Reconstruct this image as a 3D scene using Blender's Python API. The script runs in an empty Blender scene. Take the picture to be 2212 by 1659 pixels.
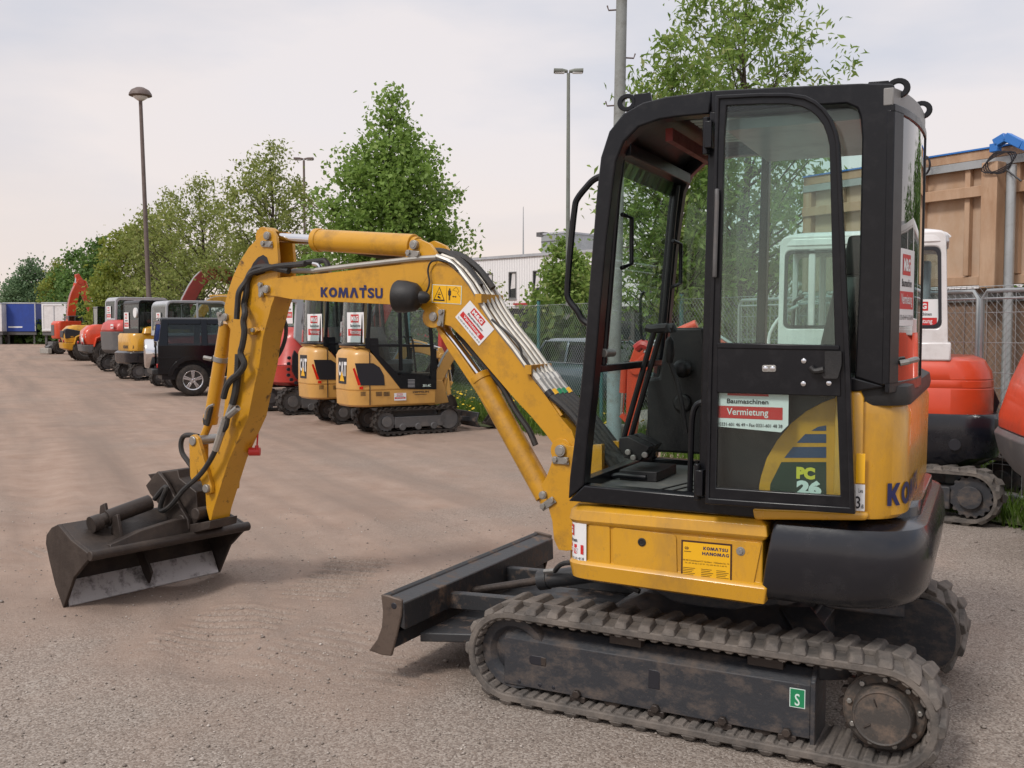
import bpy, math, random
import numpy as np
from mathutils import Vector, Matrix
R = math.radians
C = bpy.context.scene.collection
random.seed(7); rng = np.random.default_rng(11)

# ---------------------------------------------------------------- camera model (used to measure the place)
F, CX, CY, HOR, EYE = 2170., 1106., 829.5, 710., 1.65
PITCH = math.atan((CY-HOR)/F)
def ray(px, py):
    a = (px-CX)/F; b = -(py-CY)/F; c, s = math.cos(PITCH), math.sin(PITCH)
    return (a, c+b*s, b*c-s)
def gnd(px, py, z=0.):
    r = ray(px, py); t = (z-EYE)/r[2]; return (r[0]*t, r[1]*t)
class Fr:
    """a standing frame: origin on the ground, x forward at yaw a, y left, z up"""
    def __init__(s, x, y, a):
        s.o = (x, y); s.a = R(a); s.f = (math.cos(s.a), math.sin(s.a)); s.l = (-math.sin(s.a), math.cos(s.a))
    def p(s, px, py, y):
        r = ray(px, py)
        t = (y+s.o[0]*s.l[0]+s.o[1]*s.l[1])/(r[0]*s.l[0]+r[1]*s.l[1])
        X, Y, Z = r[0]*t, r[1]*t, EYE+r[2]*t
        return ((X-s.o[0])*s.f[0]+(Y-s.o[1])*s.f[1], Z)
    def pts(s, y, *pp): return [s.p(a, b, y) for a, b in pp]
    def loc(s, X, Y): return ((X-s.o[0])*s.f[0]+(Y-s.o[1])*s.f[1], (X-s.o[0])*s.l[0]+(Y-s.o[1])*s.l[1])

# ---------------------------------------------------------------- materials
def nt(name):
    m = bpy.data.materials.new(name); m.use_nodes = True
    n = m.node_tree; b = n.nodes['Principled BSDF']; return m, n, b
def N(n, t, **kw):
    x = n.nodes.new(t)
    for k, v in kw.items():
        if k in x.inputs: x.inputs[k].default_value = v
        else: setattr(x, k, v)
    return x
def noise(n, scale, detail=4, rough=.6, vec=None):
    x = N(n, 'ShaderNodeTexNoise', Scale=scale, Detail=detail, Roughness=rough)
    if vec: n.links.new(vec, x.inputs['Vector'])
    return x
def ramp(n, src, a, b):
    x = N(n, 'ShaderNodeMapRange'); x.inputs[1].default_value = a; x.inputs[2].default_value = b
    n.links.new(src, x.inputs[0]); return x.outputs[0]
def mix(n, f, a, b):
    x = n.nodes.new('ShaderNodeMix'); x.data_type = 'RGBA'
    for i, v in ((0, f), (6, a), (7, b)):
        if hasattr(v, 'links'): n.links.new(v, x.inputs[i])
        else: x.inputs[i].default_value = v if not isinstance(v, tuple) else (*v[:3], 1)
    return x.outputs[2]
def mat(name, col, rough=.5, metal=0, dirt=None, amt=.5, dscale=6, lo=.5, hi=.72, bump=0, bscale=40, coat=0, var=.12, streak=1, spec=.5):
    m, n, b = nt(name); tc = N(n, 'ShaderNodeTexCoord')
    vec = tc.outputs['Object']
    nz = noise(n, 2.3, 3, .6, vec)
    dk = tuple(c*(1-var) for c in col)
    c = mix(n, ramp(n, nz.outputs['Fac'], .3, .7), tuple(min(1, k*(1+var*.5)) for k in col), dk)
    rgh = None
    if dirt:
        mp = N(n, 'ShaderNodeMapping'); mp.inputs['Scale'].default_value = (1, 1, streak); n.links.new(vec, mp.inputs[0])
        d = noise(n, dscale, 9, .72, mp.outputs[0])
        f = ramp(n, d.outputs['Fac'], lo, hi)
        mu = N(n, 'ShaderNodeMath', operation='MULTIPLY'); n.links.new(f, mu.inputs[0]); mu.inputs[1].default_value = amt
        c = mix(n, mu.outputs[0], c, dirt)
        sp_ = noise(n, dscale*6.5, 5, .75, mp.outputs[0]); m2 = N(n, 'ShaderNodeMath', operation='MULTIPLY'); n.links.new(ramp(n, sp_.outputs['Fac'], .60, .70), m2.inputs[0]); m2.inputs[1].default_value = amt*.55
        c = mix(n, m2.outputs[0], c, dirt)
        rr = N(n, 'ShaderNodeMapRange'); n.links.new(mu.outputs[0], rr.inputs[0]); rr.inputs[3].default_value = rough; rr.inputs[4].default_value = min(1, rough+.4)
        n.links.new(rr.outputs[0], b.inputs['Roughness'])
    else: b.inputs['Roughness'].default_value = rough
    n.links.new(c, b.inputs['Base Color'])
    b.inputs['Metallic'].default_value = metal; b.inputs['Coat Weight'].default_value = coat; b.inputs['Coat Roughness'].default_value = .12
    b.inputs['Specular IOR Level'].default_value = spec
    if bump:
        bn = noise(n, bscale, 6, .65, vec); bp = N(n, 'ShaderNodeBump', Strength=bump, Distance=.01)
        n.links.new(bn.outputs['Fac'], bp.inputs['Height']); n.links.new(bp.outputs[0], b.inputs['Normal'])
    return m
def glass(name, tint=(.72, .86, .82), refl=1.0, rough=.0):
    m, n, b = nt(name); n.nodes.remove(b); o = n.nodes['Material Output']
    t = N(n, 'ShaderNodeBsdfTransparent'); t.inputs[0].default_value = (*tint, 1)
    g = N(n, 'ShaderNodeBsdfGlossy', Roughness=rough); g.inputs[0].default_value = (1, 1, 1, 1)
    lw = N(n, 'ShaderNodeLayerWeight', Blend=.5); pw = N(n, 'ShaderNodeMath', operation='POWER'); pw.inputs[1].default_value = 4.6; n.links.new(lw.outputs['Facing'], pw.inputs[0])
    mu = N(n, 'ShaderNodeMath', operation='MULTIPLY_ADD'); mu.inputs[1].default_value = .9*refl; mu.inputs[2].default_value = .035*refl; n.links.new(pw.outputs[0], mu.inputs[0])
    s = N(n, 'ShaderNodeMixShader'); n.links.new(mu.outputs[0], s.inputs[0]); n.links.new(t.outputs[0], s.inputs[1]); n.links.new(g.outputs[0], s.inputs[2])
    df = N(n, 'ShaderNodeBsdfDiffuse'); df.inputs[0].default_value = (.45, .42, .38, 1); tc = N(n, 'ShaderNodeTexCoord'); dn = noise(n, 5, 6, .7, tc.outputs['Object']); mr = N(n, 'ShaderNodeMapRange'); n.links.new(dn.outputs['Fac'], mr.inputs[0]); mr.inputs[1].default_value = .4; mr.inputs[2].default_value = .75; mr.inputs[3].default_value = .008; mr.inputs[4].default_value = .03
    s2 = N(n, 'ShaderNodeMixShader'); n.links.new(mr.outputs[0], s2.inputs[0]); n.links.new(s.outputs[0], s2.inputs[1]); n.links.new(df.outputs[0], s2.inputs[2])
    n.links.new(s2.outputs[0], o.inputs[0]); return m
def leafmat(name, a, b_, c_=None, trans=.35):
    m, n, b = nt(name); o = n.nodes['Material Output']
    g = N(n, 'ShaderNodeNewGeometry'); cr = N(n, 'ShaderNodeValToRGB'); n.links.new(g.outputs['Random Per Island'], cr.inputs[0])
    cr.color_ramp.elements[0].color = (*a, 1); cr.color_ramp.elements[1].color = (*b_, 1)
    if c_: e = cr.color_ramp.elements.new(.85); e.color = (*b_, 1); cr.color_ramp.elements[2].color = (*c_, 1)
    n.links.new(cr.outputs[0], b.inputs['Base Color']); b.inputs['Roughness'].default_value = .55; b.inputs['Specular IOR Level'].default_value = .35
    t = N(n, 'ShaderNodeBsdfTranslucent'); n.links.new(cr.outputs[0], t.inputs[0])
    s = N(n, 'ShaderNodeMixShader'); s.inputs[0].default_value = trans
    n.links.new(b.outputs[0], s.inputs[1]); n.links.new(t.outputs[0], s.inputs[2]); n.links.new(s.outputs[0], o.inputs[0]); return m

BROWN = (.10, .06, .035); DUST = (.26, .20, .155); BLK = (.012, .011, .010)
M = dict(
 yellow=mat('yellow paint', (.57, .282, .014), .36, dirt=(.15, .08, .025), amt=.75, dscale=5.5, lo=.49, hi=.74, coat=.2, var=.12),
 yarm=mat('worn yellow paint', (.54, .265, .014), .38, dirt=(.06, .030, .012), amt=.9, dscale=13, lo=.57, hi=.68, coat=.25, var=.12),
 yshiny=mat('clean yellow paint', (.61, .31, .018), .26, coat=.5, var=.08, dirt=(.20, .115, .045), amt=.6, dscale=4, lo=.47, hi=.76, streak=.5),
 black=mat('black cab paint', (.006, .0065, .009), .30, dirt=(.035, .033, .035), amt=.4, dscale=14, lo=.5, hi=.8, coat=.12, spec=.28),
 plastic=mat('black plastic', (.009, .009, .010), .5, bump=.15, bscale=150, dirt=(.07, .06, .055), amt=.4, dscale=5, lo=.5, hi=.75),
 cw=mat('counterweight paint', (.007, .008, .013), .24, coat=.35, bump=.05, bscale=60, dirt=(.05, .048, .05), amt=.4, dscale=3.5, lo=.5, hi=.8),
 rubber=mat('dusty rubber', (.088, .080, .074), .85, dirt=(.20, .172, .15), amt=.8, dscale=7, lo=.38, hi=.62, bump=.35, bscale=70, spec=.25),
 rubberd=mat('dark rubber', (.030, .026, .024), .8, dirt=(.09, .072, .06), amt=.7, dscale=8, lo=.45, hi=.7, bump=.25, bscale=60, spec=.25),
 frame=mat('scraped dark frame paint', (.030, .032, .038), .5, dirt=(.125, .095, .076), amt=.9, dscale=7, lo=.47, hi=.70, bump=.2, bscale=45, streak=1.6),
 steel=mat('brown worn steel', (.040, .031, .027), .45, metal=.35, dirt=(.10, .075, .06), amt=.7, dscale=5, lo=.45, hi=.7, bump=.25, bscale=50),
 bladem=mat('worn blade paint', (.028, .029, .032), .45, dirt=(.15, .10, .07), amt=.9, dscale=8, lo=.53, hi=.66, bump=.2, bscale=40),
 hub=mat('dusty hub', (.055, .048, .043), .6, dirt=(.15, .11, .085), amt=.9, dscale=16, lo=.45, hi=.62, bump=.2),
 headm=mat('rear header with painted sheen', (.22, .215, .21), .4),  # pale reflection on the header is put into its base colour
 bladee=mat('bare brown blade steel', (.115, .085, .068), .5, metal=.3, dirt=(.05, .035, .028), amt=.7, dscale=12, lo=.5, hi=.65, bump=.2),
 polish=mat('polished scraped steel', (.46, .43, .42), .42, metal=.25, dirt=(.08, .07, .07), amt=.9, dscale=6, lo=.52, hi=.66, bump=.15),
 chrome=mat('chrome rod', (.72, .72, .74), .12, metal=1, var=.02),
 pipe=mat('zinc pipe', (.44, .42, .38), .42, metal=.8, dirt=(.2, .17, .13), amt=.5, dscale=9),
 zinc=mat('dull zinc', (.36, .35, .33), .42, metal=.7, dirt=(.1, .08, .06), amt=.6, dscale=14),
 hose=mat('hydraulic hose', (.022, .021, .021), .6, bump=.2, bscale=120, dirt=(.09, .075, .06), amt=.6, dscale=12),
 white=mat('white sticker', (.74, .74, .75), .4, var=.03), red=mat('sticker red', (.55, .022, .022), .4, var=.05),
 ink=mat('dark ink', (.014, .014, .02), .5, var=0), blue=mat('logo blue', (.012, .016, .085), .4, var=0),
 decaly=mat('warning label yellow', (.80, .43, .01), .4, var=.02), brownink=mat('brown ink', (.045, .014, .008), .5, var=0),
 green=mat('green label', (.012, .22, .09), .4, var=.1), reflect=mat('yellow reflector', (.95, .50, .01), .18, var=.02, coat=1), redlens=mat('red lens', (.72, .02, .008), .2, coat=.6),
 decalg=mat('dark green decal', (.010, .035, .022), .35), decalb=mat('blue decal', (.02, .05, .12), .35), lime=mat('yellow green ink', (.62, .58, .05), .4, var=0), pale=mat('pale ink', (.62, .74, .70), .4, var=0),
 floor=mat('rubber floor mat', (.10, .105, .10), .6, dirt=(.2, .18, .15), amt=.7, dscale=8, bump=.2),
 redp=mat('red plastic', (.55, .03, .025), .4), orange=mat('orange red paint', (.62, .060, .018), .34, coat=.35, dirt=(.25, .06, .03), amt=.5, dscale=3),
 redm=mat('red machine paint', (.50, .045, .035), .4, coat=.2, dirt=(.2, .06, .05), amt=.5, dscale=3), dred=mat('dull dark red paint', (.25, .035, .03), .5, dirt=(.1, .05, .04), amt=.6),
 cat=mat('ochre machine paint', (.60, .325, .085), .38, coat=.25, dirt=(.3, .17, .07), amt=.4, dscale=3), grey=mat('light grey paint', (.42, .43, .46), .35, coat=.2, dirt=(.25, .24, .24), amt=.4),
 dgrey=mat('dark grey casting', (.10, .098, .10), .5, dirt=(.2, .17, .15), amt=.6, bump=.15), cabw=mat('white cab paint', (.70, .68, .68), .35, coat=.3, dirt=(.4, .36, .33), amt=.4),
 carblk=mat('black car paint', (.003, .0035, .006), .12, coat=.15, var=.05, spec=.35), cargrn=mat('dark green car paint', (.085, .135, .15), .22, metal=.4, coat=.8), silver=mat('silver alloy', (.60, .60, .62), .25, metal=.9),
 tail=mat('tail lamp red', (.45, .01, .01), .2, coat=1), lamp=mat('clear lamp', (.75, .75, .75), .1, coat=1),
 glass=glass('cab glass', (.90, .965, .945), .75), glassd=glass('dark rear glass', (.07, .09, .085), 1.5), glassc=glass('clear window glass', (.82, .87, .87), .7), glasst=glass('tinted car glass', (.55, .62, .62), .8),
 concrete=mat('concrete', (.33, .31, .28), .9, dirt=(.16, .14, .12), amt=.7, bump=.4, bscale=30), polem=mat('weathered grey pole', (.25, .265, .255), .7, dirt=(.13, .12, .10), amt=.8, dscale=4, bump=.2),
 polet=mat('pale green grey pole paint', (.27, .35, .36), .6, dirt=(.16, .12, .09), amt=.8, dscale=5), teal=mat('teal post paint', (.055, .20, .20), .45, dirt=(.12, .12, .1), amt=.4),
 galv=mat('galvanised steel', (.42, .44, .45), .42, metal=.6, dirt=(.25, .25, .24), amt=.5, dscale=10), lampg=mat('grey green lamp pole', (.20, .215, .19), .5, dirt=(.12, .1, .08), amt=.5), lampb=mat('brown grey lamp pole', (.14, .105, .095), .6, dirt=(.08, .05, .04), amt=.6),
 wood=mat('raw pine', (.47, .315, .21), .75, dirt=(.34, .19, .105), amt=.8, dscale=2.2, lo=.42, hi=.62, bump=.15, bscale=20, streak=.25), ply=mat('plywood sheet', (.50, .365, .265), .7, dirt=(.42, .26, .155), amt=.8, dscale=1.6, lo=.4, hi=.62, streak=.4), bluep=mat('blue painted steel', (.03, .17, .52), .4),
 tarp=mat('blue tarpaulin', (.018, .055, .30), .5, dirt=(.03, .05, .2), amt=.6, dscale=1), clad=None, bark=mat('bark', (.075, .055, .04), .9, dirt=(.03, .022, .018), amt=.8, bump=.6, bscale=25), brick=mat('brown reed screen', (.21, .135, .095), .9, dirt=(.12, .075, .05), amt=.8, dscale=5, bump=.3, streak=.3),
 dwin=mat('dark window', (.03, .035, .04), .1, coat=.6), shopr=mat('shop sign red', (.42, .03, .035), .5),
 rim=mat('dirty yellow rim', (.5, .3, .05), .5))
def cladding():
    m, n, b = nt('ribbed white cladding'); tc = N(n, 'ShaderNodeTexCoord')
    w = N(n, 'ShaderNodeTexWave', Scale=1.6); w.bands_direction = 'X'; n.links.new(tc.outputs['Object'], w.inputs['Vector'])
    n.links.new(mix(n, ramp(n, w.outputs['Fac'], .0, .25), (.60, .59, .60), (.80, .785, .79)), b.inputs['Base Color'])
    bp = N(n, 'ShaderNodeBump', Strength=.5, Distance=.03); n.links.new(w.outputs['Fac'], bp.inputs['Height']); n.links.new(bp.outputs[0], b.inputs['Normal'])
    b.inputs['Roughness'].default_value = .5; return m
M['clad'] = cladding()

# ---------------------------------------------------------------- mesh builder
XZ = lambda a, b, d: (a, d, b)          # outline in x-z, extruded along y
XY = lambda a, b, d: (a, b, d)          # outline in x-y, extruded along z
YZ = lambda a, b, d: (d, a, b)          # outline in y-z, extruded along x
_tx = {}
def textmesh(s, bold):
    k = (s, bold)
    if k not in _tx:
        cu = bpy.data.curves.new('text', 'FONT'); cu.body = s; cu.size = 1; cu.offset = bold; cu.resolution_u = 3
        o = bpy.data.objects.new('text', cu); me = bpy.data.meshes.new_from_object(o)
        v = np.array([p.co[:2] for p in me.vertices]) if len(me.vertices) else np.zeros((1, 2)); f = [tuple(p.vertices) for p in me.polygons]
        bpy.data.objects.remove(o); bpy.data.curves.remove(cu); bpy.data.meshes.remove(me)
        mn, mx = v.min(0), v.max(0); _tx[k] = ((v-mn)/np.maximum(mx-mn, 1e-6), f)
    return _tx[k]
class MB:
    def __init__(s): s.v = []; s.f = []; s.m = []; s.ms = []
    def mi(s, m):
        m = M[m] if isinstance(m, str) else m
        if m not in s.ms: s.ms.append(m)
        return s.ms.index(m)
    def add(s, v, f, m):
        o = len(s.v); i = s.mi(m); s.v += [tuple(p) for p in v]; s.f += [tuple(k+o for k in q) for q in f]; s.m += [i]*len(f); return s
    def box(s, c, d, m, rot=None):
        x, y, z = (k/2 for k in d)
        v = [Vector((a, b, e)) for a in (-x, x) for b in (-y, y) for e in (-z, z)]
        if rot: 
            mt = Matrix.Rotation(rot[1], 3, rot[0]); v = [mt @ p for p in v]
        v = [p+Vector(c) for p in v]
        return s.add(v, [(0, 1, 3, 2), (4, 6, 7, 5), (0, 4, 5, 1), (2, 3, 7, 6), (0, 2, 6, 4), (1, 5, 7, 3)], m)
    def b2(s, lo, hi, m): return s.box([(a+b)/2 for a, b in zip(lo, hi)], [abs(b-a) for a, b in zip(lo, hi)], m)
    def beam(s, p0, p1, w, h, m, up=(0, 0, 1)):
        p0, p1 = Vector(p0), Vector(p1); d = (p1-p0).normalized(); a = d.cross(Vector(up))
        if a.length < 1e-4: a = d.cross(Vector((1, 0, 0)))
        a.normalize(); b = a.cross(d); v = []
        for p in (p0, p1):
            for i, j in ((-1, -1), (1, -1), (1, 1), (-1, 1)): v.append(p+a*i*w/2+b*j*h/2)
        return s.add(v, [(3, 2, 1, 0), (4, 5, 6, 7)]+[(i, (i+1) % 4, 4+(i+1) % 4, 4+i) for i in range(4)], m)
    def prism(s, pts, d0, d1, m, mp=XZ):
        n = len(pts); v = [mp(a, b, d0) for a, b in pts]+[mp(a, b, d1) for a, b in pts]
        return s.add(v, [tuple(range(n))[::-1], tuple(range(n, 2*n))]+[(i, (i+1) % n, n+(i+1) % n, n+i) for i in range(n)], m)
    def strip(s, A, B, d0, d1, m, mp=XZ, closed=False):
        """solid band between two polylines A and B of the same length"""
        n = len(A); v = []
        for d in (d0, d1):
            for a, b in zip(A, B): v += [mp(*a, d), mp(*b, d)]
        f = []; o = 2*n
        for i in range(n if closed else n-1):
            j = (i+1) % n
            f += [(2*i, 2*j, 2*j+1, 2*i+1), (o+2*i, o+2*i+1, o+2*j+1, o+2*j), (2*i, o+2*i, o+2*j, 2*j), (2*i+1, 2*j+1, o+2*j+1, o+2*i+1)]
        if not closed: f += [(0, 1, o+1, o), (2*n-2, o+2*n-2, o+2*n-1, 2*n-1)]
        return s.add(v, f, m)
    def loft(s, rings, m, cap=True, closed=True):
        n = len(rings[0]); v = [p for r in rings for p in r]; f = []
        for k in range(len(rings)-1):
            for i in range(n if closed else n-1):
                j = (i+1) % n; f.append((k*n+i, k*n+j, (k+1)*n+j, (k+1)*n+i))
        if cap and closed: f += [tuple(range(n))[::-1], tuple(range((len(rings)-1)*n, len(rings)*n))]
        return s.add(v, f, m)
    def tube(s, path, r, m, n=8, smooth=0):
        P = [Vector(p) for p in path]
        if smooth and len(P) > 2:
            Q = []
            for i in range(len(P)-1):
                a, b, c, d = P[max(i-1, 0)], P[i], P[i+1], P[min(i+2, len(P)-1)]
                for k in range(smooth):
                    t = k/smooth; Q.append(.5*((2*b)+(c-a)*t+(2*a-5*b+4*c-d)*t*t+(3*b-a-3*c+d)*t**3))
            P = Q+[P[-1]]
        rs = r if isinstance(r, (list, tuple)) else [r]*len(P)
        if len(rs) != len(P): rs = [rs[0]+(rs[-1]-rs[0])*i/(len(P)-1) for i in range(len(P))]
        T = [(P[min(i+1, len(P)-1)]-P[max(i-1, 0)]).normalized() for i in range(len(P))]
        a = T[0].cross(Vector((0, 0, 1)))
        if a.length < .05: a = T[0].cross(Vector((0, 1, 0)))
        a.normalize(); rings = []
        for p, t, q in zip(P, T, rs):
            a = (a-t*a.dot(t)); a.normalize(); b = t.cross(a)
            rings.append([p+(a*math.cos(2*math.pi*k/n)+b*math.sin(2*math.pi*k/n))*q for k in range(n)])
        return s.loft(rings, m)
    def cyl(s, p0, p1, r, m, r1=None, n=20): return s.tube([p0, p1], [r, r if r1 is None else r1], m, n)
    def lathe(s, c, ax, prof, m, n=24):
        """prof: (distance along ax, radius)"""
        ax = Vector(ax).normalized(); a = ax.cross(Vector((0, 0, 1)))
        if a.length < .05: a = Vector((1, 0, 0))
        a.normalize(); b = ax.cross(a); c = Vector(c)
        return s.loft([[c+ax*h+(a*math.cos(2*math.pi*k/n)+b*math.sin(2*math.pi*k/n))*max(q, 1e-4) for k in range(n)] for h, q in prof], m)
    def text(s, t, mp, u0, v0, u1, v1, m, n=.002, bold=.02):
        """text filling the box u0..u1 x v0..v1 of a surface mp(u, v, height)"""
        v, f = textmesh(t, bold); return s.add([mp(u0+(u1-u0)*a, v0+(v1-v0)*b, n) for a, b in v], f, m)
    def rect(s, mp, u0, v0, u1, v1, m, n=.001, k=1):
        v = []; f = []
        for i in range(k+1):
            u = u0+(u1-u0)*i/k; v += [mp(u, v0, n), mp(u, v1, n)]
            if i: f.append((2*i-2, 2*i, 2*i+1, 2*i-1))
        return s.add(v, f, m)
    def poly(s, mp, pts, m, n=.001): return s.add([mp(a, b, n) for a, b in pts], [tuple(range(len(pts)))], m)
    def cut(s): s.cuts = getattr(s, 'cuts', [])+[(len(s.v), len(s.f))]; return s
    def pieces(s):
        nv = len(s.v); cuts = [c for c in getattr(s, 'cuts', []) if c[0] < nv]
        par = list(range(nv))
        def find(a):
            while par[a] != a: par[a] = par[par[a]]; a = par[a]
            return a
        for f in s.f:
            r = find(f[0])
            for k in f[1:]: par[find(k)] = r
        rt = np.array([find(i) for i in range(nv)]); uq, isl = np.unique(rt, return_inverse=True); k = len(uq)
        if k == 1 or k > 800: return None
        P = np.array(s.v); lo = np.full((k, 3), 1e9); hi = -lo; np.minimum.at(lo, isl, P); np.maximum.at(hi, isl, P)
        if cuts: grp = np.searchsorted(np.array([c[0] for c in cuts]), uq, side='right')
        else:
            size = (hi-lo).max(1); gap = np.maximum(0, np.maximum(lo[:, None]-hi[None], lo[None]-hi[:, None])); near = np.sqrt((gap**2).sum(2)) <= np.maximum(.019, .49*np.maximum(size[:, None], size[None]))
            grp = np.arange(k)
            while True:
                g2 = np.where(near, grp[None, :], k+1).min(1)
                if (g2 == grp).all(): break
                grp = g2
        gs = np.unique(grp)
        if len(gs) < 2: return None
        fg = grp[isl[np.array([f[0] for f in s.f])]]; out = []
        for g in gs:
            m = MB(); ids = np.nonzero(grp[isl] == g)[0]; mp = {int(a): i for i, a in enumerate(ids)}; m.v = [s.v[a] for a in ids]
            for f, mi, q in zip(s.f, s.m, fg):
                if q == g: m.f.append(tuple(mp[a] for a in f)); M_ = s.ms[mi]; m.m.append(m.mi(M_))
            out.append(m)
        return out
    def build(s, name, parent=None, bev=0, loc=None, rz=0, ang=38, seg=2):
        if parent is not None:
            ps = s.pieces()
            if ps: return [p._build(name, parent, bev, loc, rz, ang, seg) for p in ps][0]
        return s._build(name, parent, bev, loc, rz, ang, seg)
    def _build(s, name, parent=None, bev=0, loc=None, rz=0, ang=38, seg=2):
        me = bpy.data.meshes.new(name); me.from_pydata([tuple(p) for p in s.v], [], s.f)
        for m in s.ms: me.materials.append(m)
        me.polygons.foreach_set('material_index', s.m); me.update()
        me.shade_smooth(); me.set_sharp_from_angle(angle=R(ang))
        o = bpy.data.objects.new(name, me); C.objects.link(o); o.parent = parent
        if loc: o.location = loc
        if rz: o.rotation_euler = (0, 0, rz)
        if bev:
            b = o.modifiers.new('bevel', 'BEVEL'); b.width = bev; b.segments = seg; b.limit_method = 'ANGLE'; b.angle_limit = R(38); b.harden_normals = False
        return o
_G = dict(K=[(0,0),(0,1),(.30,1),(.30,.64),(.64,1),(1,1),(.56,.53),(1,0),(.64,0),(.30,.42),(.30,0)],
 M=[(0,0),(.10,1),(.34,1),(.5,.48),(.66,1),(.90,1),(1,0),(.77,0),(.72,.60),(.57,0),(.43,0),(.28,.60),(.23,0)],
 A=[(0,0),(.34,1),(.66,1),(1,0),(.72,0),(.5,.68),(.28,0)], T=[(0,.77),(0,1),(1,1),(1,.77),(.65,.77),(.65,0),(.35,0),(.35,.77)],
 H=[(0,0),(0,1),(.28,1),(.28,.6),(.72,.6),(.72,1),(1,1),(1,0),(.72,0),(.72,.38),(.28,.38),(.28,0)], N=[(0,0),(0,1),(.28,1),(.73,.42),(.73,1),(1,1),(1,0),(.72,0),(.27,.58),(.27,0)],
 U=[(0,1),(0,.34),(.06,.12),(.22,0),(.78,0),(.94,.12),(1,.34),(1,1),(.73,1),(.73,.34),(.66,.22),(.34,.22),(.27,.34),(.27,1)])
def logo(mb, word, mp, u0, v0, u1, v1, m, n=.002):
    """heavy block lettering filling a box"""
    wd = dict(K=1., O=1.12, M=1.4, A=1.18, T=.95, S=.85, U=.95, C=1.0, H=1.05, N=1.1, G=1.05); tot = sum(wd[c] for c in word)+.12*(len(word)-1); u = u0; k = (u1-u0)/tot
    for c in word:
        w = wd[c]*k; f = lambda a, b: mp(u+a*w, v0+b*(v1-v0), n)
        if c in _G: mb.add([f(a, b) for a, b in _G[c]], [tuple(range(len(_G[c])))], m)
        elif c == 'O':
            N_ = 20; v = []
            for i in range(N_):
                t = 2*math.pi*i/N_; v += [f(.5+.5*math.cos(t), .5+.5*math.sin(t)), f(.5+.22*math.cos(t), .5+.27*math.sin(t))]
            mb.add(v, [(2*i, 2*((i+1) % N_), 2*((i+1) % N_)+1, 2*i+1) for i in range(N_)], m)
        else: mb.text(c, mp, u, v0, u+w, v1, m, n, .035)
        u += w+.12*k
def rounded(pts, r, n=5):
    """round the corners of a closed outline; r one radius or one per corner"""
    out = []; k = len(pts); rs = r if isinstance(r, (list, tuple)) else [r]*k
    for i in range(k):
        p = Vector(pts[i]); a = Vector(pts[i-1])-p; b = Vector(pts[(i+1) % k])-p
        q = min(rs[i], a.length*.48, b.length*.48)
        if q < 1e-4: out.append(tuple(p)); continue
        A, B = p+a.normalized()*q, p+b.normalized()*q
        for j in range(n+1):
            t = j/n; out.append(tuple(A*(1-t)**2+p*2*t*(1-t)+B*t*t))
    return out
def catmull(pts, n=4):
    P = [Vector(p) for p in pts]; Q = []
    for i in range(len(P)-1):
        a, b, c, d = P[max(i-1, 0)], P[i], P[i+1], P[min(i+2, len(P)-1)]
        for k in range(n):
            t = k/n; Q.append(tuple(.5*((2*b)+(c-a)*t+(2*a-5*b+4*c-d)*t*t+(3*b-a-3*c+d)*t**3)))
    return Q+[tuple(P[-1])]
def tag(o, label, cat, group=None, kind=None):
    if label: o['label'] = label
    if cat: o['category'] = cat
    if group: o['group'] = group
    if kind: o['kind'] = kind
    return o
def thing(name, label, cat, loc=(0, 0, 0), rz=0, group=None):
    o = bpy.data.objects.new(name, None); C.objects.link(o); o.location = loc; o.rotation_euler = (0, 0, rz); o.empty_display_size = .2
    return tag(o, label, cat, group)
def struct(o): o['kind'] = 'structure'; return o
def sticker(mb, mp, w, h, small=True, tel=True):
    """white rental sticker: red square, red band; mp(u, v, n)"""
    mb.rect(mp, 0, 0, w, h, 'white', .001, 6)
    mb.rect(mp, .22*w, .66*h, .70*w, .93*h, 'red', .002, 4); mb.text('M&G', mp, .26*w, .71*h, .66*w, .88*h, 'white', .003, .04)
    mb.text('Baumaschinen', mp, .20*w, .51*h, .80*w, .61*h, 'ink', .002, .02)
    mb.rect(mp, .06*w, .22*h, .94*w, .45*h, 'red', .002, 4); mb.text('Vermietung', mp, .16*w, .245*h, .82*w, .42*h, 'white', .003, .012)
    if tel: mb.text('Tel. 0331-601 46 49 • Fax 0331-601 48 38', mp, .05*w, .08*h, .95*w, .145*h, 'ink', .002, .005)
    return mb
# ================================================================ camera, sky, light
cam = bpy.data.cameras.new('camera'); co = bpy.data.objects.new('camera', cam); C.objects.link(co)
cam.sensor_width = 36; cam.lens = 36*F/2212; cam.clip_start = .05; cam.clip_end = 5000
co.location = (0, 0, EYE); co.rotation_euler = (math.pi/2-PITCH, 0, 0); bpy.context.scene.camera = co
sc = bpy.context.scene
sc.view_settings.view_transform = 'Standard'; sc.view_settings.look = 'None'; sc.view_settings.exposure = -.02; sc.view_settings.gamma = 1; sc.cycles.transparent_max_bounces = 40
SUN_EL, SUN_AZ = 46, 222          # azimuth clockwise from +Y: behind the camera and a little to its left
w = bpy.data.worlds.new('World'); sc.world = w; w.use_nodes = True; n = w.node_tree; bg = n.nodes['Background']
sky = N(n, 'ShaderNodeTexSky'); sky.sky_type = 'NISHITA'; sky.sun_disc = False; sky.sun_elevation = R(SUN_EL); sky.sun_rotation = R(SUN_AZ); sky.dust_density = 3
tc = N(n, 'ShaderNodeTexCoord'); mp_ = N(n, 'ShaderNodeMapping'); mp_.inputs['Scale'].default_value = (1, 1, 3.2); n.links.new(tc.outputs['Generated'], mp_.inputs[0])
nz = noise(n, 1.7, 6, .5, mp_.outputs[0]); nz2 = noise(n, 1.1, 4, .5, mp_.outputs[0])
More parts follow.
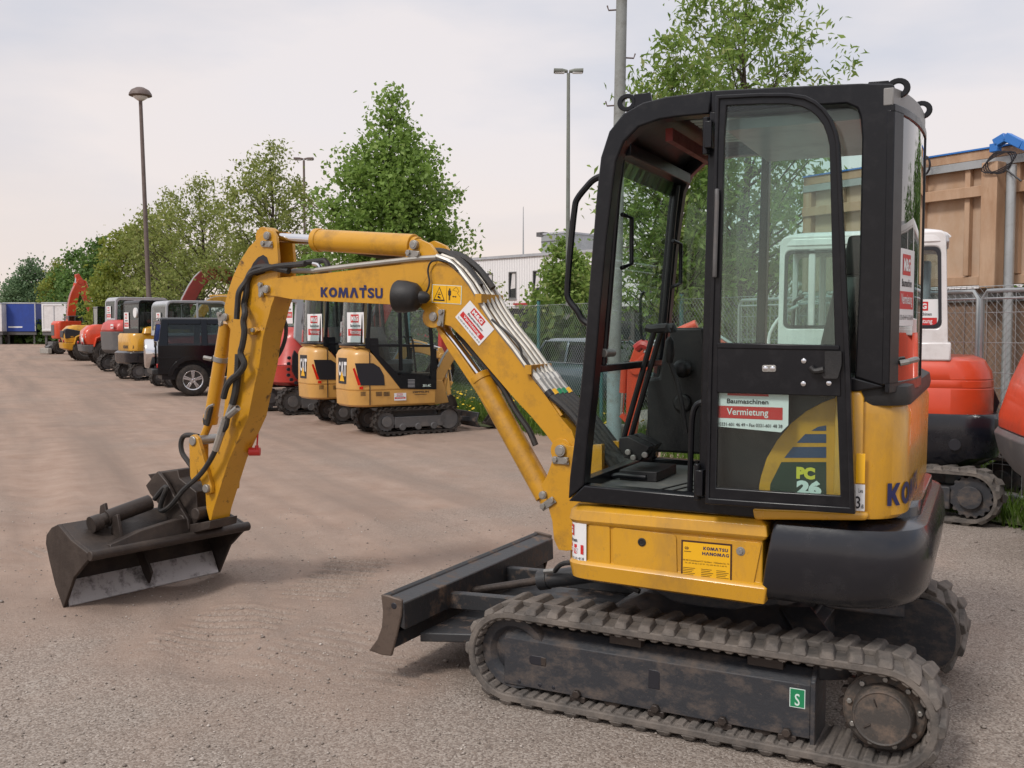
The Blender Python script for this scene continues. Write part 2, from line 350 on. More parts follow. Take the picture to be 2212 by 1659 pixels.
sx = N(n, 'ShaderNodeSeparateXYZ'); n.links.new(tc.outputs['Generated'], sx.inputs[0])
# overcast: warm pale band low down, bluish grey cloud above, brighter towards the zenith
S = 10.0      # the background strength is 0.1
K = lambda r, g, b: (r*S, g*S, b*S)
low = K(1.0, .855, .765); cl_d = K(.55, .62, .75); cl_l = K(.92, .865, .87)
cloud = mix(n, ramp(n, nz.outputs['Fac'], .38, .64), cl_d, cl_l)
el = ramp(n, sx.outputs['Z'], .03, .25)
ad = N(n, 'ShaderNodeMath', operation='ADD'); n.links.new(el, ad.inputs[0]); r2 = N(n, 'ShaderNodeMapRange'); n.links.new(nz2.outputs['Fac'], r2.inputs[0]); r2.inputs[1].default_value = .3; r2.inputs[2].default_value = .7; r2.inputs[3].default_value = -.35; r2.inputs[4].default_value = .35
n.links.new(r2.outputs[0], ad.inputs[1]); cp = N(n, 'ShaderNodeClamp'); n.links.new(ad.outputs[0], cp.inputs[0])
c = mix(n, cp.outputs[0], low, cloud)
c = mix(n, ramp(n, sx.outputs['Z'], .36, .8), c, K(1.12, 1.10, 1.13))
c = mix(n, .08, c, sky.outputs[0]); n.links.new(c, bg.inputs[0]); bg.inputs[1].default_value = .1
sl = bpy.data.lights.new('sun', 'SUN'); sl.energy = 2.1; sl.angle = R(12); sl.color = (1, .955, .90); so = bpy.data.objects.new('sun', sl); C.objects.link(so)
az = R(SUN_AZ); dv = Vector((math.sin(az)*math.cos(R(SUN_EL)), math.cos(az)*math.cos(R(SUN_EL)), math.sin(R(SUN_EL)))); so.rotation_euler = dv.to_track_quat('Z', 'Y').to_euler()
# ================================================================ ground
def axis(a, b, st, lo, hi, g):
    mid = list(np.arange(a, b+1e-6, st)); L = []; x = a; s = st
    while x > lo: s *= g; x -= s; L.append(x)
    Rr = []; x = mid[-1]; s = st
    while x < hi: s *= g; x += s; Rr.append(x)
    return np.array(L[::-1]+mid+Rr)
gx = axis(-4.2, 2.6, .028, -700, 700, 1.09); gy = axis(2.6, 8.6, .028, -60, 900, 1.07); gy = np.sort(np.concatenate([gy[(gy < 5.2) | (gy > 7.45)], np.arange(5.2, 7.45, .012)]))
GX, GY = np.meshgrid(gx, gy)
def vnoise(x, y, seed):
    r = np.random.default_rng(seed); T = r.random((64, 64)); xi = np.floor(x).astype(int); yi = np.floor(y).astype(int); fx = x-xi; fy = y-yi
    fx = fx*fx*(3-2*fx); fy = fy*fy*(3-2*fy); g = lambda i, j: T[(xi+i) % 64, (yi+j) % 64]
    return (g(0, 0)*(1-fx)+g(1, 0)*fx)*(1-fy)+(g(0, 1)*(1-fx)+g(1, 1)*fx)*fy-.5
HZ = .03*vnoise(GX*.7, GY*.7, 1)+.014*vnoise(GX*2.3, GY*2.3, 2)+.008*vnoise(GX*6, GY*6, 3)+.005*vnoise(GX*14, GY*14, 4)
near = np.exp(-((GX-.9)**2+(GY-4.6)**2)/3.); HZ *= 1-.75*near
PM = np.zeros_like(HZ); PG = np.zeros_like(HZ)
def prints(c, half_l, half_w, ang, amp, pitch):
    """lug marks pressed by a rubber track"""
    global HZ, PM, PG
    ca, sa = math.cos(R(ang)), math.sin(R(ang)); u = (GX-c[0])*ca+(GY-c[1])*sa; v = -(GX-c[0])*sa+(GY-c[1])*ca
    u2 = u+.018*vnoise(GX*3, GY*3, 9); m = np.clip((half_l-np.abs(u))/.15, 0, 1)*np.clip((half_w-np.abs(v)+.08*vnoise(GX*5, GY*5, 8))/.08, 0, 1)
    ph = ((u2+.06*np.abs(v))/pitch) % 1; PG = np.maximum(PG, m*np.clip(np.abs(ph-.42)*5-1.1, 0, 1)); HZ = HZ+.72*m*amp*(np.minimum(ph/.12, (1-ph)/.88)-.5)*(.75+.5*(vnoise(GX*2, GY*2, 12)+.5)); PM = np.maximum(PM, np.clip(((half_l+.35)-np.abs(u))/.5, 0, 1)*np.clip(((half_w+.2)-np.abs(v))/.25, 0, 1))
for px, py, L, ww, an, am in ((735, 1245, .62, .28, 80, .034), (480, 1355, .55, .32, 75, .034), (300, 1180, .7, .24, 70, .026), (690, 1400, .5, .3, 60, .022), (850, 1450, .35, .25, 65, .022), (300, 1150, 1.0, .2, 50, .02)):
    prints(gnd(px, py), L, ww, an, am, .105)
def rut(p, q, wd, dp):
    global HZ
    a, b = np.array(gnd(*p)), np.array(gnd(*q)); d = b-a; L = np.hypot(*d); d /= L; u = (GX-a[0])*d[0]+(GY-a[1])*d[1]; v = -(GX-a[0])*d[1]+(GY-a[1])*d[0]+.3*vnoise(u*.25, u*0, 5)
    m = np.clip(u/.8, 0, 1)*np.clip((L-u)/.8, 0, 1); HZ = HZ+m*(-dp*np.exp(-(v/wd)**2)+dp*.6*np.exp(-((np.abs(v)-wd*1.7)/(wd*.6))**2))
for p, q, wd, dp in (((160, 830), (560, 1500), .16, .02), ((60, 870), (60, 1300), .18, .025), ((330, 900), (800, 1180), .15, .018), ((40, 780), (420, 1150), .2, .02), ((420, 880), (1000, 960), .14, .02), ((780, 1480), (100, 1420), .12, .016)): rut(p, q, wd, dp)
FN = 1-np.clip((np.hypot(GX, GY)-30)/20, 0, 1); HZ *= FN
nx, ny = len(gx), len(gy); V = np.stack([GX, GY, HZ], -1).reshape(-1, 3)
idx = np.arange(nx*ny).reshape(ny, nx); FQ = np.stack([idx[:-1, :-1], idx[:-1, 1:], idx[1:, 1:], idx[1:, :-1]], -1).reshape(-1, 4)
def npmesh(name, V, FQ, mt, k=4, smooth=True):
    me = bpy.data.meshes.new(name); me.vertices.add(len(V)); me.vertices.foreach_set('co', np.ascontiguousarray(V, dtype=np.float32).ravel()); nf = len(FQ)
    me.loops.add(nf*k); me.loops.foreach_set('vertex_index', np.ascontiguousarray(FQ, dtype=np.int32).ravel()); me.polygons.add(nf); me.polygons.foreach_set('loop_start', np.arange(0, nf*k, k, dtype=np.int32))
    me.materials.append(mt); me.update(calc_edges=True)
    if smooth: me.polygons.foreach_set('use_smooth', np.ones(nf, dtype=bool))
    return me
def height(x, y):
    i = np.clip(np.searchsorted(gx, x), 1, nx-1); j = np.clip(np.searchsorted(gy, y), 1, ny-1); i = np.where(np.abs(gx[i-1]-x) < np.abs(gx[i]-x), i-1, i); j = np.where(np.abs(gy[j-1]-y) < np.abs(gy[j]-y), j-1, j); return HZ[j, i]
m, n, b = nt('gravel and dirt'); tc = N(n, 'ShaderNodeTexCoord'); o = tc.outputs['Object']
big = noise(n, .42, 5, .6, o); med = noise(n, 2.6, 6, .65, o); fine = noise(n, 85, 6, .75, o)
vo = N(n, 'ShaderNodeTexVoronoi', Scale=120.); n.links.new(o, vo.inputs['Vector']); vo2 = N(n, 'ShaderNodeTexVoronoi', Scale=28.); n.links.new(o, vo2.inputs['Vector'])
dirt = mix(n, ramp(n, med.outputs['Fac'], .3, .7), (.30, .205, .155), (.40, .295, .235)); 
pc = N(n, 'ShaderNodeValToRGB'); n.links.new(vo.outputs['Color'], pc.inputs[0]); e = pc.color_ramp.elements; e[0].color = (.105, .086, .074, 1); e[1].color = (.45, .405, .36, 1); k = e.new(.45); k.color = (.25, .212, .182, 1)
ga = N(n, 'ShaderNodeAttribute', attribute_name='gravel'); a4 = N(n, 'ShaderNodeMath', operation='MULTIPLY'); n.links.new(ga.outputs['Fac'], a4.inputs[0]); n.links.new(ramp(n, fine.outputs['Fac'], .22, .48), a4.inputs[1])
mr = N(n, 'ShaderNodeMapping'); mr.inputs['Rotation'].default_value = (0, 0, R(62.6)); n.links.new(o, mr.inputs[0]); ms = N(n, 'ShaderNodeMapping'); ms.inputs['Scale'].default_value = (.07, 1.0, 1); n.links.new(mr.outputs[0], ms.inputs[0]); sn = noise(n, 1.1, 5, .6, ms.outputs[0])
dirt = mix(n, ramp(n, sn.outputs['Fac'], .34, .60), (.24, .18, .145), dirt); md = N(n, 'ShaderNodeMath', operation='MULTIPLY'); n.links.new(ramp(n, big.outputs['Fac'], .52, .70), md.inputs[0]); md.inputs[1].default_value = .45; dirt = mix(n, md.outputs[0], dirt, (.205, .16, .135))
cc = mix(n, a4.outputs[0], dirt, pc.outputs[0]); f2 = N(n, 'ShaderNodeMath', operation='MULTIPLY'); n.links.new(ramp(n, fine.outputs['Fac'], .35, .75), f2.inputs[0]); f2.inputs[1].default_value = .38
cc = mix(n, f2.outputs[0], cc, (.22, .165, .135)); n.links.new(cc, b.inputs['Base Color']); b.inputs['Roughness'].default_value = .95; b.inputs['Specular IOR Level'].default_value = .2
h1 = N(n, 'ShaderNodeMath', operation='MULTIPLY'); n.links.new(vo.outputs['Distance'], h1.inputs[0]); h1.inputs[1].default_value = -.9
h2 = N(n, 'ShaderNodeMath', operation='ADD'); n.links.new(h1.outputs[0], h2.inputs[0]); n.links.new(fine.outputs['Fac'], h2.inputs[1]); h3 = N(n, 'ShaderNodeMath', operation='MULTIPLY_ADD'); n.links.new(vo2.outputs['Distance'], h3.inputs[0]); h3.inputs[1].default_value = -.25; n.links.new(h2.outputs[0], h3.inputs[2])
bp = N(n, 'ShaderNodeBump', Strength=.5, Distance=.007); n.links.new(h3.outputs[0], bp.inputs['Height']); n.links.new(bp.outputs[0], b.inputs['Normal']); M['ground'] = m
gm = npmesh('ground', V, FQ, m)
nb = .55*vnoise(GX*.55+3, GY*.55, 21)+.35*vnoise(GX*1.7, GY*1.7, 22)+.2*vnoise(GX*5, GY*5, 23)      # where loose grey gravel lies over the brown soil
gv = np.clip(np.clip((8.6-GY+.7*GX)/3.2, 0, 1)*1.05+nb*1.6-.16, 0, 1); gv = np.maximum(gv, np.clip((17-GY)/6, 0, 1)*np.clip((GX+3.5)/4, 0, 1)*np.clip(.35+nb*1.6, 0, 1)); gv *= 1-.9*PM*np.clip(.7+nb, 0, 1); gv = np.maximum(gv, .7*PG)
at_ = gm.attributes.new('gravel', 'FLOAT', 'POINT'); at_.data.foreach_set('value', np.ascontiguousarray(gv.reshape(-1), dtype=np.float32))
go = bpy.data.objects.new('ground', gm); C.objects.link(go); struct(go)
# loose pebbles in the foreground
pt_ = []; ico_v = np.array([(0, 0, 1), (.9, 0, .1), (.28, .85, -.1), (-.72, .53, .1), (-.72, -.53, -.1), (.28, -.85, .1), (0, 0, -.8)]); ico_f = np.array([(0, 1, 2), (0, 2, 3), (0, 3, 4), (0, 4, 5), (0, 5, 1), (6, 2, 1), (6, 3, 2), (6, 4, 3), (6, 5, 4), (6, 1, 5)])
NP = 9000; yy = 2.6+6.5*rng.random(NP)**1.5; xx = (rng.random(NP)*2-1)*.55*yy; sz = .003+.007*rng.random(NP)**4; sz[:260] *= 1.9
s3 = sz[:, None]*(0.7+.6*rng.random((NP, 3)))*np.array([1, 1, .6]); th = rng.random(NP)*6.28; pv = ico_v[None]*s3[:, None, :]; ct, st_ = np.cos(th)[:, None], np.sin(th)[:, None]
pv = np.stack([pv[..., 0]*ct-pv[..., 1]*st_, pv[..., 0]*st_+pv[..., 1]*ct, pv[..., 2]], -1)+np.stack([xx, yy, height(xx, yy)+sz*.3], -1)[:, None, :]
pm = leafmat('pebble', (.16, .13, .11), (.40, .35, .31), (.56, .50, .45), 0)
po = bpy.data.objects.new('pebbles', npmesh('pebbles', pv.reshape(-1, 3), (ico_f[None]+7*np.arange(NP)[:, None, None]).reshape(-1, 3), pm, 3)); C.objects.link(po); tag(po, 'small loose pebbles scattered over the gravel in the foreground', 'pebbles', kind='stuff')
# ================================================================ the big yellow mini excavator
VW = dict(A=(406.6, 474.4, .27573), B=(406.6, 576., .27573), b=(914.9, 440.5, .30646), k=(67.8, 881., .28595), c=(1152.1, 169.4, .3063), d=(1490.9, 169.4, .3063),
          e=(1152.1, 609.9, .32676), f=(1524.8, 643.8, .32676), t=(745.5, 1118.2, .337), u=(1423.2, 1118.2, .35663), s=(1186., 1016.6, .2298), l=(0., 542.2, .23285))
def Z(k, *pp): o = VW[k]; return [(o[0]+o[2]*a, o[1]+o[2]*b) for a, b in pp]
EX = Fr(.973, 4.622, 154.5); BO = Fr(.228, 4.82, 147.5)
ex = thing('mini_excavator', 'large yellow mini excavator in front with open cab door and wide bucket on the gravel', 'excavator', (EX.o[0], EX.o[1], 0), EX.a)
E_ = lambda y, k, *pp: EX.pts(y, *Z(k, *pp))
# ---- crawler tracks
IX, SX, CZ = .751, -.786, .225
def loop_at(s, r, ix=IX, sx=SX, cz=CZ):
    """point and outward normal at arc length s (fraction 0..1) of the belt"""
    Ls = ix-sx; La = math.pi*r; T = 2*Ls+2*La; d = (s % 1)*T
    if d < Ls: return (sx+d, cz+r, 0, 1, T)
    d -= Ls
    if d < La: a = math.pi/2-d/r; return (ix+r*math.cos(a), cz+r*math.sin(a), math.cos(a), math.sin(a), T)
    d -= La
    if d < Ls: return (ix-d, cz-r, 0, -1, T)
    d -= Ls; a = -math.pi/2-d/r; return (sx+r*math.cos(a), cz+r*math.sin(a), math.cos(a), math.sin(a), T)
def belt(mb, y0, y1, r, th, lug, npitch, ix, sx, cz, m, ribs=True):
    """rubber track: y0 inner edge, y1 outer edge"""
    n = 100; out = []; inn = []
    for i in range(n):
        x, z, a, b, T = loop_at(i/n, r, ix, sx, cz); out.append((x, z)); inn.append((x-a*th, z-b*th))
    mb.strip(out, inn, y0, y1, m, closed=True)
    T = loop_at(0, r, ix, sx, cz)[4]; pl = 1/npitch; ym = (y0+y1)/2; w = y1-y0
    for k in range(npitch):
        for row, (ya, yb, off) in enumerate(((ym+.06*w, y1+.012*w, 0), (ym+.10*w, y0-.004, .5))):
            v = []
            for (yy, sk, L0, L1) in ((ya, .10, .74, .52), (yb, -.12, .60, .34)):
                for L, h in ((L0, -.003), (L1, lug)):
                    for e in (-.5, .5):
                        sl = .16 if (h > 0 and yy == yb) else 0
                        x, z, a, b, _ = loop_at((k+off+sk+e*L)*pl, r, ix, sx, cz); v.append((x+a*h, yy-(w*sl*.35 if yy > ym else -w*sl*.35), z+b*h))
            mb.add(v, [(0, 1, 5, 4), (2, 6, 7, 3), (0, 2, 3, 1), (4, 5, 7, 6), (0, 4, 6, 2), (1, 3, 7, 5)], m)
    if ribs:
        for k in range(npitch*2):
            x, z, a, b, _ = loop_at(k*pl/2, r, ix, sx, cz); q = .012
            t = (-b, a); v = []
            for yy in (y0+.02*w, y1-.03*w):
                for e, h in ((-.02, th), (-.013, th+q), (.013, th+q), (.02, th)): v.append((x+t[0]*e-a*h, yy, z+t[1]*e-b*h))
            mb.add(v, [(0, 1, 2, 3)[::-1], (4, 5, 6, 7)]+[(i, i+1, i+5, i+4) for i in range(3)], m)
def sprocket(mb, x, z, y0, y1, r, nt_, m):
    pts = []
    for k in range(nt_*4):
        a = 2*math.pi*k/(nt_*4); q = r*(1.0, 1.0, .90, .90)[k % 4]; pts.append((x+q*math.cos(a), z+q*math.sin(a)))
    mb.prism(pts, y0, y1, m)
UL, UR = (-.0209, .0004, 0), R(-2)      # the undercarriage is turned a little against the house
for sg in (1, -1):
    ys = lambda y: y*sg
    mb = MB(); belt(mb, .45*sg, .75*sg, .198, .03, .023, 42, IX, SX, CZ, 'rubber'); bt = mb.build('crawler_track', ex, bev=.005, seg=1, loc=UL, rz=UR)
    mb = MB(); prof = [(.50, .075), (.695, .085), (.695, .292), (.635, .342), (.50, .345)]
    mb.loft([[(x, ys(a), b) for a, b in prof] for x in (.795, -.525)], 'frame')
    mb.loft([[(x, ys(a), b) for a, b in [(.48, .06), (.705, .066), (.705, .31), (.645, .36), (.48, .36)]] for x in (-.526, -.545)], 'frame')
    mb.b2((.30, ys(.64), .335), (.16, ys(.69), .372), 'steel'); mb.b2((-.28, ys(.64), .335), (-.42, ys(.69), .372), 'steel')
    for cx_, w, h in ((.63, .085, .042),):
        mb.prism(rounded([(cx_-w/2, .19), (cx_+w/2, .19), (cx_+w/2, .19+h), (cx_-w/2, .19+h)], .02), ys(.69), ys(.6965), 'ink'); mb.b2((cx_-.04, ys(.68), .192), (cx_-.015, ys(.698), .23), 'steel')  # dark plates drawn for the shade inside the frame slots
    mb.prism([(.075, .175), (.125, .175), (.125, .255), (.085, .255), (.075, .245)], ys(.69), ys(.6965), 'ink')
    for x in (.72, .62, .555): mb.cyl((x, ys(.69), .105), (x, ys(.697), .105), .009, 'ink', n=10)
    for x in (.44, .09, -.19, -.44):
        if x > -.4: mb.cyl((x-.15, ys(.52), .10), (x-.15, ys(.68), .10), .045, 'steel', n=14)
        mb.b2((x-.035, ys(.66), .062), (x+.035, ys(.704), .088), 'steel'); mb.cyl((x, ys(.70), .10), (x, ys(.72), .10), .019, 'steel', n=6)
    fr = mb.build('track_frame', bt, bev=.006)
    if sg > 0:
        mb = MB(); a, b = E_(.70, 'u', (800, 1138), (897, 1037)); q = lambda u, v, n: (u, .6955+n, v)
        mb.rect(q, a[0], a[1], b[0], b[1], 'pale', .0008); mb.rect(q, a[0]-.003, a[1]+.003, b[0]+.003, b[1]-.003, 'green', .0014)
        mb.text('S', q, a[0]-.02, a[1]+.008, b[0]+.02, b[1]-.02, 'pale', .002, .01); mb.build('inspection_label', bt)
    mb = MB(); sprocket(mb, SX, CZ, ys(.60), ys(.635), .168, 21, 'steel')
    mb.lathe((SX, ys(.56), CZ), (0, sg, 0), [(0, .15), (.09, .15), (.10, .14), (.10, .112), (.165, .106), (.175, .10), (.176, .096), (.172, .094), (.172, 0)], 'hub', 40)
    for k in range(9): 
        a = 2*math.pi*k/9+.2; mb.cyl((SX+.126*math.cos(a), ys(.655), CZ+.126*math.sin(a)), (SX+.126*math.cos(a), ys(.672), CZ+.126*math.sin(a)), .011, 'zinc', n=6)
    for a in (-.6, 1.2): mb.beam((SX+.045*math.cos(a), ys(.733), CZ+.045*math.sin(a)), (SX+.075*math.cos(a), ys(.733), CZ+.075*math.sin(a)), .012, .004, 'steel')
    if sg < 0:
        mb.prism(rounded([(SX-.175, CZ-.17), (SX+.45, CZ-.12), (SX+.45, CZ+.14), (SX-.175, CZ+.17)], [.16, .05, .05, .16], 10), -.435, -.455, 'frame'); mb.cyl((SX+.12, -.432, CZ+.10), (SX+.12, -.44, CZ+.10), .012, 'zinc', n=8)
    mb.build('drive_sprocket', bt, bev=.003)
    mb = MB(); mb.lathe((IX, ys(.50), CZ), (0, sg, 0), [(0, .05), (0, .16), (.02, .164), (.17, .164), (.19, .155), (.185, .12), (.16, .10), (.19, .06), (.19, 0)], 'frame', 36)
    mb.build('idler_wheel', bt)
mb = MB(); mb.b2((-.42, -.5, .17), (.42, .5, .40), 'frame'); mb.loft([[(x*s, y*s2, z) for x, y in ((-.36, -.5), (.36, -.5), (.36, .5), (-.36, .5))] for z, s, s2 in ((.36, 1.3, 1.0), (.46, .8, .6))], 'frame')
mb.cyl((0, 0, .44), (0, 0, .60), .36, 'frame', n=32); mb.beam((-.36, -.2, .42), (-.78, -.62, .30), .2, .09, 'frame'); mb.beam((-.36, .2, .42), (-.6, .6, .33), .14, .08, 'frame')
mb.build('undercarriage', ex, bev=.01, loc=UL, rz=UR)
# ---- dozer blade
mb = MB(); ep = E_(.75, 't', (195, 510), (240, 515), (335, 545), (330, 640), (300, 780), (265, 910), (200, 903), (115, 875), (170, 800), (200, 720), (207, 620))
mb.prism(ep, .735, .75, 'bladee'); mb.prism([(a+.012, b) for a, b in ep], -.895, -.88, 'bladee')
hc = E_(.75, 't', (283, 583))[0]; mb.cyl((hc[0], .7, hc[1]), (hc[0], .7515, hc[1]), .018, 'ink', n=16); mb.cyl((hc[0]+.012, -.8965, hc[1]), (hc[0]+.012, -.878, hc[1]), .018, 'pale', n=16)
f_ = [ep[0], ep[10], ep[9], ep[8], ep[7]]; bk = [(a-.022, b+(.0 if i else -.012)) for i, (a, b) in enumerate(f_)]
mb.strip(f_, bk, -.88, .735, 'bladem')
zt = ep[0][1]; xr = ep[2][0]
mb.loft([[(ep[0][0]-.02, y, zt-.015), (xr, y, zt-.03), (xr-.005, y, zt-.155), (ep[0][0]-.03, y, zt-.12)] for y in (-.88, .735)], 'bladem')
bz = ep[5]; mb.loft([[(ep[7][0]-.03, y, ep[7][1]+.01), (bz[0]-.01, y, bz[1]+.035), (bz[0]+.0, y, bz[1]+.10), (ep[8][0]-.03, y, ep[8][1]+.03)] for y in (-.88, .735)], 'bladem')
for y in (-.30, .30):
    mb.beam((xr+.02, y, .30), (.5, y*.9, .33), .05, .08, 'bladem')
mb.loft([[(xr, y, .17), (.55, y*.62, .20), (.55, y*.62, .235), (xr, y, .215)] for y in (-.60, .60)], 'bladem')
mb.build('dozer_blade', ex, bev=.006, loc=UL, rz=UR)
mb = MB(); mb.cyl((.48, .1, .50), (.90, .1, .40), .045, 'bladem', n=16); mb.cyl((.90, .1, .40), (xr+.03, .1, .29), .020, 'steel', n=14); mb.tube([(.80, .16, .47), (.72, .22, .53), (.55, .25, .55), (.42, .3, .5), (.3, .33, .47)], .012, 'hose', 8, 5); mb.cyl((.86, .15, .46), (.79, .165, .475), .011, 'zinc', n=8)
mb.cyl((.91, .1, .398), (.86, .1, .41), .05, 'bladem', n=16); mb.build('blade_cylinder', ex, loc=UL, rz=UR)
# ---- yellow skirt and counterweight
def plan(xr_, xf, y, rr, rf, off=0, n=7, back=None):
    return rounded([(xr_-off, y+off), (xr_-off, -y-off), (xf+off, -y-off), (xf+off, y+off)], [rr, rr, rf, rf], n)
mb = MB(); prof = [(.592, -.035), (.605, -.004), (.665, .006), (.678, -.002), (.684, -.014), (.845, -.014), (.852, -.002), (.866, .006), (.905, 0), (.925, -.022)]
mb.loft([[(x, y, z+(max(0, x)*.05 if z < .7 else 0)) for x, y in plan(-.36, .452, .785, .01, .07, o)] for z, o in prof], 'yshiny')
P1 = E_(.775, 's', (598, 530), (1195, 605), (1205, 1030), (610, 955)); P0 = E_(.775, 's', (380, 482), (572, 515), (575, 935), (380, 902)); P2 = E_(.775, 's', (1235, 610), (2000, 680), (1915, 1105), (1240, 1045))
for P in (P0, P1, P2): mb.prism(rounded(P, .016), .772, .778, 'yshiny')
q = E_(.78, 's', (872, 673))[0]; mb.lathe((q[0], .777, q[1]), (0, 1, 0), [(0, .017), (.004, .017), (.005, .015), (.005, .010), (.002, .009), (.002, 0)], 'plastic', 20)
q = E_(.78, 's', (1800, 760))[0]; mb.cyl((q[0], .777, q[1]), (q[0], .786, q[1]), .010, 'zinc', n=6); mb.lathe((q[0], .7775, q[1]), (0, 1, 0), [(0, .018), (.003, .016), (.003, .012)], 'zinc', 16)
sk = mb.build('side_skirt', ex, bev=.003)
mb = MB(); a, b = E_(.78, 's', (1240, 975), (1722, 640)); w, h = abs(b[0]-a[0]), b[1]-a[1]-.01; mp = lambda u, v, n: (a[0]-u, .7785+n, a[1]-.012+v+u*.0)
mb.rect(mp, 0, 0, w, h, 'brownink', .0006); mb.rect(mp, .007, .007, w-.007, h-.007, 'decaly', .0012)
logo(mb, 'KOMATSU', mp, w*.44, h*.785, w*.92, h*.87, 'blue'); logo(mb, 'HANOMAG', mp, w*.42, h*.65, w*.94, h*.735, 'blue')
mb.text('D', mp, w*.11, h*.76, w*.15, h*.83, 'brownink', .002, .06); mb.text('C', mp, w*.07, h*.76, w*.105, h*.83, 'brownink', .002, .06); mb.rect(mp, w*.06, h*.70, w*.2, h*.715, 'brownink', .002)
mb.text('06184 Kabelsketal-OT Gröbers · Hallesche Str. 7a', mp, w*.04, h*.46, w*.95, h*.50, 'brownink', .002, .005); mb.text('Tel. (03 46 05) 3 63 70 · Fax (03 46 05) 3 60 75', mp, w*.07, h*.385, w*.90, h*.425, 'brownink', .002, .005)
for k, u in enumerate((.04, .40, .70)):
    for j in range(5): mb.rect(mp, w*u, h*(.27-.045*j), w*(u+.24-.03*((j+k) % 3)), h*(.283-.045*j), 'brownink', .002)
mb.build('dealer_plate', sk)
mb = MB()
def corner(u, v, n):      # u metres from the sticker's rear edge round the front corner of the skirt
    x0, fl = .368, .012
    if u < fl: return (x0+u, .7795+n, v)
    A_, B_q, C_q = Vector((x0+fl, .7795)), Vector((.4455, .7795)), Vector((.4455, .712)); t = (u-fl)/.118
    if t > 1: return (.4455+n, .712-(u-fl-.118), v)
    p = A_*(1-t)**2+B_q*2*t*(1-t)+C_q*t*t; d = ((B_q-A_)*(1-t)+(C_q-B_q)*t).normalized(); return (p.x-d.y*(n+.002), p.y+d.x*(n+.002), v)
sticker(mb, lambda u, v, n: corner(.20-u, .687+v, n+.001), .20, .168); mb.build('rental_sticker', sk)
mb = MB(); sh = lambda z: -.33-(z-.58)*.16
rg = []
for z, o in [(.598, -.13), (.612, -.075), (.64, -.035), (.685, -.008), (.78, .004), (.88, -.004), (.915, -.02), (.932, -.06)]:
    p = rounded([(-.93-o, .80+o), (-.93-o, -.80-o), (-.33, -.80-o), (-.33, .80+o)], [.33, .33, .02, .02], 10)
    rg.append([(x if x < -.36 else sh(z)+(x+.33), y, z) for x, y in p])
mb.loft(rg, 'cw'); p = rounded([(-.88, .55), (-.88, -.55), (-.5, -.55), (-.5, .55)], [.25, .25, .02, .02], 8)
mb.loft([[(x, y*s, z) for x, y in p] for z, s in ((.92, 1.05), (.965, 1.0), (.98, .9))], 'cw')
mb.build('counterweight', ex, bev=.012, seg=3)
# ---- engine hood at the back
def hoodplan(o):
    bz = lambda a, b, c: [tuple(Vector(a)*(1-t)**2+Vector(b)*2*t*(1-t)+Vector(c)*t*t) for t in [i/10 for i in range(11)]]
    A_ = bz((-.645, .762), (-.845-o, .762), (-.845-o, .567)); return A_+[(x, -y) for x, y in A_[::-1]]
mb = MB()
mb.loft([[(x, y, z) for x, y in hoodplan(o)] for z, o in ((.955, -.02), (.97, 0), (1.34, .004), (1.372, -.01), (1.385, -.04))], 'yshiny')
mb.loft([[(x, y, z) for x, y in plan(-.70, -.60, .783, .008, .01, o, 4)] for z, o in ((.955, -.01), (.965, 0), (1.40, 0), (1.425, -.012))], 'yshiny')
hood = mb.build('engine_hood', ex, bev=.006)
mb = MB(); mb.loft([[(x, y, z) for x, y in plan(-.848-o, -.56, .75+o, .22, .01, 0, 9)] for z, o in ((1.372, 0), (1.40, .006), (1.44, .0), (1.462, -.04), (1.468, -.10))], 'plastic'); mb.build('grille_dome', ex, bev=.004)
mb = MB()
def hoodmap(u, v, n):     # u = distance round the rear left corner from x = -.70 on the side
    x0 = -.645; s = u
    if s < 0: return (x0-s, .762+n, v)
    L = .20*math.pi/2*.93
    if s < L:
        t = s/L; B = Vector((x0, .762))*(1-t)**2+Vector((-.845, .762))*2*t*(1-t)+Vector((-.845, .562))*t*t; T = (Vector((-.845, .762))-Vector((x0, .762)))*(1-t)+(Vector((-.845, .562))-Vector((-.845, .762)))*t; T.normalize()
        return (B.x+T.y*n, B.y-T.x*n, v) if False else (B.x-abs(T.y)*n, B.y+abs(T.x)*n, v)
    return (-.847-n, .562-(s-L), v)
logo(mb, 'KOMATSU', hoodmap, .125, 1.005, .62, 1.088, 'blue', .006); mb.build('maker_lettering', hood)
mb = MB(); a, b = E_(.785, 'f', (995, 1222), (1070, 1030)); mp = lambda u, v, n: (u, .7845+n, v)
mb.prism([(a[0]+.002, a[1]), (b[0]+.008, a[1]), (b[0]+.008, b[1]), (a[0]+.002, b[1])], .783, .787, 'reflect'); mb.build('reflector', ex, bev=.001)
mb = MB(); a, b = E_(.785, 'f', (985, 1405), (1064, 1235)); mp = lambda u, v, n: (a[0]-u, .7835+n, a[1]+v); w, h = abs(a[0]-b[0])-.006, b[1]-a[1]
mb.rect(mp, -.03, 0, w, h, 'white'); mb.text('93', mp, -.022, h*.08, w*.55, h*.55, 'ink', .002, .01); mb.text('dB', mp, w*.62, h*.1, w*.9, h*.25, 'ink', .002, .01); mb.text('Lwa', mp, w*.35, h*.68, w*.8, h*.85, 'ink', .002, .01); mb.build('noise_label', ex)
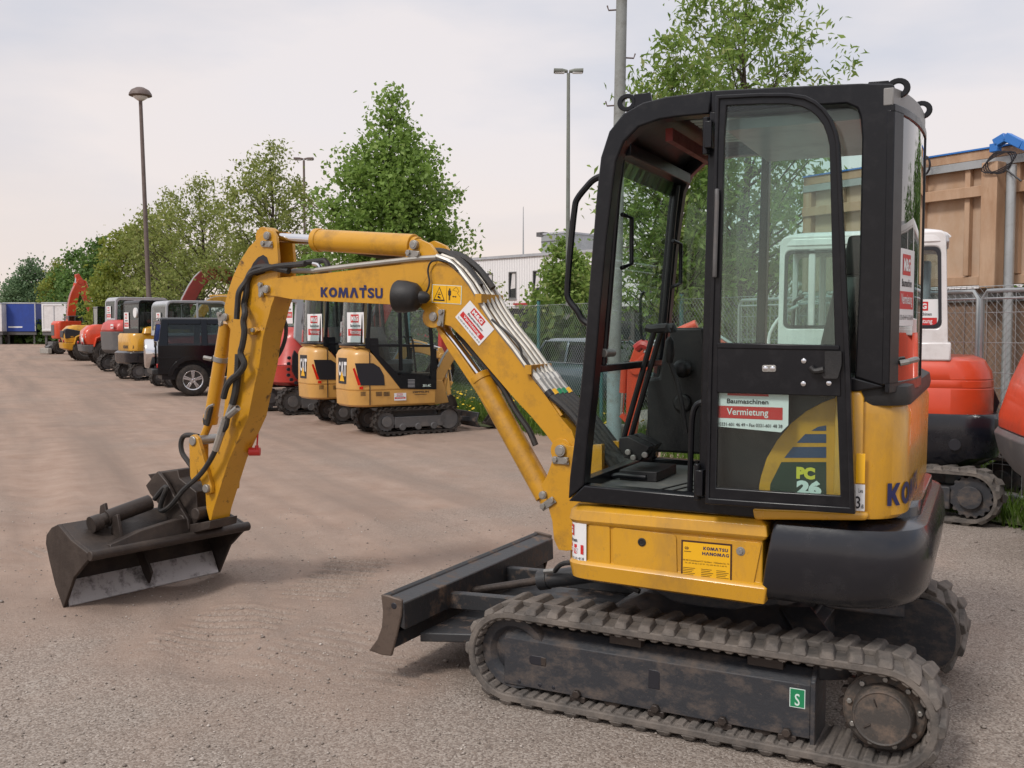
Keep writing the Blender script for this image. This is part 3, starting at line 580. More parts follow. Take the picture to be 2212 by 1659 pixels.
# ---- cab
CO = EX.pts(.78, (1228, 1078), (1231, 1030), (1240, 960), (1252, 860), (1264, 740), (1273, 620), (1281, 520), (1289, 420), (1298, 340), (1316, 284), (1346, 246), (1388, 222), (1440, 209), (1537, 196))
CI = EX.pts(.78, (1262, 1048), (1264, 1015), (1270, 945), (1280, 855), (1291, 740), (1301, 620), (1310, 520), (1322, 420), (1331, 350), (1349, 306), (1381, 274), (1426, 258), (1466, 252), (1534, 246))
RY = -.24
for k, (ya, yb, nm) in enumerate(((.785, .705, 'l'), (RY+.06, RY, 'r'))):
    mb = MB() if k == 0 else mb
    mb.strip(CO, CI, ya, yb, 'black')
    # sill, B pillar, roof rail, rear window ring
    sill_o = EX.pts(.78, (1228, 1082), (1440, 1101), (1640, 1119), (1850, 1119)); sill_i = EX.pts(.78, (1262, 1048), (1440, 1064), (1640, 1082), (1850, 1086))
    mb.strip(sill_o, sill_i, ya, yb, 'black')
    mb.prism(EX.pts(.78, (1508, 1072), (1534, 1075), (1552, 240), (1532, 240)), ya-.002, yb, 'black')
    ro = EX.pts(.78, (1536, 196), (1700, 187), (1860, 180), (1928, 181), (1932, 186), (1930, 260), (1925, 600), (1912, 835))
    ri = EX.pts(.78, (1536, 246), (1700, 231), (1828, 224), (1851, 234), (1859, 256), (1862, 300), (1856, 600), (1846, 815))
    mb.strip(ro, ri, ya-.001, yb, 'black')
    mb.prism(EX.pts(.78, (1545, 800), (1846, 815), (1912, 835), (1853, 846), (1545, 846)), ya-.003, yb, 'black')
x0r = ro[3][0]; zr = ro[3][1]
top = [(a, b) for a, b in CO[8:]]+[(a, b) for a, b in ro[1:4]]
mb.strip([(a, b-.004) for a, b in top], [(a, b-.045) for a, b in top], .70, RY+.06, 'black')          # roof
for xx in (x0r+.03,): pass
mb.build('cab_frame', ex, bev=.008, seg=2)
mb = MB(); zz = top[5][1]-.052
for k in range(9): mb.beam((top[4][0]-.03, .05+k*.06, top[4][1]-.052), (top[6][0]-.12, .05+k*.06, top[6][1]-.054), .034, .004, 'pale')
mb.b2((-.68, -.15, 2.42), (-.16, .66, 2.46), 'grey'); mb.beam((top[3][0]-.06, .62, top[3][1]-.10), (top[3][0]-.06, -.1, top[3][1]-.10), .03, .05, 'dred'); mb.build('roof_lining', ex)
mb = MB(); fl = CO[:12]
def front(z):      # x of the cab front at height z
    for (a, b), (c, d) in zip(CO, CO[1:]):
        if b <= z <= d: return a+(c-a)*(z-b)/(d-b)
    return CO[0][0]
def pane(z0, z1, off=-.03):
    zs = [z0+(z1-z0)*i/8 for i in range(9)]; A = [(front(z)+off, z) for z in zs]; B = [(front(z)+off-.006, z) for z in zs]; return A, B
A, B = pane(1.50, 2.37); mb.strip(A, B, .705, RY+.06, 'glass'); mb.build('windscreen', ex)
mb = MB(); A, B = pane(1.02, 1.47); mb.strip(A, B, .705, RY+.06, 'glass'); mb.build('lower_windscreen', ex)
mb = MB(); xx = front(1.485)-.035; mb.beam((xx, .705, 1.485), (xx, RY+.06, 1.485), .035, .03, 'black'); xx = front(2.39)-.05; mb.beam((xx, .705, 2.37), (xx, RY+.06, 2.37), .06, .05, 'black'); xx = front(1.0)-.03; mb.beam((xx, .705, .99), (xx, RY+.06, .99), .05, .07, 'black')
for y in (RY+.10, .665): mb.tube([(front(z)-.045, y, z) for z in (1.5, 1.75, 2.0, 2.2, 2.34)], .016, 'black', 6)
for y, z in ((.64, 2.02), (RY+.13, 1.97)):
    xx = front(z)-.07; mb.tube(rounded([(xx, y), (xx, y)], 0) and [(xx, y, z+.10), (xx-.02, y-.07, z+.09), (xx-.02, y-.07, z-.10), (xx, y, z-.12)], .011, 'black', 6)
mb.cyl((front(1.55)-.05, .69, 1.55), (front(1.55)-.06, .60, 1.55), .018, 'zinc', n=10); mb.build('window_bar', ex, bev=.004)
mb = MB(); mb.prism(EX.pts(.78, (1558, 240), (1850, 228), (1860, 300), (1848, 815), (1550, 800)), .735, .741, 'glass'); mb.build('side_window', ex)
mb = MB(); mb.prism([(a-.02, b) for a, b in CI[1:12]]+EX.pts(.78, (1534, 250), (1512, 1070)), RY+.02, RY+.026, 'glass'); mb.prism(EX.pts(.78, (1556, 246), (1850, 232), (1848, 815), (1545, 805)), RY+.02, RY+.026, 'glass'); mb.build('side_window', ex)
# curved back window
def rear(y, z0, z1, ins=0):
    t = (y-(.785+RY)/2)/((.785-RY)/2); return x0r-.072*(1-t*t)**.8-.004+ins
ys_ = [.785-(.785-RY)*i/14 for i in range(15)]
mb = MB(); zb = 1.45
mb.loft([[(rear(y, 0, 0), y, z) for y in ys_]+[(x0r+.03, y, z) for y in ys_[::-1]] for z in (zr-.075, zr-.012)], 'headm')
mb.build('rear_header', ex, bev=.004)
mb = MB(); mb.loft([[(rear(y, 0, 0), y, z) for y in ys_[1:9]]+[(rear(y, 0, 0)+.006, y, z) for y in ys_[1:9][::-1]] for z in (zb, zr-.08)], 'glassd')
rw = mb.build('rear_window', ex)
mb = MB(); e_ = .006
for za, zb_ in ((zb-.03, zb+.01), (zr-.10, zr-.07)): mb.loft([[(rear(y, 0, 0)-e_, y, z) for y in ys_]+[(rear(y, 0, 0)+.01, y, z) for y in ys_[::-1]] for z in (za, zb_)], 'black')
for ya, yb in ((0, 1), (8, 9), (9, 10), (10, 11), (11, 12), (12, 13), (13, 14)): mb.loft([[(rear(y, 0, 0)-e_, y, z) for y in (ys_[ya], ys_[yb])]+[(rear(y, 0, 0)+.02, y, z) for y in (ys_[yb], ys_[ya])] for z in (zb, zr-.09)], 'black')
mb.build('rear_window_seal', rw, bev=.003)
mb = MB(); L0 = .735
def rearmap(u, v, n):
    y = L0-u; return (rear(y, 0, 0)-.003-n, y, v)
sticker(mb, lambda u, v, n: rearmap(u, 1.66+v, n), .22, .28); mb.build('rental_sticker', rw)
mb = MB(); mb.tube([(rear(.70, 0, 0)-.005, .70, 1.525), (rear(.70, 0, 0)-.03, .69, 1.53), (rear(.62, 0, 0)-.03, .60, 1.535), (rear(.58, 0, 0)-.03, .55, 1.535)], .011, 'zinc', 8); mb.build('window_latch', rw)
mb = MB()
for (px, py, y, dx) in ((1355, 222, .60, 0), (1940, 191, .72, 0), (1990, 238, .25, 0)):
    mb.cut()
    x, z = EX.p(px, py, y)
    mb.strip([(x+.042*math.cos(a), z+.036*math.sin(a)) for a in np.linspace(0, 2*math.pi, 20, endpoint=False)], [(x+.02*math.cos(a), z+.018*math.sin(a)) for a in np.linspace(0, 2*math.pi, 20, endpoint=False)], y-.008, y+.008, 'black', closed=True)
    s_ = -1 if px < 1500 else 1; mb.prism([(x+.03*s_, z+.03), (x+.10*s_, z+.032), (x+.12*s_, z-.06), (x+.03*s_, z-.034)], y-.008, y+.008, 'black')
mb.build('lifting_eye', ex, bev=.003)
mb = MB(); hr = EX.pts(.72, *Z('c', (475, 690), (425, 715), (380, 760), (310, 850), (290, 930), (262, 1200), (240, 1480), (250, 1560), (310, 1640), (345, 1700), (400, 1740))); mb.tube([(a, .72, b) for a, b in hr], .014, 'black', 8, 4); mb.build('hand_rail', ex)
# side panel under the rear side window with the model decal
mb = MB(); mb.prism(EX.pts(.78, (1545, 846), (1853, 846), (1853, 1086), (1540, 1084)), .70, .748, 'black')
mp = lambda u, v, n: (u, .75+n, v)
oc = E_(.76, 'f', (345, 1390), (350, 1240), (362, 1180), (400, 1060), (470, 940), (560, 830), (660, 750), (760, 695), (850, 660), (1000, 640), (1000, 1400))
mb.prism(oc, .745, .755, 'yellow')
for pts in (((695, 878), (740, 852), (795, 842), (795, 878)), ((600, 958), (655, 900), (795, 900), (795, 958)), ((517, 1057), (575, 985), (795, 985), (795, 1057))): mb.poly(mp, E_(.76, 'f', *pts), 'decalb', .0065)
mb.poly(mp, E_(.76, 'f', (415, 1380), (425, 1230), (498, 1085), (795, 1085), (795, 1380)), 'decalg', .0065)
for t_, bx, c_ in (('PC', ((597, 1195), (722, 1122)), 'lime'), ('26', ((597, 1300), (765, 1210)), 'pale')):
    a, b = E_(.76, 'f', *bx); mb.text(t_, lambda u, v, n: (a[0]-u, .757+n, a[1]+v), 0, 0, a[0]-b[0], b[1]-a[1], c_, .001, .07)
mb.build('cab_side_panel', ex, bev=.002)
mb = MB(); mb.prism(E_(.78, 'f', (305, 1385), (1075, 1415), (1070, 1470), (320, 1465)), .74, .79, 'yshiny'); mb.build('lower_trim', ex, bev=.012)
# ---- cab interior
mb = MB(); mb.b2((-.62, RY+.06, .955), (.40, .70, .985), 'floor')
for k in range(7): mb.beam((.16-.02*k, .66-.12*k*.0-.02, .9865), (-.12-.0*k, .18, .9865), .006, .004, 'plastic') if False else mb.beam((.12-.055*k, .66, .9865), (.0-.055*k, .15, .9865), .008, .005, 'plastic')
mb.build('cab_floor', ex)
mb = MB(); mb.loft([[(x*s+o, y*s+.27, z) for x, y in rounded([(-.26, -.24), (.26, -.24), (.26, .24), (-.26, .24)], .08)] for z, s, o in ((1.0, .9, -.33), (1.22, .9, -.33), (1.26, 1, -.33), (1.36, 1, -.33), (1.40, .9, -.33))], 'plastic')
mb.loft([[(x*s+o, y*s+.27, z) for x, y in rounded([(-.06, -.23), (.06, -.23), (.06, .23), (-.06, .23)], .05)] for z, s, o in ((1.34, .95, -.52), (1.6, 1, -.56), (1.8, .96, -.60), (1.86, .8, -.61))], 'plastic')
mb.loft([[(x*s+o, y*s+.27, z) for x, y in rounded([(-.05, -.13), (.05, -.13), (.05, .13), (-.05, .13)], .04)] for z, s, o in ((1.86, .8, -.61), (1.93, 1, -.62), (2.02, .9, -.63))], 'plastic'); mb.build('driver_seat', ex, bev=.01)
mb = MB(); mb.prism(EX.pts(-.02, *Z('e', (890, 300), (1120, 300), (1160, 700), (1130, 1140), (800, 1120), (750, 1060), (750, 640), (830, 630), (860, 430), (900, 350))), -.17, -.02, 'plastic')
c1 = EX.p(*Z('e', (980, 800))[0], 0); mb.cyl((c1[0], -.03, c1[1]), (c1[0], .0, c1[1]), .045, 'plastic'); mb.b2((-.60, -.10, 1.0), (-.1, .04, 1.30), 'plastic')
mb.b2((-.58, .52, 1.0), (-.12, .64, 1.42), 'plastic'); c1 = EX.p(*Z('e', (985, 570))[0], .05); mb.lathe((c1[0], .0, c1[1]), (0, 1, 0), [(0, .03), (.02, .045), (.09, .04), (.11, .02)], 'plastic', 12); mb.build('control_console', ex, bev=.02, seg=3)
mb = MB(); pt = lambda y, *p: [(a, y, b) for a, b in EX.pts(y, *Z('e', *p))]
for y, o in ((.32, 0), (.24, 45)):
    mb.tube(pt(y, (585+o, 1110), (600+o, 1020), (690+o, 700), (770+o, 420), (800+o, 320)), .013, 'black', 8, 3); mb.tube(pt(y, (745+o, 300), (780+o, 308), (880+o, 300), (885+o, 330)), [.016, .02, .022, .018], 'plastic', 8)
mb.tube(pt(.66, (1035, 1395), (1045, 1000), (1055, 870), (1080, 810), (1125, 790)), .012, 'black', 8, 4); mb.tube(pt(.60, (1090, 1355), (1092, 1180)), .014, 'black', 8)
for y in (.16, -.1): mb.tube(pt(y, (1010, 1000), (960, 700), (900, 520)), .012, 'plastic', 8, 3); mb.lathe(pt(y, (900, 520))[0], (0, 0, 1), [(-.01, .015), (.03, .024), (.09, .022), (.11, .008)], 'plastic', 10)
mb.build('travel_lever', ex)
mb = MB(); p = pt(.30, (600, 1020), (660, 1010), (800, 1080), (740, 1170), (640, 1150), (600, 1080))
for y in (.33, .22): mb.prism([(a, b) for a, _, b in p], y-.04, y+.04, 'plastic')
mb.b2((p[0][0]-.02, .12, .985), (p[2][0]-.05, .42, 1.03), 'plastic')
for c in ((630, 1122), (665, 1158), (740, 1140)): a = pt(.375, c)[0]; mb.cyl(a, (a[0], .39, a[2]), .014, 'zinc', n=12)
mb.tube(pt(.42, (515, 1285), (570, 1275), (750, 1290)), .014, 'black', 6); mb.build('foot_pedal', ex, bev=.004)
mb = MB(); w_ = pt(RY+.1, (735, 60), (710, 110), (712, 320), (735, 390)); mb.tube(w_, .008, 'black', 6, 3); mb.tube(pt(RY+.1, (680, 440), (720, 410), (760, 425)), .024, 'redp', 8, 3); mb.tube(pt(RY+.1, (1075, 545), (1118, 545)), .02, 'redp', 8); mb.build('safety_lever', ex)
# ---- the open door folded back along the cab
DY = .845
DO = EX.pts(DY, *Z('d', (190, 128), (500, 112), (700, 112), (820, 130), (890, 165), (950, 215), (1000, 285), (1035, 370), (1055, 460)), (1826, 568), (1838, 840), (1848, 1108), (1690, 1097), (1526, 1086), (1532, 840), (1541, 560), (1547, 300))
DI = EX.pts(DY, *Z('d', (262, 195), (500, 185), (690, 185), (790, 203), (850, 232), (900, 275), (940, 330), (967, 400), (985, 480)), (1799, 580), (1808, 840), (1816, 1070), (1690, 1062), (1548, 1053), (1553, 840), (1560, 560), (1566, 300))
mb = MB(); mb.strip(DO, DI, DY-.012, DY+.012, 'black', closed=True); t_ = lambda A, B, k: [tuple(Vector(a)*(1-k)+Vector(b)*k) for a, b in zip(A, B)]
mb.strip(t_(DO, DI, -.02), t_(DO, DI, .35), DY-.022, DY+.022, 'black', closed=True)
mb.prism(EX.pts(DY, (1552, 742), (1816, 748), (1818, 856), (1550, 848)), DY-.014, DY+.016, 'black')
mb.strip(EX.pts(DY, (1551, 740), (1815, 746)), EX.pts(DY, (1551, 752), (1815, 757)), DY-.016, DY+.02, 'black'); 
mb.tube([(a, DY+.03, b) for a, b in EX.pts(DY, (1548, 600), (1549, 560), (1553, 440), (1553, 410))], .009, 'dgrey', 8)
for z_ in ((1527, 295), (1508, 1040)): a = EX.p(*z_, .80); mb.cyl((a[0], .81, a[1]-.07), (a[0], .81, a[1]+.07), .014, 'black', n=10); mb.b2((a[0]-.03, .795, a[1]-.05), (a[0], DY, a[1]+.05), 'black')
dr = mb.build('door', ex, bev=.004)
mb = MB(); up = [i for i in DI[:10]]+EX.pts(DY, (1804, 748), (1553, 742))+[DI[15], DI[16]]; mb.prism(up, DY-.003, DY+.003, 'glass'); mb.build('door_glass', dr)
mb = MB(); mb.prism(EX.pts(DY, (1552, 848), (1810, 856), (1817, 1072), (1546, 1054)), DY-.003, DY+.003, 'glass'); mb.build('door_glass', dr)
mb = MB(); mb.prism(rounded(E_(DY, 'f', (795, 350), (905, 350), (905, 440), (880, 530), (790, 530), (765, 490), (795, 470)), .006), DY+.016, DY+.034, 'plastic'); hp = E_(DY, 'f', (700, 452), (730, 480), (790, 470)); mb.tube([(a, DY+.04, b) for a, b in hp], [.010, .014, .012], 'plastic', 8, 3)
mb.prism(rounded(E_(DY, 'f', (378, 442), (470, 442), (470, 487), (378, 487)), .008), DY+.016, DY+.019, 'zinc')
for c in ((400, 465), (447, 465), (653, 415), (650, 565), (818, 562), (818, 470), (790, 495), (815, 505)): a = E_(DY, 'f', c)[0]; mb.lathe((a[0], DY+.018, a[1]), (0, 1, 0), [(0, .010), (.002, .009), (.004, .004), (.018 if c[1] < 480 and c[0] > 780 else .005, 0)], 'chrome', 10)
mb.build('door_latch', dr, bev=.002)
mb = MB(); a = E_(DY, 'f', (78, 850))[0]; b = E_(DY, 'f', (545, 640))[0]; W_ = a[0]-b[0]; H_ = b[1]-a[1]
mp = lambda u, v, n: (a[0]-u, DY-.008+n, a[1]+v)
mb.poly(mp, [(0, .0), (W_*.9, -.012), (W_, .015), (W_, H_), (0, H_)], 'white', 0)
mb.rect(mp, W_*.13, H_*.93, W_*.72, H_, 'red'); mb.text('Baumaschinen', mp, W_*.125, H_*.70, W_*.72, H_*.84, 'ink', .002, .02); mb.rect(mp, 0, H_*.26, W_*.92, H_*.62, 'red', .001); mb.text('Vermietung', mp, W_*.125, H_*.30, W_*.72, H_*.56, 'white', .002, .012)
mb.text('0331-601 46 49 • Fax 0331-601 48 38', mp, W_*.02, H_*.03, W_*.92, H_*.13, 'ink', .002, .01); mb.build('rental_sticker', dr)
# ---- boom, in its own frame (origin at the foot, y = 0 on the near face)
fo = EX.loc(*BO.o); boomrz = BO.a-EX.a
def bpart(mb, name, parent=None, **k): return mb.build(name, ex, loc=(fo[0], fo[1], 0), rz=boomrz, **k) if parent is None else mb.build(name, parent, **k)
B_ = lambda y, k, *pp: BO.pts(y, *Z(k, *pp))
TW = .165
up = B_(0, 'A', (560, 520), (580, 495), (640, 468), (740, 452), (1000, 428), (1300, 393), (1600, 360), (1800, 338), (1950, 330))+B_(0, 'b', (95, 400), (180, 432), (260, 505), (330, 595), (390, 695), (440, 785), (520, 905), (640, 1055), (740, 1195), (870, 1365), (960, 1500))+BO.pts(0, (1235, 930), (1246, 965))
lo = B_(0, 'A', (565, 560), (590, 590), (690, 602), (800, 622), (1000, 636), (1200, 646), (1450, 658), (1600, 665), (1720, 684))+B_(0, 'b', (-30, 722), (25, 770), (100, 838), (190, 862), (285, 955), (340, 1020), (400, 1092), (520, 1232), (640, 1372), (760, 1500), (860, 1620))+BO.pts(0, (1195, 960), (1218, 985))
mb = MB(); mb.strip(up, lo, 0, -TW, 'yellow')
lug = B_(0, 'A', (1640, 372), (1690, 315), (1735, 190), (1760, 165), (1800, 150), (1890, 190), (1930, 250), (1985, 330)); mb.prism(lug, -.004, -.026, 'yellow'); mb.prism(lug, -TW+.026, -TW+.004, 'yellow')
boss = B_(0, 'b', (72, 795))[0]; mb.cyl((boss[0], -TW-.01, boss[1]), (boss[0], .008, boss[1]), .058, 'yellow', n=24)
fb = BO.p(1214, 974, 0); mb.cyl((fb[0], -TW-.01, fb[1]), (fb[0], .006, fb[1]), .06, 'yellow', n=24)
mb.tube([(a, -.02, b+.002) for a, b in up[5:20]], .012, 'yellow', 6)
boom = bpart(mb, 'boom', bev=.008)
def pin(mb, x, z, y, r=.026, ang=0, plate=True, m='zinc'):
    mb.cyl((x, y-.01, z), (x, y+.016, z), r, m, n=20); mb.cyl((x, y+.016, z), (x, y+.019, z), r*.72, m, n=20)
    if plate:
        c, s = math.cos(ang), math.sin(ang)
        mb.prism([(x+c*a-s*b, z+s*a+c*b) for a, b in ((-.04, -.03), (.04, -.03), (.045, -.065), (-.045, -.065))], y, y+.008, m)
        for a in (-.03, .03): mb.cyl((x+c*a+s*.045, y, z+s*a-c*.045), (x+c*a+s*.045, y+.018, z+s*a-c*.045), .015, m, n=6)
mb = MB()
for p, an in ((B_(0, 'A', (622, 545))[0], 1.5), (B_(0, 'b', (80, 795))[0], -1.45), (B_(0, 'A', (1778, 198))[0], .15)): mb.cut(); pin(mb, p[0], p[1], .004, .024, an)
mb.build('pivot_pin', boom, bev=.002)
mb = MB(); a, b = B_(0, 'A', (1040, 612), (1525, 540)); dz = B_(0, 'A', (1525, 622))[0]; sl = (dz[1]-a[1])/(a[0]-dz[0])*-1
def bm(u, v, n): return (a[0]-u, .003+n, a[1]+v+u*.0-u*.02)
Wd = a[0]-b[0]; Ht = .075
parts_ = (('K', 0, .135), ('O', .145, .285), ('M', .300, .475), ('A', .480, .625), ('T', .625, .745), ('S', .755, .865), ('U', .885, 1.0))
a = B_(0, 'A', (1040, 607))[0]; b = B_(0, 'A', (1525, 617))[0]; up0 = B_(0, 'A', (1040, 527))[0]; slope = (b[1]-a[1])/(a[0]-b[0]); Ht = up0[1]-a[1]
bm = lambda u, v, n: (a[0]-u, .001+n, a[1]+v+u*slope)
logo(mb, 'KOMATSU', bm, 0, 0, Wd, Ht*.97, 'blue')
mb.rect(bm, Wd*.705, Ht*1.0, Wd*.745, Ht*1.22, 'blue', .002)
mb.build('maker_lettering', boom)
mb = MB(); c4 = B_(0, 'A', (1910, 650), (2140, 665), (2145, 525), (1915, 507)); o_ = Vector((c4[0][0], c4[0][1])); ue = Vector(c4[1])-o_; ve = Vector(c4[3])-o_
wm = lambda u, v, n: (o_.x+ue.x*u+ve.x*v, .001+n, o_.y+ue.y*u+ve.y*v)
mb.rect(wm, 0, 0, 1, 1, 'pale', .0006); mb.rect(wm, .02, .03, .98, .97, 'decaly', .0012); mb.rect(wm, .495, .03, .505, .97, 'brownink', .0018)
tri = lambda r, w: [(.25-.2*r, .5-.36*r-.02), (.25+.2*r, .5-.36*r-.02), (.25, .5+.42*r-.02)]
mb.poly(wm, tri(1, 0), 'ink', .0018); mb.poly(wm, tri(.78, 0), 'decaly', .0024); mb.rect(wm, .20, .45, .30, .50, 'ink', .003); mb.poly(wm, [(.2, .3), (.28, .24), (.32, .27), (.24, .40), (.2, .38)], 'ink', .003); mb.text('o', wm, .235, .52, .265, .60, 'ink', .003, .05)
mb.text('o', wm, .575, .72, .625, .84, 'ink', .002, .12); mb.poly(wm, [(.55, .72), (.65, .72), (.65, .45), (.625, .45), (.625, .18), (.605, .18), (.602, .42), (.597, .42), (.594, .18), (.575, .18), (.575, .45), (.55, .45)], 'ink', .002)
mb.poly(wm, [(.69, .40), (.73, .46), (.73, .42), (.80, .42), (.80, .46), (.84, .40), (.80, .34), (.80, .38), (.73, .38), (.73, .34)], 'ink', .002)
for s0, s1 in (((.70, .75), (.82, .92)), ((.82, .92), (.92, .70)), ((.92, .70), (.86, .60)), ((.86, .60), (.96, .40)), ((.70, .75), (.86, .68))):
    d = Vector((s1[0]-s0[0], s1[1]-s0[1])); nn = Vector((-d.y, d.x)).normalized()*.006; mb.poly(wm, [(s0[0]+nn.x, s0[1]+nn.y), (s1[0]+nn.x, s1[1]+nn.y), (s1[0]-nn.x, s1[1]-nn.y), (s0[0]-nn.x, s0[1]-nn.y)], 'ink', .002)
mb.build('warning_label', boom)
mb = MB(); c4 = B_(0, 'b', (225, 797), (392, 1000), (495, 882), (330, 680)); o2 = Vector(c4[0]); u2 = Vector(c4[1])-o2; v2 = Vector(c4[3])-o2
sm = lambda u, v, n: (o2.x+u2.x*u+v2.x*v, .0015+n, o2.y+u2.y*u+v2.y*v); sticker(mb, sm, 1, 1); mb.build('rental_sticker', boom)
# arm cylinder on top of the boom
yc = -TW/2
def bcyl(name, r0, r1, rod0, k, rb, rr, mat_='yellow', parent=boom, extra=None):
    mb = MB(); A, Bq, D = [Vector((p[0], yc, p[1])) for p in (r0, r1, rod0)]
    mb.cyl(A, Bq, rb, mat_, n=24); d = (Bq-A).normalized(); mb.cyl(A-d*.002, A+d*.035, rb*1.08, mat_, n=24); mb.cyl(D, A+d*.02, rr, 'chrome', n=18)
    mb.cyl(Bq, Bq+d*.03, rb*.8, mat_, n=20)
    for e in (D,): mb.cyl((e.x, yc-.045, e.z), (e.x, yc+.045, e.z), rr*2., mat_, n=16)
    if extra: extra(mb)
    return mb.build(name, parent, bev=.003)
pA = B_(yc, 'A', (1005, 160), (1770, 205), (625, 138))
bcyl('arm_cylinder', pA[0], pA[1], pA[2], 'A', .062, .029, 'yellow')
# boom cylinder underneath with guard plate
pB = B_(yc, 'b', (395, 1210), (800, 1780), (85, 800)); pBend = BO.p(1180, 1072, yc)
bcyl('boom_cylinder', pB[0], pBend, pB[2], 'b', .055, .027)
mb = MB(); gl = B_(0, 'b', (60, 870), (85, 868), (200, 1010), (350, 1225), (500, 1470), (545, 1585), (520, 1598), (440, 1470), (300, 1260), (150, 1035)); mb.prism(gl, -.03, -.042, 'yellow'); mb.build('cylinder_guard', boom, bev=.003)
# pipes and hoses along the boom
mb = MB(); tp = up[3:9]+up[9:18]
for k in range(5):
    y = -.0-.046*k; st = 4 if k < 2 else 8
    pth = [(a, y, b+.022) for a, b in up[st:18]]
    mb.tube([(p[0]+(0), p[1], p[2]+(.010 if k else .0)) for p in pth], .0115 if k else .0145, 'pipe', 8)
    mb.cut()
for q in (13, 17):
    mb.cut(); p = up[q]; d = (Vector(up[q+1])-Vector(up[q-1])).normalized(); mb.beam((p[0]-d.y*-.02, .03, p[1]+.02), (p[0]+.02, -TW-.06, p[1]+.02), .035, .045, 'yellow')
    for k in range(4): mb.cyl((p[0]+.02, -.02-.04*k, p[1]+.04), (p[0]+.03, -.02-.04*k, p[1]+.058), .009, 'zinc', n=6)
mb.build('hydraulic_pipe', boom)
mb = MB(); p18 = up[18]
for k in range(5):
    mb.cut(); y = -.0-.046*k; a0 = up[17]; d = Vector(up[18])-Vector(up[17]); d.normalize()
    s0 = Vector((a0[0], y, a0[1]+.034)); f1 = s0+Vector((d.x*.09, 0, d.y*.09)); f2 = f1+Vector((d.x*.07, 0, d.y*.07))
    mb.cyl(s0, f1, .0135, 'pipe', n=8); mb.cyl(s0+(f1-s0)*.6, f1, .02, 'zinc', n=6); mb.cyl(f1, f2, .019, 'zinc', n=8); f3 = f2+Vector((d.x*.03, 0, d.y*.03)); mb.cyl(f2, f3, .0205, ('ink', 'decaly', 'green', 'green', 'decaly')[k], n=10)
    e1 = Vector((f3.x-.20-.012*k, y-.01, f3.z-.185-.012*k)); mb.tube([f3, f3.lerp(e1, .5)+Vector((0, 0, .018)), e1, e1+Vector((-.13, -.03, -.16)), e1+Vector((-.17, -.05, -.33))], .0185, 'hose', 8, 4)
hz = B_(-.06, 'b', (60, 360), (140, 366), (215, 400), (300, 470), (370, 560), (400, 605))
for y in (-.06, -.13): mb.cut(); mb.tube([(a+(.0 if y > -.1 else -.03), y, b+(.02 if y > -.1 else .01)) for a, b in hz], .019, 'hose', 8, 3)
h2 = B_(-.02, 'A', (820, 405), (760, 392), (640, 372), (560, 385), (515, 430), (492, 500), (487, 580), (470, 660)); h3 = B_(-.05, 'A', (985, 352), (900, 360), (760, 372), (640, 400), (560, 430), (522, 490), (500, 570), (488, 660), (480, 780))
mb.cut(); mb.tube([(a, .012, b) for a, b in h2]+[(a, .055, b) for a, b in B_(.055, 'A', (445, 730), (432, 800), (440, 880), (425, 980), (410, 1050), (440, 1130), (400, 1200), (340, 1250), (300, 1310), (275, 1400))], .019, 'hose', 8, 4)
mb.cut(); mb.tube([(a, .02, b) for a, b in h3[:6]]+[(a, .05, b) for a, b in h3[6:]], .017, 'hose', 8, 4)
mb.cut(); mb.tube([(a, -.05, b) for a, b in B_(-.05, 'A', (1105, 420), (1095, 360), (1075, 325), (1040, 322), (880, 345), (800, 365))], .016, 'hose', 8, 4); mb.cut(); mb.tube([(a, -.03, b) for a, b in B_(-.03, 'A', (1110, 405), (900, 402), (820, 402))], .015, 'zinc', 8); mb.cut(); mb.tube([(a, -.05, b) for a, b in B_(-.05, 'A', (1100, 410), (1098, 360), (1078, 325), (1045, 320))], .013, 'chrome', 8, 4); mb.cut(); mb.tube([(a, -.04, b) for a, b in B_(-.04, 'A', (1035, 385), (1020, 355), (980, 345))], .013, 'chrome', 8, 3)
mb.cut(); mb.tube([(a, -.14, b) for a, b in B_(-.14, 'A', (1230, 232), (1400, 262), (1480, 278), (1660, 290))], .018, 'hose', 8, 3)
mb.cut(); mb.tube([(a, -.10, b) for a, b in B_(-.1, 'b', (240, 905), (320, 1010), (470, 1190), (560, 1300), (650, 1460), (740, 1590), (790, 1700))], .016, 'hose', 8, 4)
mb.cut(); mb.tube([(a, .012, b) for a, b in B_(.012, 'b', (480, 815), (560, 880), (640, 955), (680, 1010), (700, 1080), (760, 1150))], .006, 'hose', 6, 4)
mb.build('hydraulic_hose', boom)
mb = MB(); wl = B_(.05, 'A', (1650, 610), (1800, 605), (1835, 610)); lx, lz = wl[0]; d = Vector((-1, .35, .02)).normalized()
c0 = B_(.06, 'A', (1790, 607))[0]; mb.lathe((c0[0], .07, c0[1]), (.96, .22, .05), [(-.08, .012), (-.06, .03), (-.03, .034), (-.02, .055), (.0, .072), (.05, .082), (.10, .084), (.11, .078), (.105, .07), (.09, 0)], 'plastic', 28)
mb.cyl((c0[0], -.02, c0[1]), (c0[0], .06, c0[1]), .02, 'plastic', n=10); mb.tube([(a, .02, b) for a, b in B_(.02, 'A', (1830, 595), (1870, 560), (1890, 490), (1878, 400), (1900, 335), (1960, 318), (2060, 345), (2110, 400))], .005, 'hose', 6, 4); mb.build('work_lamp', boom)
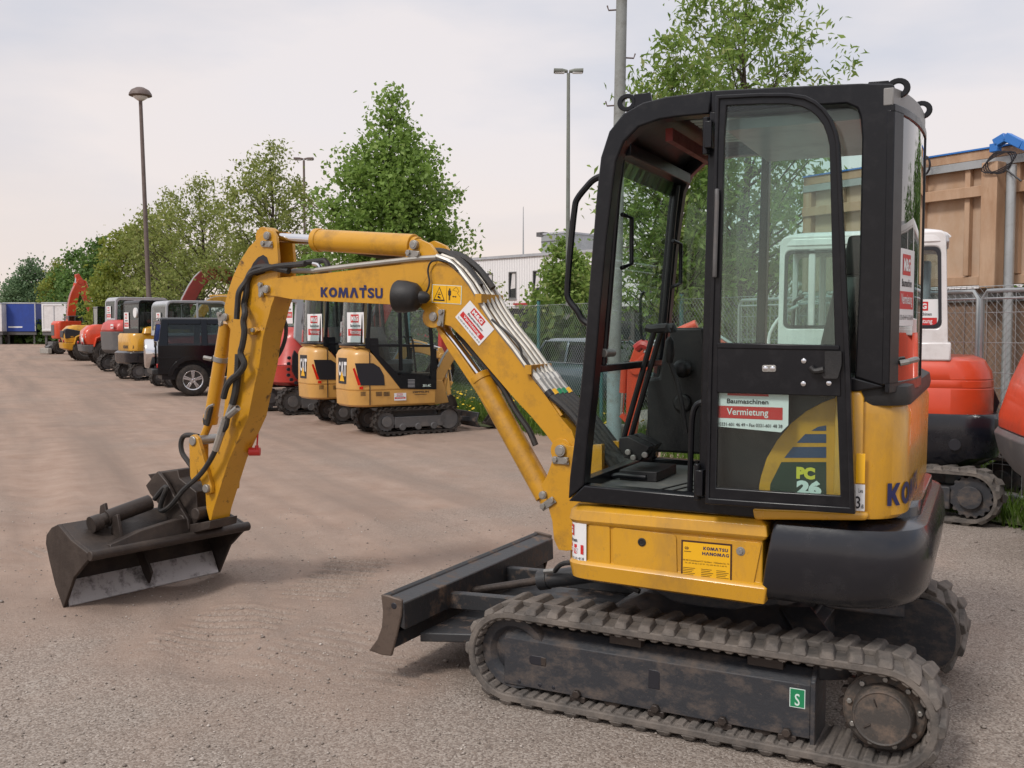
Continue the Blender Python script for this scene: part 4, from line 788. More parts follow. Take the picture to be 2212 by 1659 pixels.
# swing post
sb = Z('e', (120, 1195), (150, 1090), (190, 1062), (240, 1085))+[(1300, 960), (1300, 1180)]+Z('s', (165, 755), (90, 745), (45, 645), (30, 480), (-10, 330), (-50, 180))+Z('e', (50, 1345), (85, 1290))
sp = [BO.p(a, b, .02) for a, b in sb]; mb = MB(); mb.prism(sp, .02, -.01, 'yellow'); mb.prism(sp, -TW+.01, -TW-.02, 'yellow'); xs = [p[0] for p in sp]; mb.b2((min(xs)+.02, -TW, .62), (min(xs)-.02 if False else -.18, 0, 1.0), 'yellow'); mb.cyl((-.12, yc, .5), (-.12, yc, 1.02), .09, 'yellow', n=20)
pin(mb, *BO.p(1213, 973, .02), .022, .028, .0); pin(mb, *BO.p(1175, 1069, .02), .022, .02, -.6)
bpart(mb, 'swing_post', bev=.006)
# ---- arm
AY0, AY1 = -.008, -TW+.008
al = B_(AY0, 'A', (640, 85), (600, 92), (545, 145), (475, 215), (405, 325), (352, 440), (312, 560), (282, 680), (290, 790), (330, 860))+B_(AY0, 'B', (322, 560), (305, 800), (285, 1060), (262, 1300))+B_(AY0, 'k', (1392, 250), (1345, 420), (1312, 600), (1322, 760), (1345, 850))
ar = B_(AY0, 'A', (662, 88), (688, 130), (703, 300), (702, 380), (700, 470), (690, 560), (672, 620), (650, 680), (636, 740), (610, 830))+B_(AY0, 'B', (585, 560), (558, 760), (520, 930), (470, 1180))+B_(AY0, 'k', (1490, 400), (1440, 560), (1400, 690), (1372, 780), (1358, 850))
mb = MB(); mb.strip(al[:6], ar[:6], AY0, AY0-.022, 'yarm'); mb.strip(al[:6], ar[:6], AY1+.022, AY1, 'yarm'); mb.strip(al[5:], ar[5:], AY0, AY1, 'yarm')
mb.strip(al[:5], [(a*.72+c*.28, b*.72+d*.28) for (a, b), (c, d) in zip(al[:5], ar[:5])], AY0-.022, AY1+.022, 'yarm')
arm = bpart(mb, 'arm', bev=.007)
mb = MB(); mb.prism(B_(AY0, 'A', (476, 455), (482, 400), (510, 340), (548, 295), (588, 276), (618, 296), (634, 345), (640, 380), (620, 375), (600, 330), (575, 308), (545, 330), (515, 375), (502, 430), (498, 470)), AY0-.012, AY0+.0015, 'ink'); mb.prism(B_(AY0, 'A', (502, 430), (515, 375), (545, 330), (575, 308), (600, 330), (620, 375), (600, 420), (540, 440)), AY0-.012, AY0+.001, 'brownink'); mb.build('arm_opening_shade', arm)  # dark plates on the arm face stand in for shade inside the cut-out
mb = MB()
for p, an in ((B_(AY0, 'A', (628, 128))[0], .1), (B_(AY0, 'A', (298, 765))[0], 1.35), (B_(AY0, 'k', (1328, 608))[0], .2)): mb.cut(); pin(mb, p[0], p[1], AY0+.002, .024, an, plate=p[1] > .9)
g = B_(AY0, 'A', (470, 860), (545, 840), (570, 870), (530, 905), (490, 895)); mb.prism(g, AY0, AY0+.03, 'yarm'); a = B_(AY0+.03, 'A', (512, 866))[0]; mb.cyl((a[0], AY0, a[1]), (a[0], AY0+.045, a[1]), .013, 'zinc', n=8); mb.build('pivot_pin', arm, bev=.002)
# bucket cylinder along the front of the arm
yb = AY0-.075
def line3(y, k, *p): return [Vector((a, y, b)) for a, b in B_(y, k, *p)]
q = line3(yb, 'B', (300, 440), (175, 1200), (110, 1470)); mb = MB(); mb.cyl(q[0], q[1], .042, 'yarm', n=20); d = (q[1]-q[0]).normalized(); mb.cyl(q[1]-d*.03, q[1]+d*.02, .047, 'yarm', n=20); lk = line3(yb, 'k', (1290, 240))[0]; mb.cyl(q[1], lk, .024, 'yarm', n=14)
cl = q[0]+(q[1]-q[0])*.37; mb.cyl(cl-d*.015, cl+d*.015, .047, 'zinc', n=20); mb.cyl(cl+Vector((.045, .03, 0)), cl+Vector((.085, .06, .01)), .014, 'zinc', n=8)
mb.tube([cl+d*.3+Vector((-.04, .05, 0)), cl+d*.42+Vector((-.04, .06, .0)), q[1]-d*.02+Vector((-.02, .06, 0))], .018, 'hose', 8, 3); mb.build('bucket_cylinder', arm, bev=.003)
mb = MB(); a1 = line3(AY0+.03, 'k', (1222, 250), (1330, 608)); 
def bar(mb, p, q_, r, th, m):
    d = (q_-p); d.normalize(); n = Vector((-d.z, 0, d.x)); pts = [p+n*r, q_+n*r*.85, q_+d*r*.8+n*r*.4, q_+d*r*.8-n*r*.4, q_-n*r*.85, p-n*r, p-d*r*.8-n*r*.4, p-d*r*.8+n*r*.4]
    mb.prism([(v.x, v.z) for v in pts], p.y, p.y-th, m)
bar(mb, a1[0], a1[1], .045, .03, 'yarm'); bar(mb, a1[0]+Vector((0, -.2, 0)), a1[1]+Vector((0, -.2, 0)), .045, .03, 'yarm')
a2 = line3(AY0-.02, 'k', (1222, 250), (1225, 520)); bar(mb, a2[0], a2[1], .04, .09, 'yarm')
mb.cyl((a1[0].x, AY1-.05, a1[0].z), (a1[0].x, AY0+.04, a1[0].z), .03, 'zinc', n=16); mb.cyl((a1[1].x, AY1-.04, a1[1].z), (a1[1].x, AY0+.05, a1[1].z), .026, 'zinc', n=16); mb.build('bucket_link', arm, bev=.004)
mb = MB(); hh = line3(.06, 'k', (1560, 0), (1490, 60), (1470, 140), (1430, 200), (1390, 320), (1330, 430), (1260, 520), (1150, 620), (1070, 720), (1010, 770), (980, 775), (975, 740), (1000, 660), (1020, 610), (1005, 600), (970, 640), (930, 690))
mb.cut(); mb.tube(hh, .016, 'hose', 8, 4)
mb.cyl(hh[2]+Vector((0, 0, .05)), hh[3], .024, 'zinc', n=8); mb.cyl(hh[3], hh[4], .022, 'pipe', n=8); mb.cyl(hh[0], hh[1], .02, 'zinc', n=8)
h1 = line3(-.05, 'k', (1260, 215), (1200, 205), (1150, 215), (1130, 270), (1140, 340), (1180, 400), (1215, 450)); mb.cut(); mb.tube(h1, .016, 'hose', 8, 4)
s0 = line3(.02, 'B', (395, 690), (385, 850), (370, 980), (345, 1080)); mb.cut(); mb.tube(s0, .019, 'hose', 8, 4)
L_ = catmull([tuple(v) for v in s0], 14)
for v in L_: mb.cyl(Vector(v)+Vector((0, 0, -.004)), Vector(v)+Vector((0, 0, .004)), .022, 'hose', n=8)
s1 = line3(.03, 'B', (345, 1080), (310, 1170), (290, 1260)); mb.cut(); mb.tube(s1, .018, 'zinc', 8, 3); mb.cut(); mb.tube(line3(.04, 'B', (130, 1195), (150, 1110), (200, 1080)), .008, 'zinc', 6, 3)
rh = line3(AY1-.02, 'A', (740, 760), (765, 830), (760, 930), (720, 1040), (660, 1120), (620, 1170)); mb.cut(); mb.tube(rh, .012, 'hose', 8, 4); mb.build('hydraulic_hose', arm)
mb = MB(); w0 = line3(AY1+.0, 'k', (1688, 70), (1700, 98), (1714, 108), (1704, 300)); mb.tube(w0, .006, 'redp', 6, 2); c = line3(AY1, 'k', (1686, 330))[0]; mb.cyl(c+Vector((.028, .02, .0)), c+Vector((-.028, -.02, 0)), .026, 'redp', n=18); mb.cyl(c+Vector((-.02, 0, 0)), c+Vector((-.02, 0, .04)), .012, 'redp', n=8); mb.build('dust_cap', arm, bev=.003)
# ---- bucket with tilt head
g0 = gnd(136, 1314); g1 = gnd(476, 1236); ba = math.atan2(g1[1]-g0[1], g1[0]-g0[0])
BU = Fr(g0[0], g0[1], math.degrees(ba)+90)                  # x = digging direction, y = towards the near end
W = math.hypot(g1[0]-g0[0], g1[1]-g0[1]); BW = W
K_ = lambda y, *pp: BU.pts(y, *Z('k', *pp))
sp_ = K_(0, (240, 1515), (178, 1340), (135, 1160), (107, 1025), (112, 960), (150, 905), (200, 880), (300, 1000), (435, 1105), (432, 1145), (385, 1200), (335, 1265), (320, 1280))
bl = EX.loc(*BU.o); brz = BU.a-EX.a
mb = MB(); mb.prism(sp_, .0, -.022, 'steel'); mb.prism(sp_, -BW, -BW+.022, 'steel')
shell = sp_[:7]; inn = [(a+dx, b+dz) for (a, b), (dx, dz) in zip(shell, ((-.0, .028), (-.024, .012), (-.026, .006), (-.026, 0), (-.024, -.012), (-.018, -.02), (-.005, -.028)))]
mb.strip(shell, inn, -.022, -BW+.022, 'steel'); tp_ = [sp_[6], sp_[7], sp_[8]]; mb.strip(tp_, [(a-.012, b-.026) for a, b in tp_], -.022, -BW+.022, 'steel')
mb.cyl((sp_[8][0]-.005, .0, sp_[8][1]-.012), (sp_[8][0]-.005, -BW, sp_[8][1]-.012), .03, 'steel', n=16)
e0, e1 = Vector(inn[0]), Vector(inn[1]); tpl = [(e0.x+.002, e0.y-.01), (e0.x+.01, e0.y+.004), (e1.x+.012, e1.y+.004), (e1.x+.004, e1.y-.01)]
bk = mb.build('bucket', ex, loc=(bl[0], bl[1], 0), rz=brz, bev=.004)
mb = MB(); mb.prism([(sp_[0][0]-.012, sp_[0][1]+.004), (sp_[0][0]-.020, sp_[0][1]+.012), (inn[1][0]-.014, inn[1][1]+.01), (inn[1][0]-.002, inn[1][1]+.0)], -.03, -BW+.03, 'polish'); mb.build('cutting_edge', bk)
mb = MB(); mb.prism([(inn[1][0], inn[1][1]), (inn[3][0], inn[3][1]), (inn[3][0]-.07, inn[3][1]-.02), (sp_[0][0]-.07, sp_[0][1]+.12), (sp_[0][0]-.03, sp_[0][1]+.04)], -BW*.49, -BW*.49-.014, 'steel')
cx_, cz_ = sp_[7]; top_z = lambda t: (sp_[6][0]*(1-t)+sp_[8][0]*t, sp_[6][1]*(1-t)+sp_[8][1]*t)
for y0, t0 in ((-.16, .15), (-.16, .55)):
    x, z = top_z(t0); mb.prism([(x-.07, z-.02), (x+.05, z-.045), (x+.02, z+.10), (x-.03, z+.12)], y0-.09, y0-.11, 'steel', XZ)
mb.loft([[(x+a, y, z+b) for a, b in ((-.02, -.02), (.06, -.02), (.05, h), (.0, h))] for (x, z), y, h in ((top_z(.9), -.15, .01), (top_z(.9), -.35, .06), (top_z(.9), -.6, .09), (top_z(.85), -BW+.1, .07))], 'steel')
mb.build('bucket_bracket', bk, bev=.004)
mb = MB(); x, z = top_z(.35); mb.cyl((x, -.24, z+.06), (x-.02, -.52, z+.12), .048, 'steel', n=18); mb.cyl((x, -.18, z+.04), (x, -.25, z+.065), .036, 'steel', n=16); mb.cyl((x+.0, -.14, z+.035), (x, -.20, z+.045), .05, 'steel', n=16); mb.tube([(x+.09, -.22, z+.03), (x+.10, -.30, z+.05), (x+.08, -.38, z+.07), (x+.06, -.44, z+.10)], .018, 'hose', 8, 3)
for k in range(2): mb.tube([(x+.10, -.32-.03*k, z+.05), (x+.11, -.40-.03*k, z+.06), (x+.09, -.45-.03*k, z+.02)], .012, 'zinc', 8, 3)
mb.build('tilt_cylinder', bk)
HB = lambda y, *pp: BO.pts(y, *Z('k', *pp))
mb = MB(); hp = HB(.02, (872, 585), (960, 478), (1030, 560), (1100, 690), (1190, 840), (1200, 920), (1150, 950), (1080, 900), (980, 740), (905, 650)); mb.prism(hp, .03, .005, 'steel'); mb.prism(hp, -.24, -.265, 'steel')
pl = HB(-.1, (965, 490), (1190, 455), (1205, 520), (1330, 620), (1345, 830), (1290, 900), (1190, 900), (1100, 700)); mb.prism(pl, -.01, -.22, 'steel')
mb.strip(HB(.0, (960, 480), (872, 585), (905, 650)), HB(.0, (985, 500), (900, 600), (925, 640)), .0, -.24, 'steel')
lowp = HB(-.1, (900, 820), (1010, 740), (1190, 880), (1350, 850), (1465, 830), (1460, 890), (1200, 960), (980, 950)); mb.prism(lowp, .02, -.20, 'steel')
for c in ((1140, 850), (1250, 800)): a = HB(.03, c)[0]; mb.cyl((a[0], -.2, a[1]), (a[0], .045, a[1]), .038, 'steel', n=18)
mb.build('tilt_head', ex, loc=(fo[0], fo[1], 0), rz=boomrz, bev=.005)
# ================================================================ other machines
def tracks(root, W, tl, r, w, m='rubberd', fm='dgrey', lug=.022, npitch=34, cx=0, rz=0):
    for sg in (-1, 1):
        y1 = sg*W/2; y0 = sg*(W/2-w); ix, sx = cx+tl/2-r-lug, cx-tl/2+r+lug; cz = r+lug
        mb = MB(); belt(mb, y0, y1, r, .028, lug, npitch, ix, sx, cz, m, ribs=False); t = mb.build('crawler_track', root, rz=rz)
        mb = MB(); mb.b2((sx+r*.75, y0+sg*.04, cz-r*.55), (ix-r*.3, y1-sg*.03, cz+r*.35), fm)
        for k in range(3): mb.cyl((sx+(ix-sx)*(k+1)/4, y0, cz-r*.5), (sx+(ix-sx)*(k+1)/4, y1-sg*.02, cz-r*.5), r*.3, fm, n=12)
        mb.build('track_frame', t, bev=.01)
        mb = MB(); sprocket(mb, sx, cz, y0+sg*.05, y1-sg*.05, r*.84, 17, fm); mb.cyl((sx, y0, cz), (sx, y1-sg*.01, cz), r*.45, fm, n=18); mb.build('drive_sprocket', t, bev=.004)
        mb = MB(); mb.cyl((ix, y0+sg*.02, cz), (ix, y1-sg*.03, cz), r*.85, fm, n=24); mb.build('idler_wheel', t, bev=.01)
    mb = MB(); mb.b2((cx-tl*.25, -W/2+w, r*.7), (cx+tl*.25, W/2-w, r*1.9), fm); mb.cyl((0, 0, r*1.7), (0, 0, r*2.7), W*.26, fm); mb.build('undercarriage', root, bev=.01, rz=rz)
def cabin(root, x0, x1, y0, y1, zb, zt, cm, rm=None, mids=(.45,), sill=.45, rt=.16, rtr=.08, gm='glassc', slope=.06, pw=.05, lower=None, seat=True, solid=0):
    """glazed cab: rear x0, front x1; frame ring on both sides, roof, panes"""
    rm = rm or cm; O = rounded([(x0, zb), (x1, zb), (x1-slope, zt), (x0+slope*.5, zt)], [.02, .04, rt, rtr], 6); k = len(O)
    I = rounded([(x0+pw, zb+pw), (x1-pw, zb+pw), (x1-slope-pw, zt-pw*1.4), (x0+slope*.5+pw, zt-pw*1.4)], [.02, .03, max(rt-pw, .02), max(rtr-pw, .02)], 6)
    mb = MB()
    for ya, yb in ((y0, y0+pw), (y1-pw, y1)):
        mb.strip(O, I, ya, yb, cm, closed=True)
        for t in mids: xm = x0+(x1-x0)*t; mb.b2((xm-pw*.5, ya+.002, zb+.02), (xm+pw*.5, yb-.002, zt-pw), cm)
        mb.b2((x0+pw*.6, ya+.003, zb+(zt-zb)*sill-.025), (x1-pw*.6, yb-.003, zb+(zt-zb)*sill+.025), cm)
    mb.b2((x0+.01, y0+pw, zb), (x1-.01, y1-pw, zb+pw), cm)
    for x, zz in ((x0+.03, zb+(zt-zb)*.15),): mb.b2((x-.025, y0+pw, zb+.01), (x+.025, y1-pw, zz), cm)
    cab = mb.build('cab', root, bev=.008)
    mb = MB(); top = [p for p in O if p[1] > zt-max(rt, rtr)*.8]; mb.strip(top, [(a+(0 if abs(a-(x0+x1)/2) < (x1-x0)*.4 else (.04 if a < (x0+x1)/2 else -.04)), b-.05) for a, b in top], y0-.004, y1+.004, rm); mb.build('roof', cab, bev=.02, seg=3)
    mb = MB(); zs = zb+(zt-zb)*sill
    for y in (y0+pw*.4, y1-pw*.4): mb.prism(I, y-.003, y+.003, gm)
    mb.b2((x1-slope*.4-.04, y0+pw, zb+pw), (x1-slope*.4-.034, y1-pw, zt-pw*2), gm); mb.build('window_glass', cab)
    mb = MB(); mb.b2((x0+slope*.2+.02, y0+pw, zb+(zt-zb)*.15), (x0+slope*.2+.027, y1-pw, zt-pw*2), gm); mb.build('rear_window', cab)
    if lower: mb = MB(); mb.b2((x0+.02, y0-.004, zb), (x1-.02, y0+.02, zs), lower); mb.b2((x0+.02, y1-.02, zb), (x1-.02, y1+.004, zs), lower); mb.build('lower_panel', cab, bev=.01)
    if seat:
        mb = MB(); xm = x0+(x1-x0)*.35; ym = (y0+y1)/2; mb.box((xm, ym, zb+.25*(zt-zb)), (.4, .42, .14), 'plastic'); mb.box((xm-.2, ym, zb+.45*(zt-zb)), (.1, .40, .5), 'plastic'); mb.box((xm+.55*(x1-x0)*.6, ym, zb+.3*(zt-zb)), (.06, .3, .5), 'plastic')
        mb.tube([(xm+.3, ym-.15, zb+.1), (xm+.3, ym-.15, zb+.5*(zt-zb))], .02, 'plastic', 6); mb.build('driver_seat', cab, bev=.03)
    return cab
def digger(root, foot, apex, end, tip, m, yaw=0, w=.14, d=.2, bucket=.45, bm='steel', y=0, lined=True, hook=True):
    """boom, arm and bucket in a plane turned by yaw about the foot"""
    P = [Vector((q[0]-foot[0], q[1])) for q in (foot, apex, end, tip)]
    def side(a, b, c, ha, hb, hc):
        pts = catmull([a, b, c], 7); n = len(pts); U = []; L = []
        for i, p in enumerate(pts):
            q = Vector(pts[min(i+1, n-1)])-Vector(pts[max(i-1, 0)]); q.normalize(); nn = Vector((-q.y, q.x)); t = i/(n-1); h = (ha*(1-t)*(1-t)+2*hb*t*(1-t)+hc*t*t)
            U.append(tuple(Vector(p)+nn*h)); L.append(tuple(Vector(p)-nn*h))
        return U, L
    mb = MB(); U, L = side(P[0], P[1], P[2], d*.4, d*.85, d*.35); mb.strip(U, L, -w/2, w/2, m)
    for p, r in ((P[0], d*.45), (P[2], d*.42)): mb.cyl((p.x, -w*.62, p.y), (p.x, w*.62, p.y), r, m, n=18)
    bo = mb.build('boom', root, loc=(foot[0], y, 0), rz=yaw, bev=.01)
    mb = MB(); a, b = P[1]+Vector((.05, d*.7)), P[2]; e = P[2]+(P[2]-P[3]).normalized()*d*1.1
    mb.cyl((a.x, 0, a.y+d*.3), (a.x*.45+e.x*.55, 0, (a.y+d*.3)*.45+e.y*.55), d*.24, m, n=14); mb.cyl((a.x, 0, a.y+d*.3), (e.x, 0, e.y), d*.12, 'chrome', n=10); mb.build('arm_cylinder', bo)
    mb = MB(); q0 = P[0]+Vector((.12, -.22)); q1 = P[0]*.42+P[1]*.58; qm = q0*.4+q1*.6; mb.cyl((q0.x, 0, q0.y), (qm.x, 0, qm.y), d*.25, m, n=14); mb.cyl((q0.x, 0, q0.y), (q1.x, 0, q1.y), d*.13, 'chrome', n=10); mb.prism([(-.12, P[0].y+.08), (.1, P[0].y+.06), (.2, P[0].y-.3), (-.12, P[0].y-.35)], -w*.7, w*.7, m); mb.build('boom_cylinder', bo, bev=.01)
    mb = MB()
    for k in (-.25, .25): mb.tube([(u[0], k*w, u[1]+.015) for u in U[3:]], .014, 'hose' if not lined else 'galv', 6)
    mb.build('hydraulic_pipes', bo)
    mb = MB(); ext = P[2]+(P[2]-P[3]).normalized()*d*1.15; dd = (P[3]-P[2]).normalized(); nn = Vector((-dd.y, dd.x)); s = 1 if nn.x > 0 else -1
    pts = [ext+nn*d*.25*s, P[2]+nn*d*.55*s, P[2]*.5+P[3]*.5+nn*d*.42*s, P[3]+nn*d*.22*s, P[3]-nn*d*.22*s, P[2]*.5+P[3]*.5-nn*d*.34*s, P[2]-nn*d*.5*s, ext-nn*d*.25*s]
    mb.prism([tuple(p) for p in pts], -w*.42, w*.42, m); ar = mb.build('arm', root, loc=(foot[0], y, 0), rz=yaw, bev=.01)
    mb = MB(); c0 = P[2]+nn*d*.8*s; c1 = P[3]+nn*d*.7*s-dd*.25; cm_ = c0*.45+c1*.55; mb.cyl((c0.x, 0, c0.y), (cm_.x, 0, cm_.y), d*.22, m, n=14); mb.cyl((c0.x, 0, c0.y), (c1.x, 0, c1.y), d*.11, 'chrome', n=10)
    mb.beam((c1.x, 0, c1.y), (P[3].x-dd.x*.15, 0, P[3].y-dd.y*.15), w*.5, .05, m); mb.build('bucket_cylinder', ar)
    if bucket:
        B = bucket; o = P[3]; prof = [(0, .05), (.10, -.02), (.16, -.2), (.08, -.42), (-.12, -.52), (-.38, -.42), (-.36, -.38), (-.14, -.44), (.0, -.36), (.06, -.2), (.02, -.06), (-.06, .0)]
        mb = MB(); sc_ = B/.45; pr = [(o.x+a*sc_, o.y+b*sc_) for a, b in prof]; wb = w*2.4*sc_
        mb.strip(pr[:6], pr[11:5:-1], -wb/2, wb/2, bm); side_ = [pr[i] for i in (0, 1, 2, 3, 4, 5)]+[(o.x-.1*sc_, o.y-.05*sc_)]
        for yy in (-wb/2, wb/2-.02): mb.prism(side_, yy, yy+.02, bm)
        mb.build('bucket', root, loc=(foot[0], y, 0), rz=yaw, bev=.005)
    return bo
def blade(root, x, W, m='bladem', z=.05, h=.3, x_in=.3):
    mb = MB(); pr = [(x, z), (x-.05, z+h*.4), (x, z+h), (x+.03, z+h), (x-.02, z+h*.4), (x+.05, z)]; mb.prism(pr, -W/2, W/2, m)
    for y in (-.2, .2): mb.beam((x-.03, y, z+.12), (x_in, y, .25), .07, .08, m)
    mb.build('dozer_blade', root, bev=.006)
def plate_sticker(parent, mp, w, h):
    mb = MB(); sticker(mb, mp, w, h, tel=False); return mb.build('rental_sticker', parent)
# ---- two ochre mini excavators in the middle row
def ochre():
    F1 = Fr(-1.70, 16.14, 30); root = thing('mini_excavator', 'ochre mini excavator with black cab nearest in the row, behind the big boom', 'excavator', (F1.o[0], F1.o[1], 0), F1.a, 'ochre mini excavators in the row')
    tracks(root, .98, 1.50, .19, .22, npitch=34); hy = .47; q = lambda *p: F1.pts(-hy, *Z('B', *p)); mp = lambda u, v, n: (u, -hy-n, v)
    def hplan(o, xf): return rounded([(-1.10-o, hy+o), (-1.10-o, -hy-o), (xf, -hy-o), (xf, hy+o)], [.30, .30, .02, .02], 8)
    mb = MB(); mb.loft([[(x, y, z) for x, y in hplan(o, .30)] for z, o in ((.45, -.04), (.48, -.012), (.695, -.004), (.70, -.012), (.708, -.004), (.72, -.002))], 'cat')
    mb.loft([[(x if x < -.5 else -.30-(z-.72)*.86, y, z) for x, y in hplan(o, -.3)] for z, o in ((.722, -.002), (1.24, -.008), (1.31, -.035), (1.355, -.09))], 'cat'); h = mb.build('house', root, bev=.008)
    mb = MB(); mb.poly(mp, q((1305, 757), (1450, 757), (1500, 790), (1532, 850), (1540, 930), (1345, 930)), 'ink', .003); mb.poly(mp, q((1287, 800), (1302, 792), (1352, 925), (1330, 932)), 'redlens', .004); mb.poly(mp, q((1340, 940), (1370, 940), (1370, 962), (1340, 962)), 'redlens', .004)
    for x0, x1 in ((1350, 1390), (1470, 1518), (1530, 1578)):
        for k in range(4): mb.poly(mp, q((x0, 982+9*k), (x1, 980+9*k), (x1, 985+9*k), (x0, 987+9*k)), 'ink', .004)
    mb.cut()
    a = q((1422, 650), (1424, 1085)); mb.b2((a[1][0]-.005, -hy-.002, a[1][1]), (a[0][0]+.005, -hy+.004, a[0][1]-.04), 'ink'); mb.build('side_grille', h)
    mb = MB(); rp = lambda u, v, n: (-1.092-n+.30*max(0, (u-.27)/.2)**2*.30, .12-u, v)
    mb.rect(rp, 0, .80, .36, 1.20, 'ink', .010, 8)
    logo(mb, 'CAT', rp, .02, .92, .34, 1.14, 'white', .014)
    mb.poly(rp, [(.07, .84), (.27, .84), (.17, 1.0)], 'decaly', .016); mb.build('maker_badge', h)
    base = q((1390, 560), (1488, 560), (1495, 690), (1650, 850), (1900, 880), (1905, 640), (1945, 640), (1945, 962), (1663, 957), (1425, 648), (1392, 640))
    mb = MB()
    for ya, yb in ((-hy-.004, -hy+.03), (hy-.03, hy+.004)): mb.prism(base, ya, yb, 'black')
    for k in range(6): mb.poly(mp, q((1720, 884+11*k), (1774, 884+11*k), (1774, 888+11*k), (1720, 888+11*k)), 'grey', .006)
    a, b = q((1836, 942), (1900, 920)); mb.text('301.4C', mp, a[0], a[1], b[0], b[1], 'pale', .007, .03); cb = mb.build('cab_base', root, bev=.005)
    xf = q((1925, 640))[0][0]; xm = q((1668, 700))[0][0]; xb = q((1405, 560))[0][0]; zt = 2.26; zl = q((1490, 615))[0][1]
    mb = MB()
    for sg in (-1, 1):
        y = sg*(hy-.015)
        for x, dx in ((xf, -.10), (xm, -.02), (xb, .06)): mb.beam((x, y, 1.0 if x > xb else 1.35), (x+dx, y, zt-.02), .05, .05, 'black')
        mb.beam((xb, y, zl), (xf, y, zl-.02), .04, .04, 'black'); mb.beam((xb+.05, y, zt-.02), (xf-.1, y, zt-.02), .05, .05, 'black')
    rp_ = [(xb, -hy+.015), (-.93, -.42), (-1.02, -.28), (-1.05, 0), (-1.02, .28), (-.93, .42), (xb, hy-.015)]
    for zz in (1.40, zt-.03): mb.tube([(x+(.05 if zz > 2 else 0), y, zz) for x, y in rp_], .022, 'black', 6)
    for k in (1, 5): mb.tube([(rp_[k][0], rp_[k][1], 1.40), (rp_[k][0]+.05, rp_[k][1], zt-.03)], .018, 'black', 6)
    mb.beam((xb+.3, hy-.06, 1.2), (xb+.32, hy-.06, zt), .05, .05, 'cat'); cab = mb.build('cab', root, bev=.006)
    mb = MB(); mb.loft([[(x*s+o, y*s, z) for x, y in rounded([(-1.03, -hy), (xf-.06, -hy), (xf-.06, hy), (-1.03, hy)], .14, 5)] for z, s, o in ((zt-.02, 1, 0), (zt+.05, .98, -.01), (zt+.08, .85, -.05))], 'black'); mb.build('roof', cab)
    mb = MB(); mb.loft([[(x, y, 1.40) for x, y in rp_]+[(x+.006, y*.985, 1.40) for x, y in rp_[::-1]], [(x+.05, y, zt-.03) for x, y in rp_]+[(x+.056, y*.985, zt-.03) for x, y in rp_[::-1]]], 'glassc'); mb.build('rear_window', cab)
    mb = MB(); gl_ = [(xb+.02, 1.38), (xb+.3, 1.02), (xf-.02, .90), (xf-.1, zt-.03), (xb+.06, zt-.03)]
    for sg in (-1, 1): mb.prism(gl_, sg*(hy-.012)-.003, sg*(hy-.012)+.003, 'glassc')
    mb.build('side_window', cab)
    mb = MB(); mb.loft([[(-1.0, -.35, 1.352), (-1.0, .35, 1.352), (-.8, .40, 1.352), (-.8, -.40, 1.352)], [(-1.02, -.25, 1.41), (-1.02, .25, 1.41), (-.85, .35, 1.41), (-.85, -.35, 1.41)]], 'cat')
    mb.loft([[(x*s+o, y*s, z) for x, y in rounded([(-.25, -.25), (.25, -.25), (.25, .25), (-.25, .25)], .08)] for z, s, o in ((.95, .8, -.2), (1.1, 1, -.2), (1.16, .9, -.2))], 'dgrey'); mb.loft([[(x*s+o, y*s, z) for x, y in rounded([(-.07, -.22), (.07, -.22), (.07, .22), (-.07, .22)], .05)] for z, s, o in ((1.1, .9, -.38), (1.4, 1, -.46), (1.68, .8, -.52))], 'dgrey'); mb.build('driver_seat', root)
    mb = MB()
    for y in (-.12, .12): mb.tube([(.12, y, .9), (.06, y, 1.45), (.0, y, 1.52)], .016, 'plastic', 6, 3); mb.cut()
    mb.build('travel_lever', root)
    mb = MB(); a, b = q((1755, 990), (1885, 972)); mb.text('ZEPPELIN', mp, a[0], a[1], b[0], b[1], 'ink', .004, .03); mb.rect(mp, a[0]+.04, a[1]-.03, b[0]-.04, a[1]-.022, 'ink', .004); mb.build('maker_lettering', h)
    mb = MB(); mb.loft([[(x, y, z) for x, y in ((-.29, -hy+.03), (.30, -hy+.03), (.30, hy-.03), (-.29, hy-.03))] for z in (.722, .95)], 'black'); mb.build('cab_floor', root)
    a, b = q((1613, 1050), (1707, 988)); plate_sticker(h, lambda u, v, n: (a[0]+u, -hy-.002-n, a[1]+v), b[0]-a[0], b[1]-a[1])
    P0 = Vector((-1.03, -.12)); P1 = Vector((-.88, -.445)); ed = (P1-P0); 
    plate_sticker(cab, lambda u, v, n: (P0.x+ed.x*u-.018-n, P0.y+ed.y*u-.018-n, 1.44+v), .98, .46)
    digger(root, (.50, .75), (.85, 1.30), (1.45, 1.15), (1.60, .42), 'cat', yaw=R(-14), w=.11, d=.14, bucket=.36, y=-.05)
    blade(root, 1.05, .98, h=.24, x_in=.2); return root
def copy_tree(o, parent=None):
    c = o.copy(); C.objects.link(c); c.parent = parent
    for ch in list(o.children): copy_tree(ch, c)
    return c
o1 = ochre(); o2_ = copy_tree(o1); o2_.location = (-2.66, 17.85, 0); o2_['label'] = 'second ochre mini excavator with black cab, standing between its twin and a red machine'
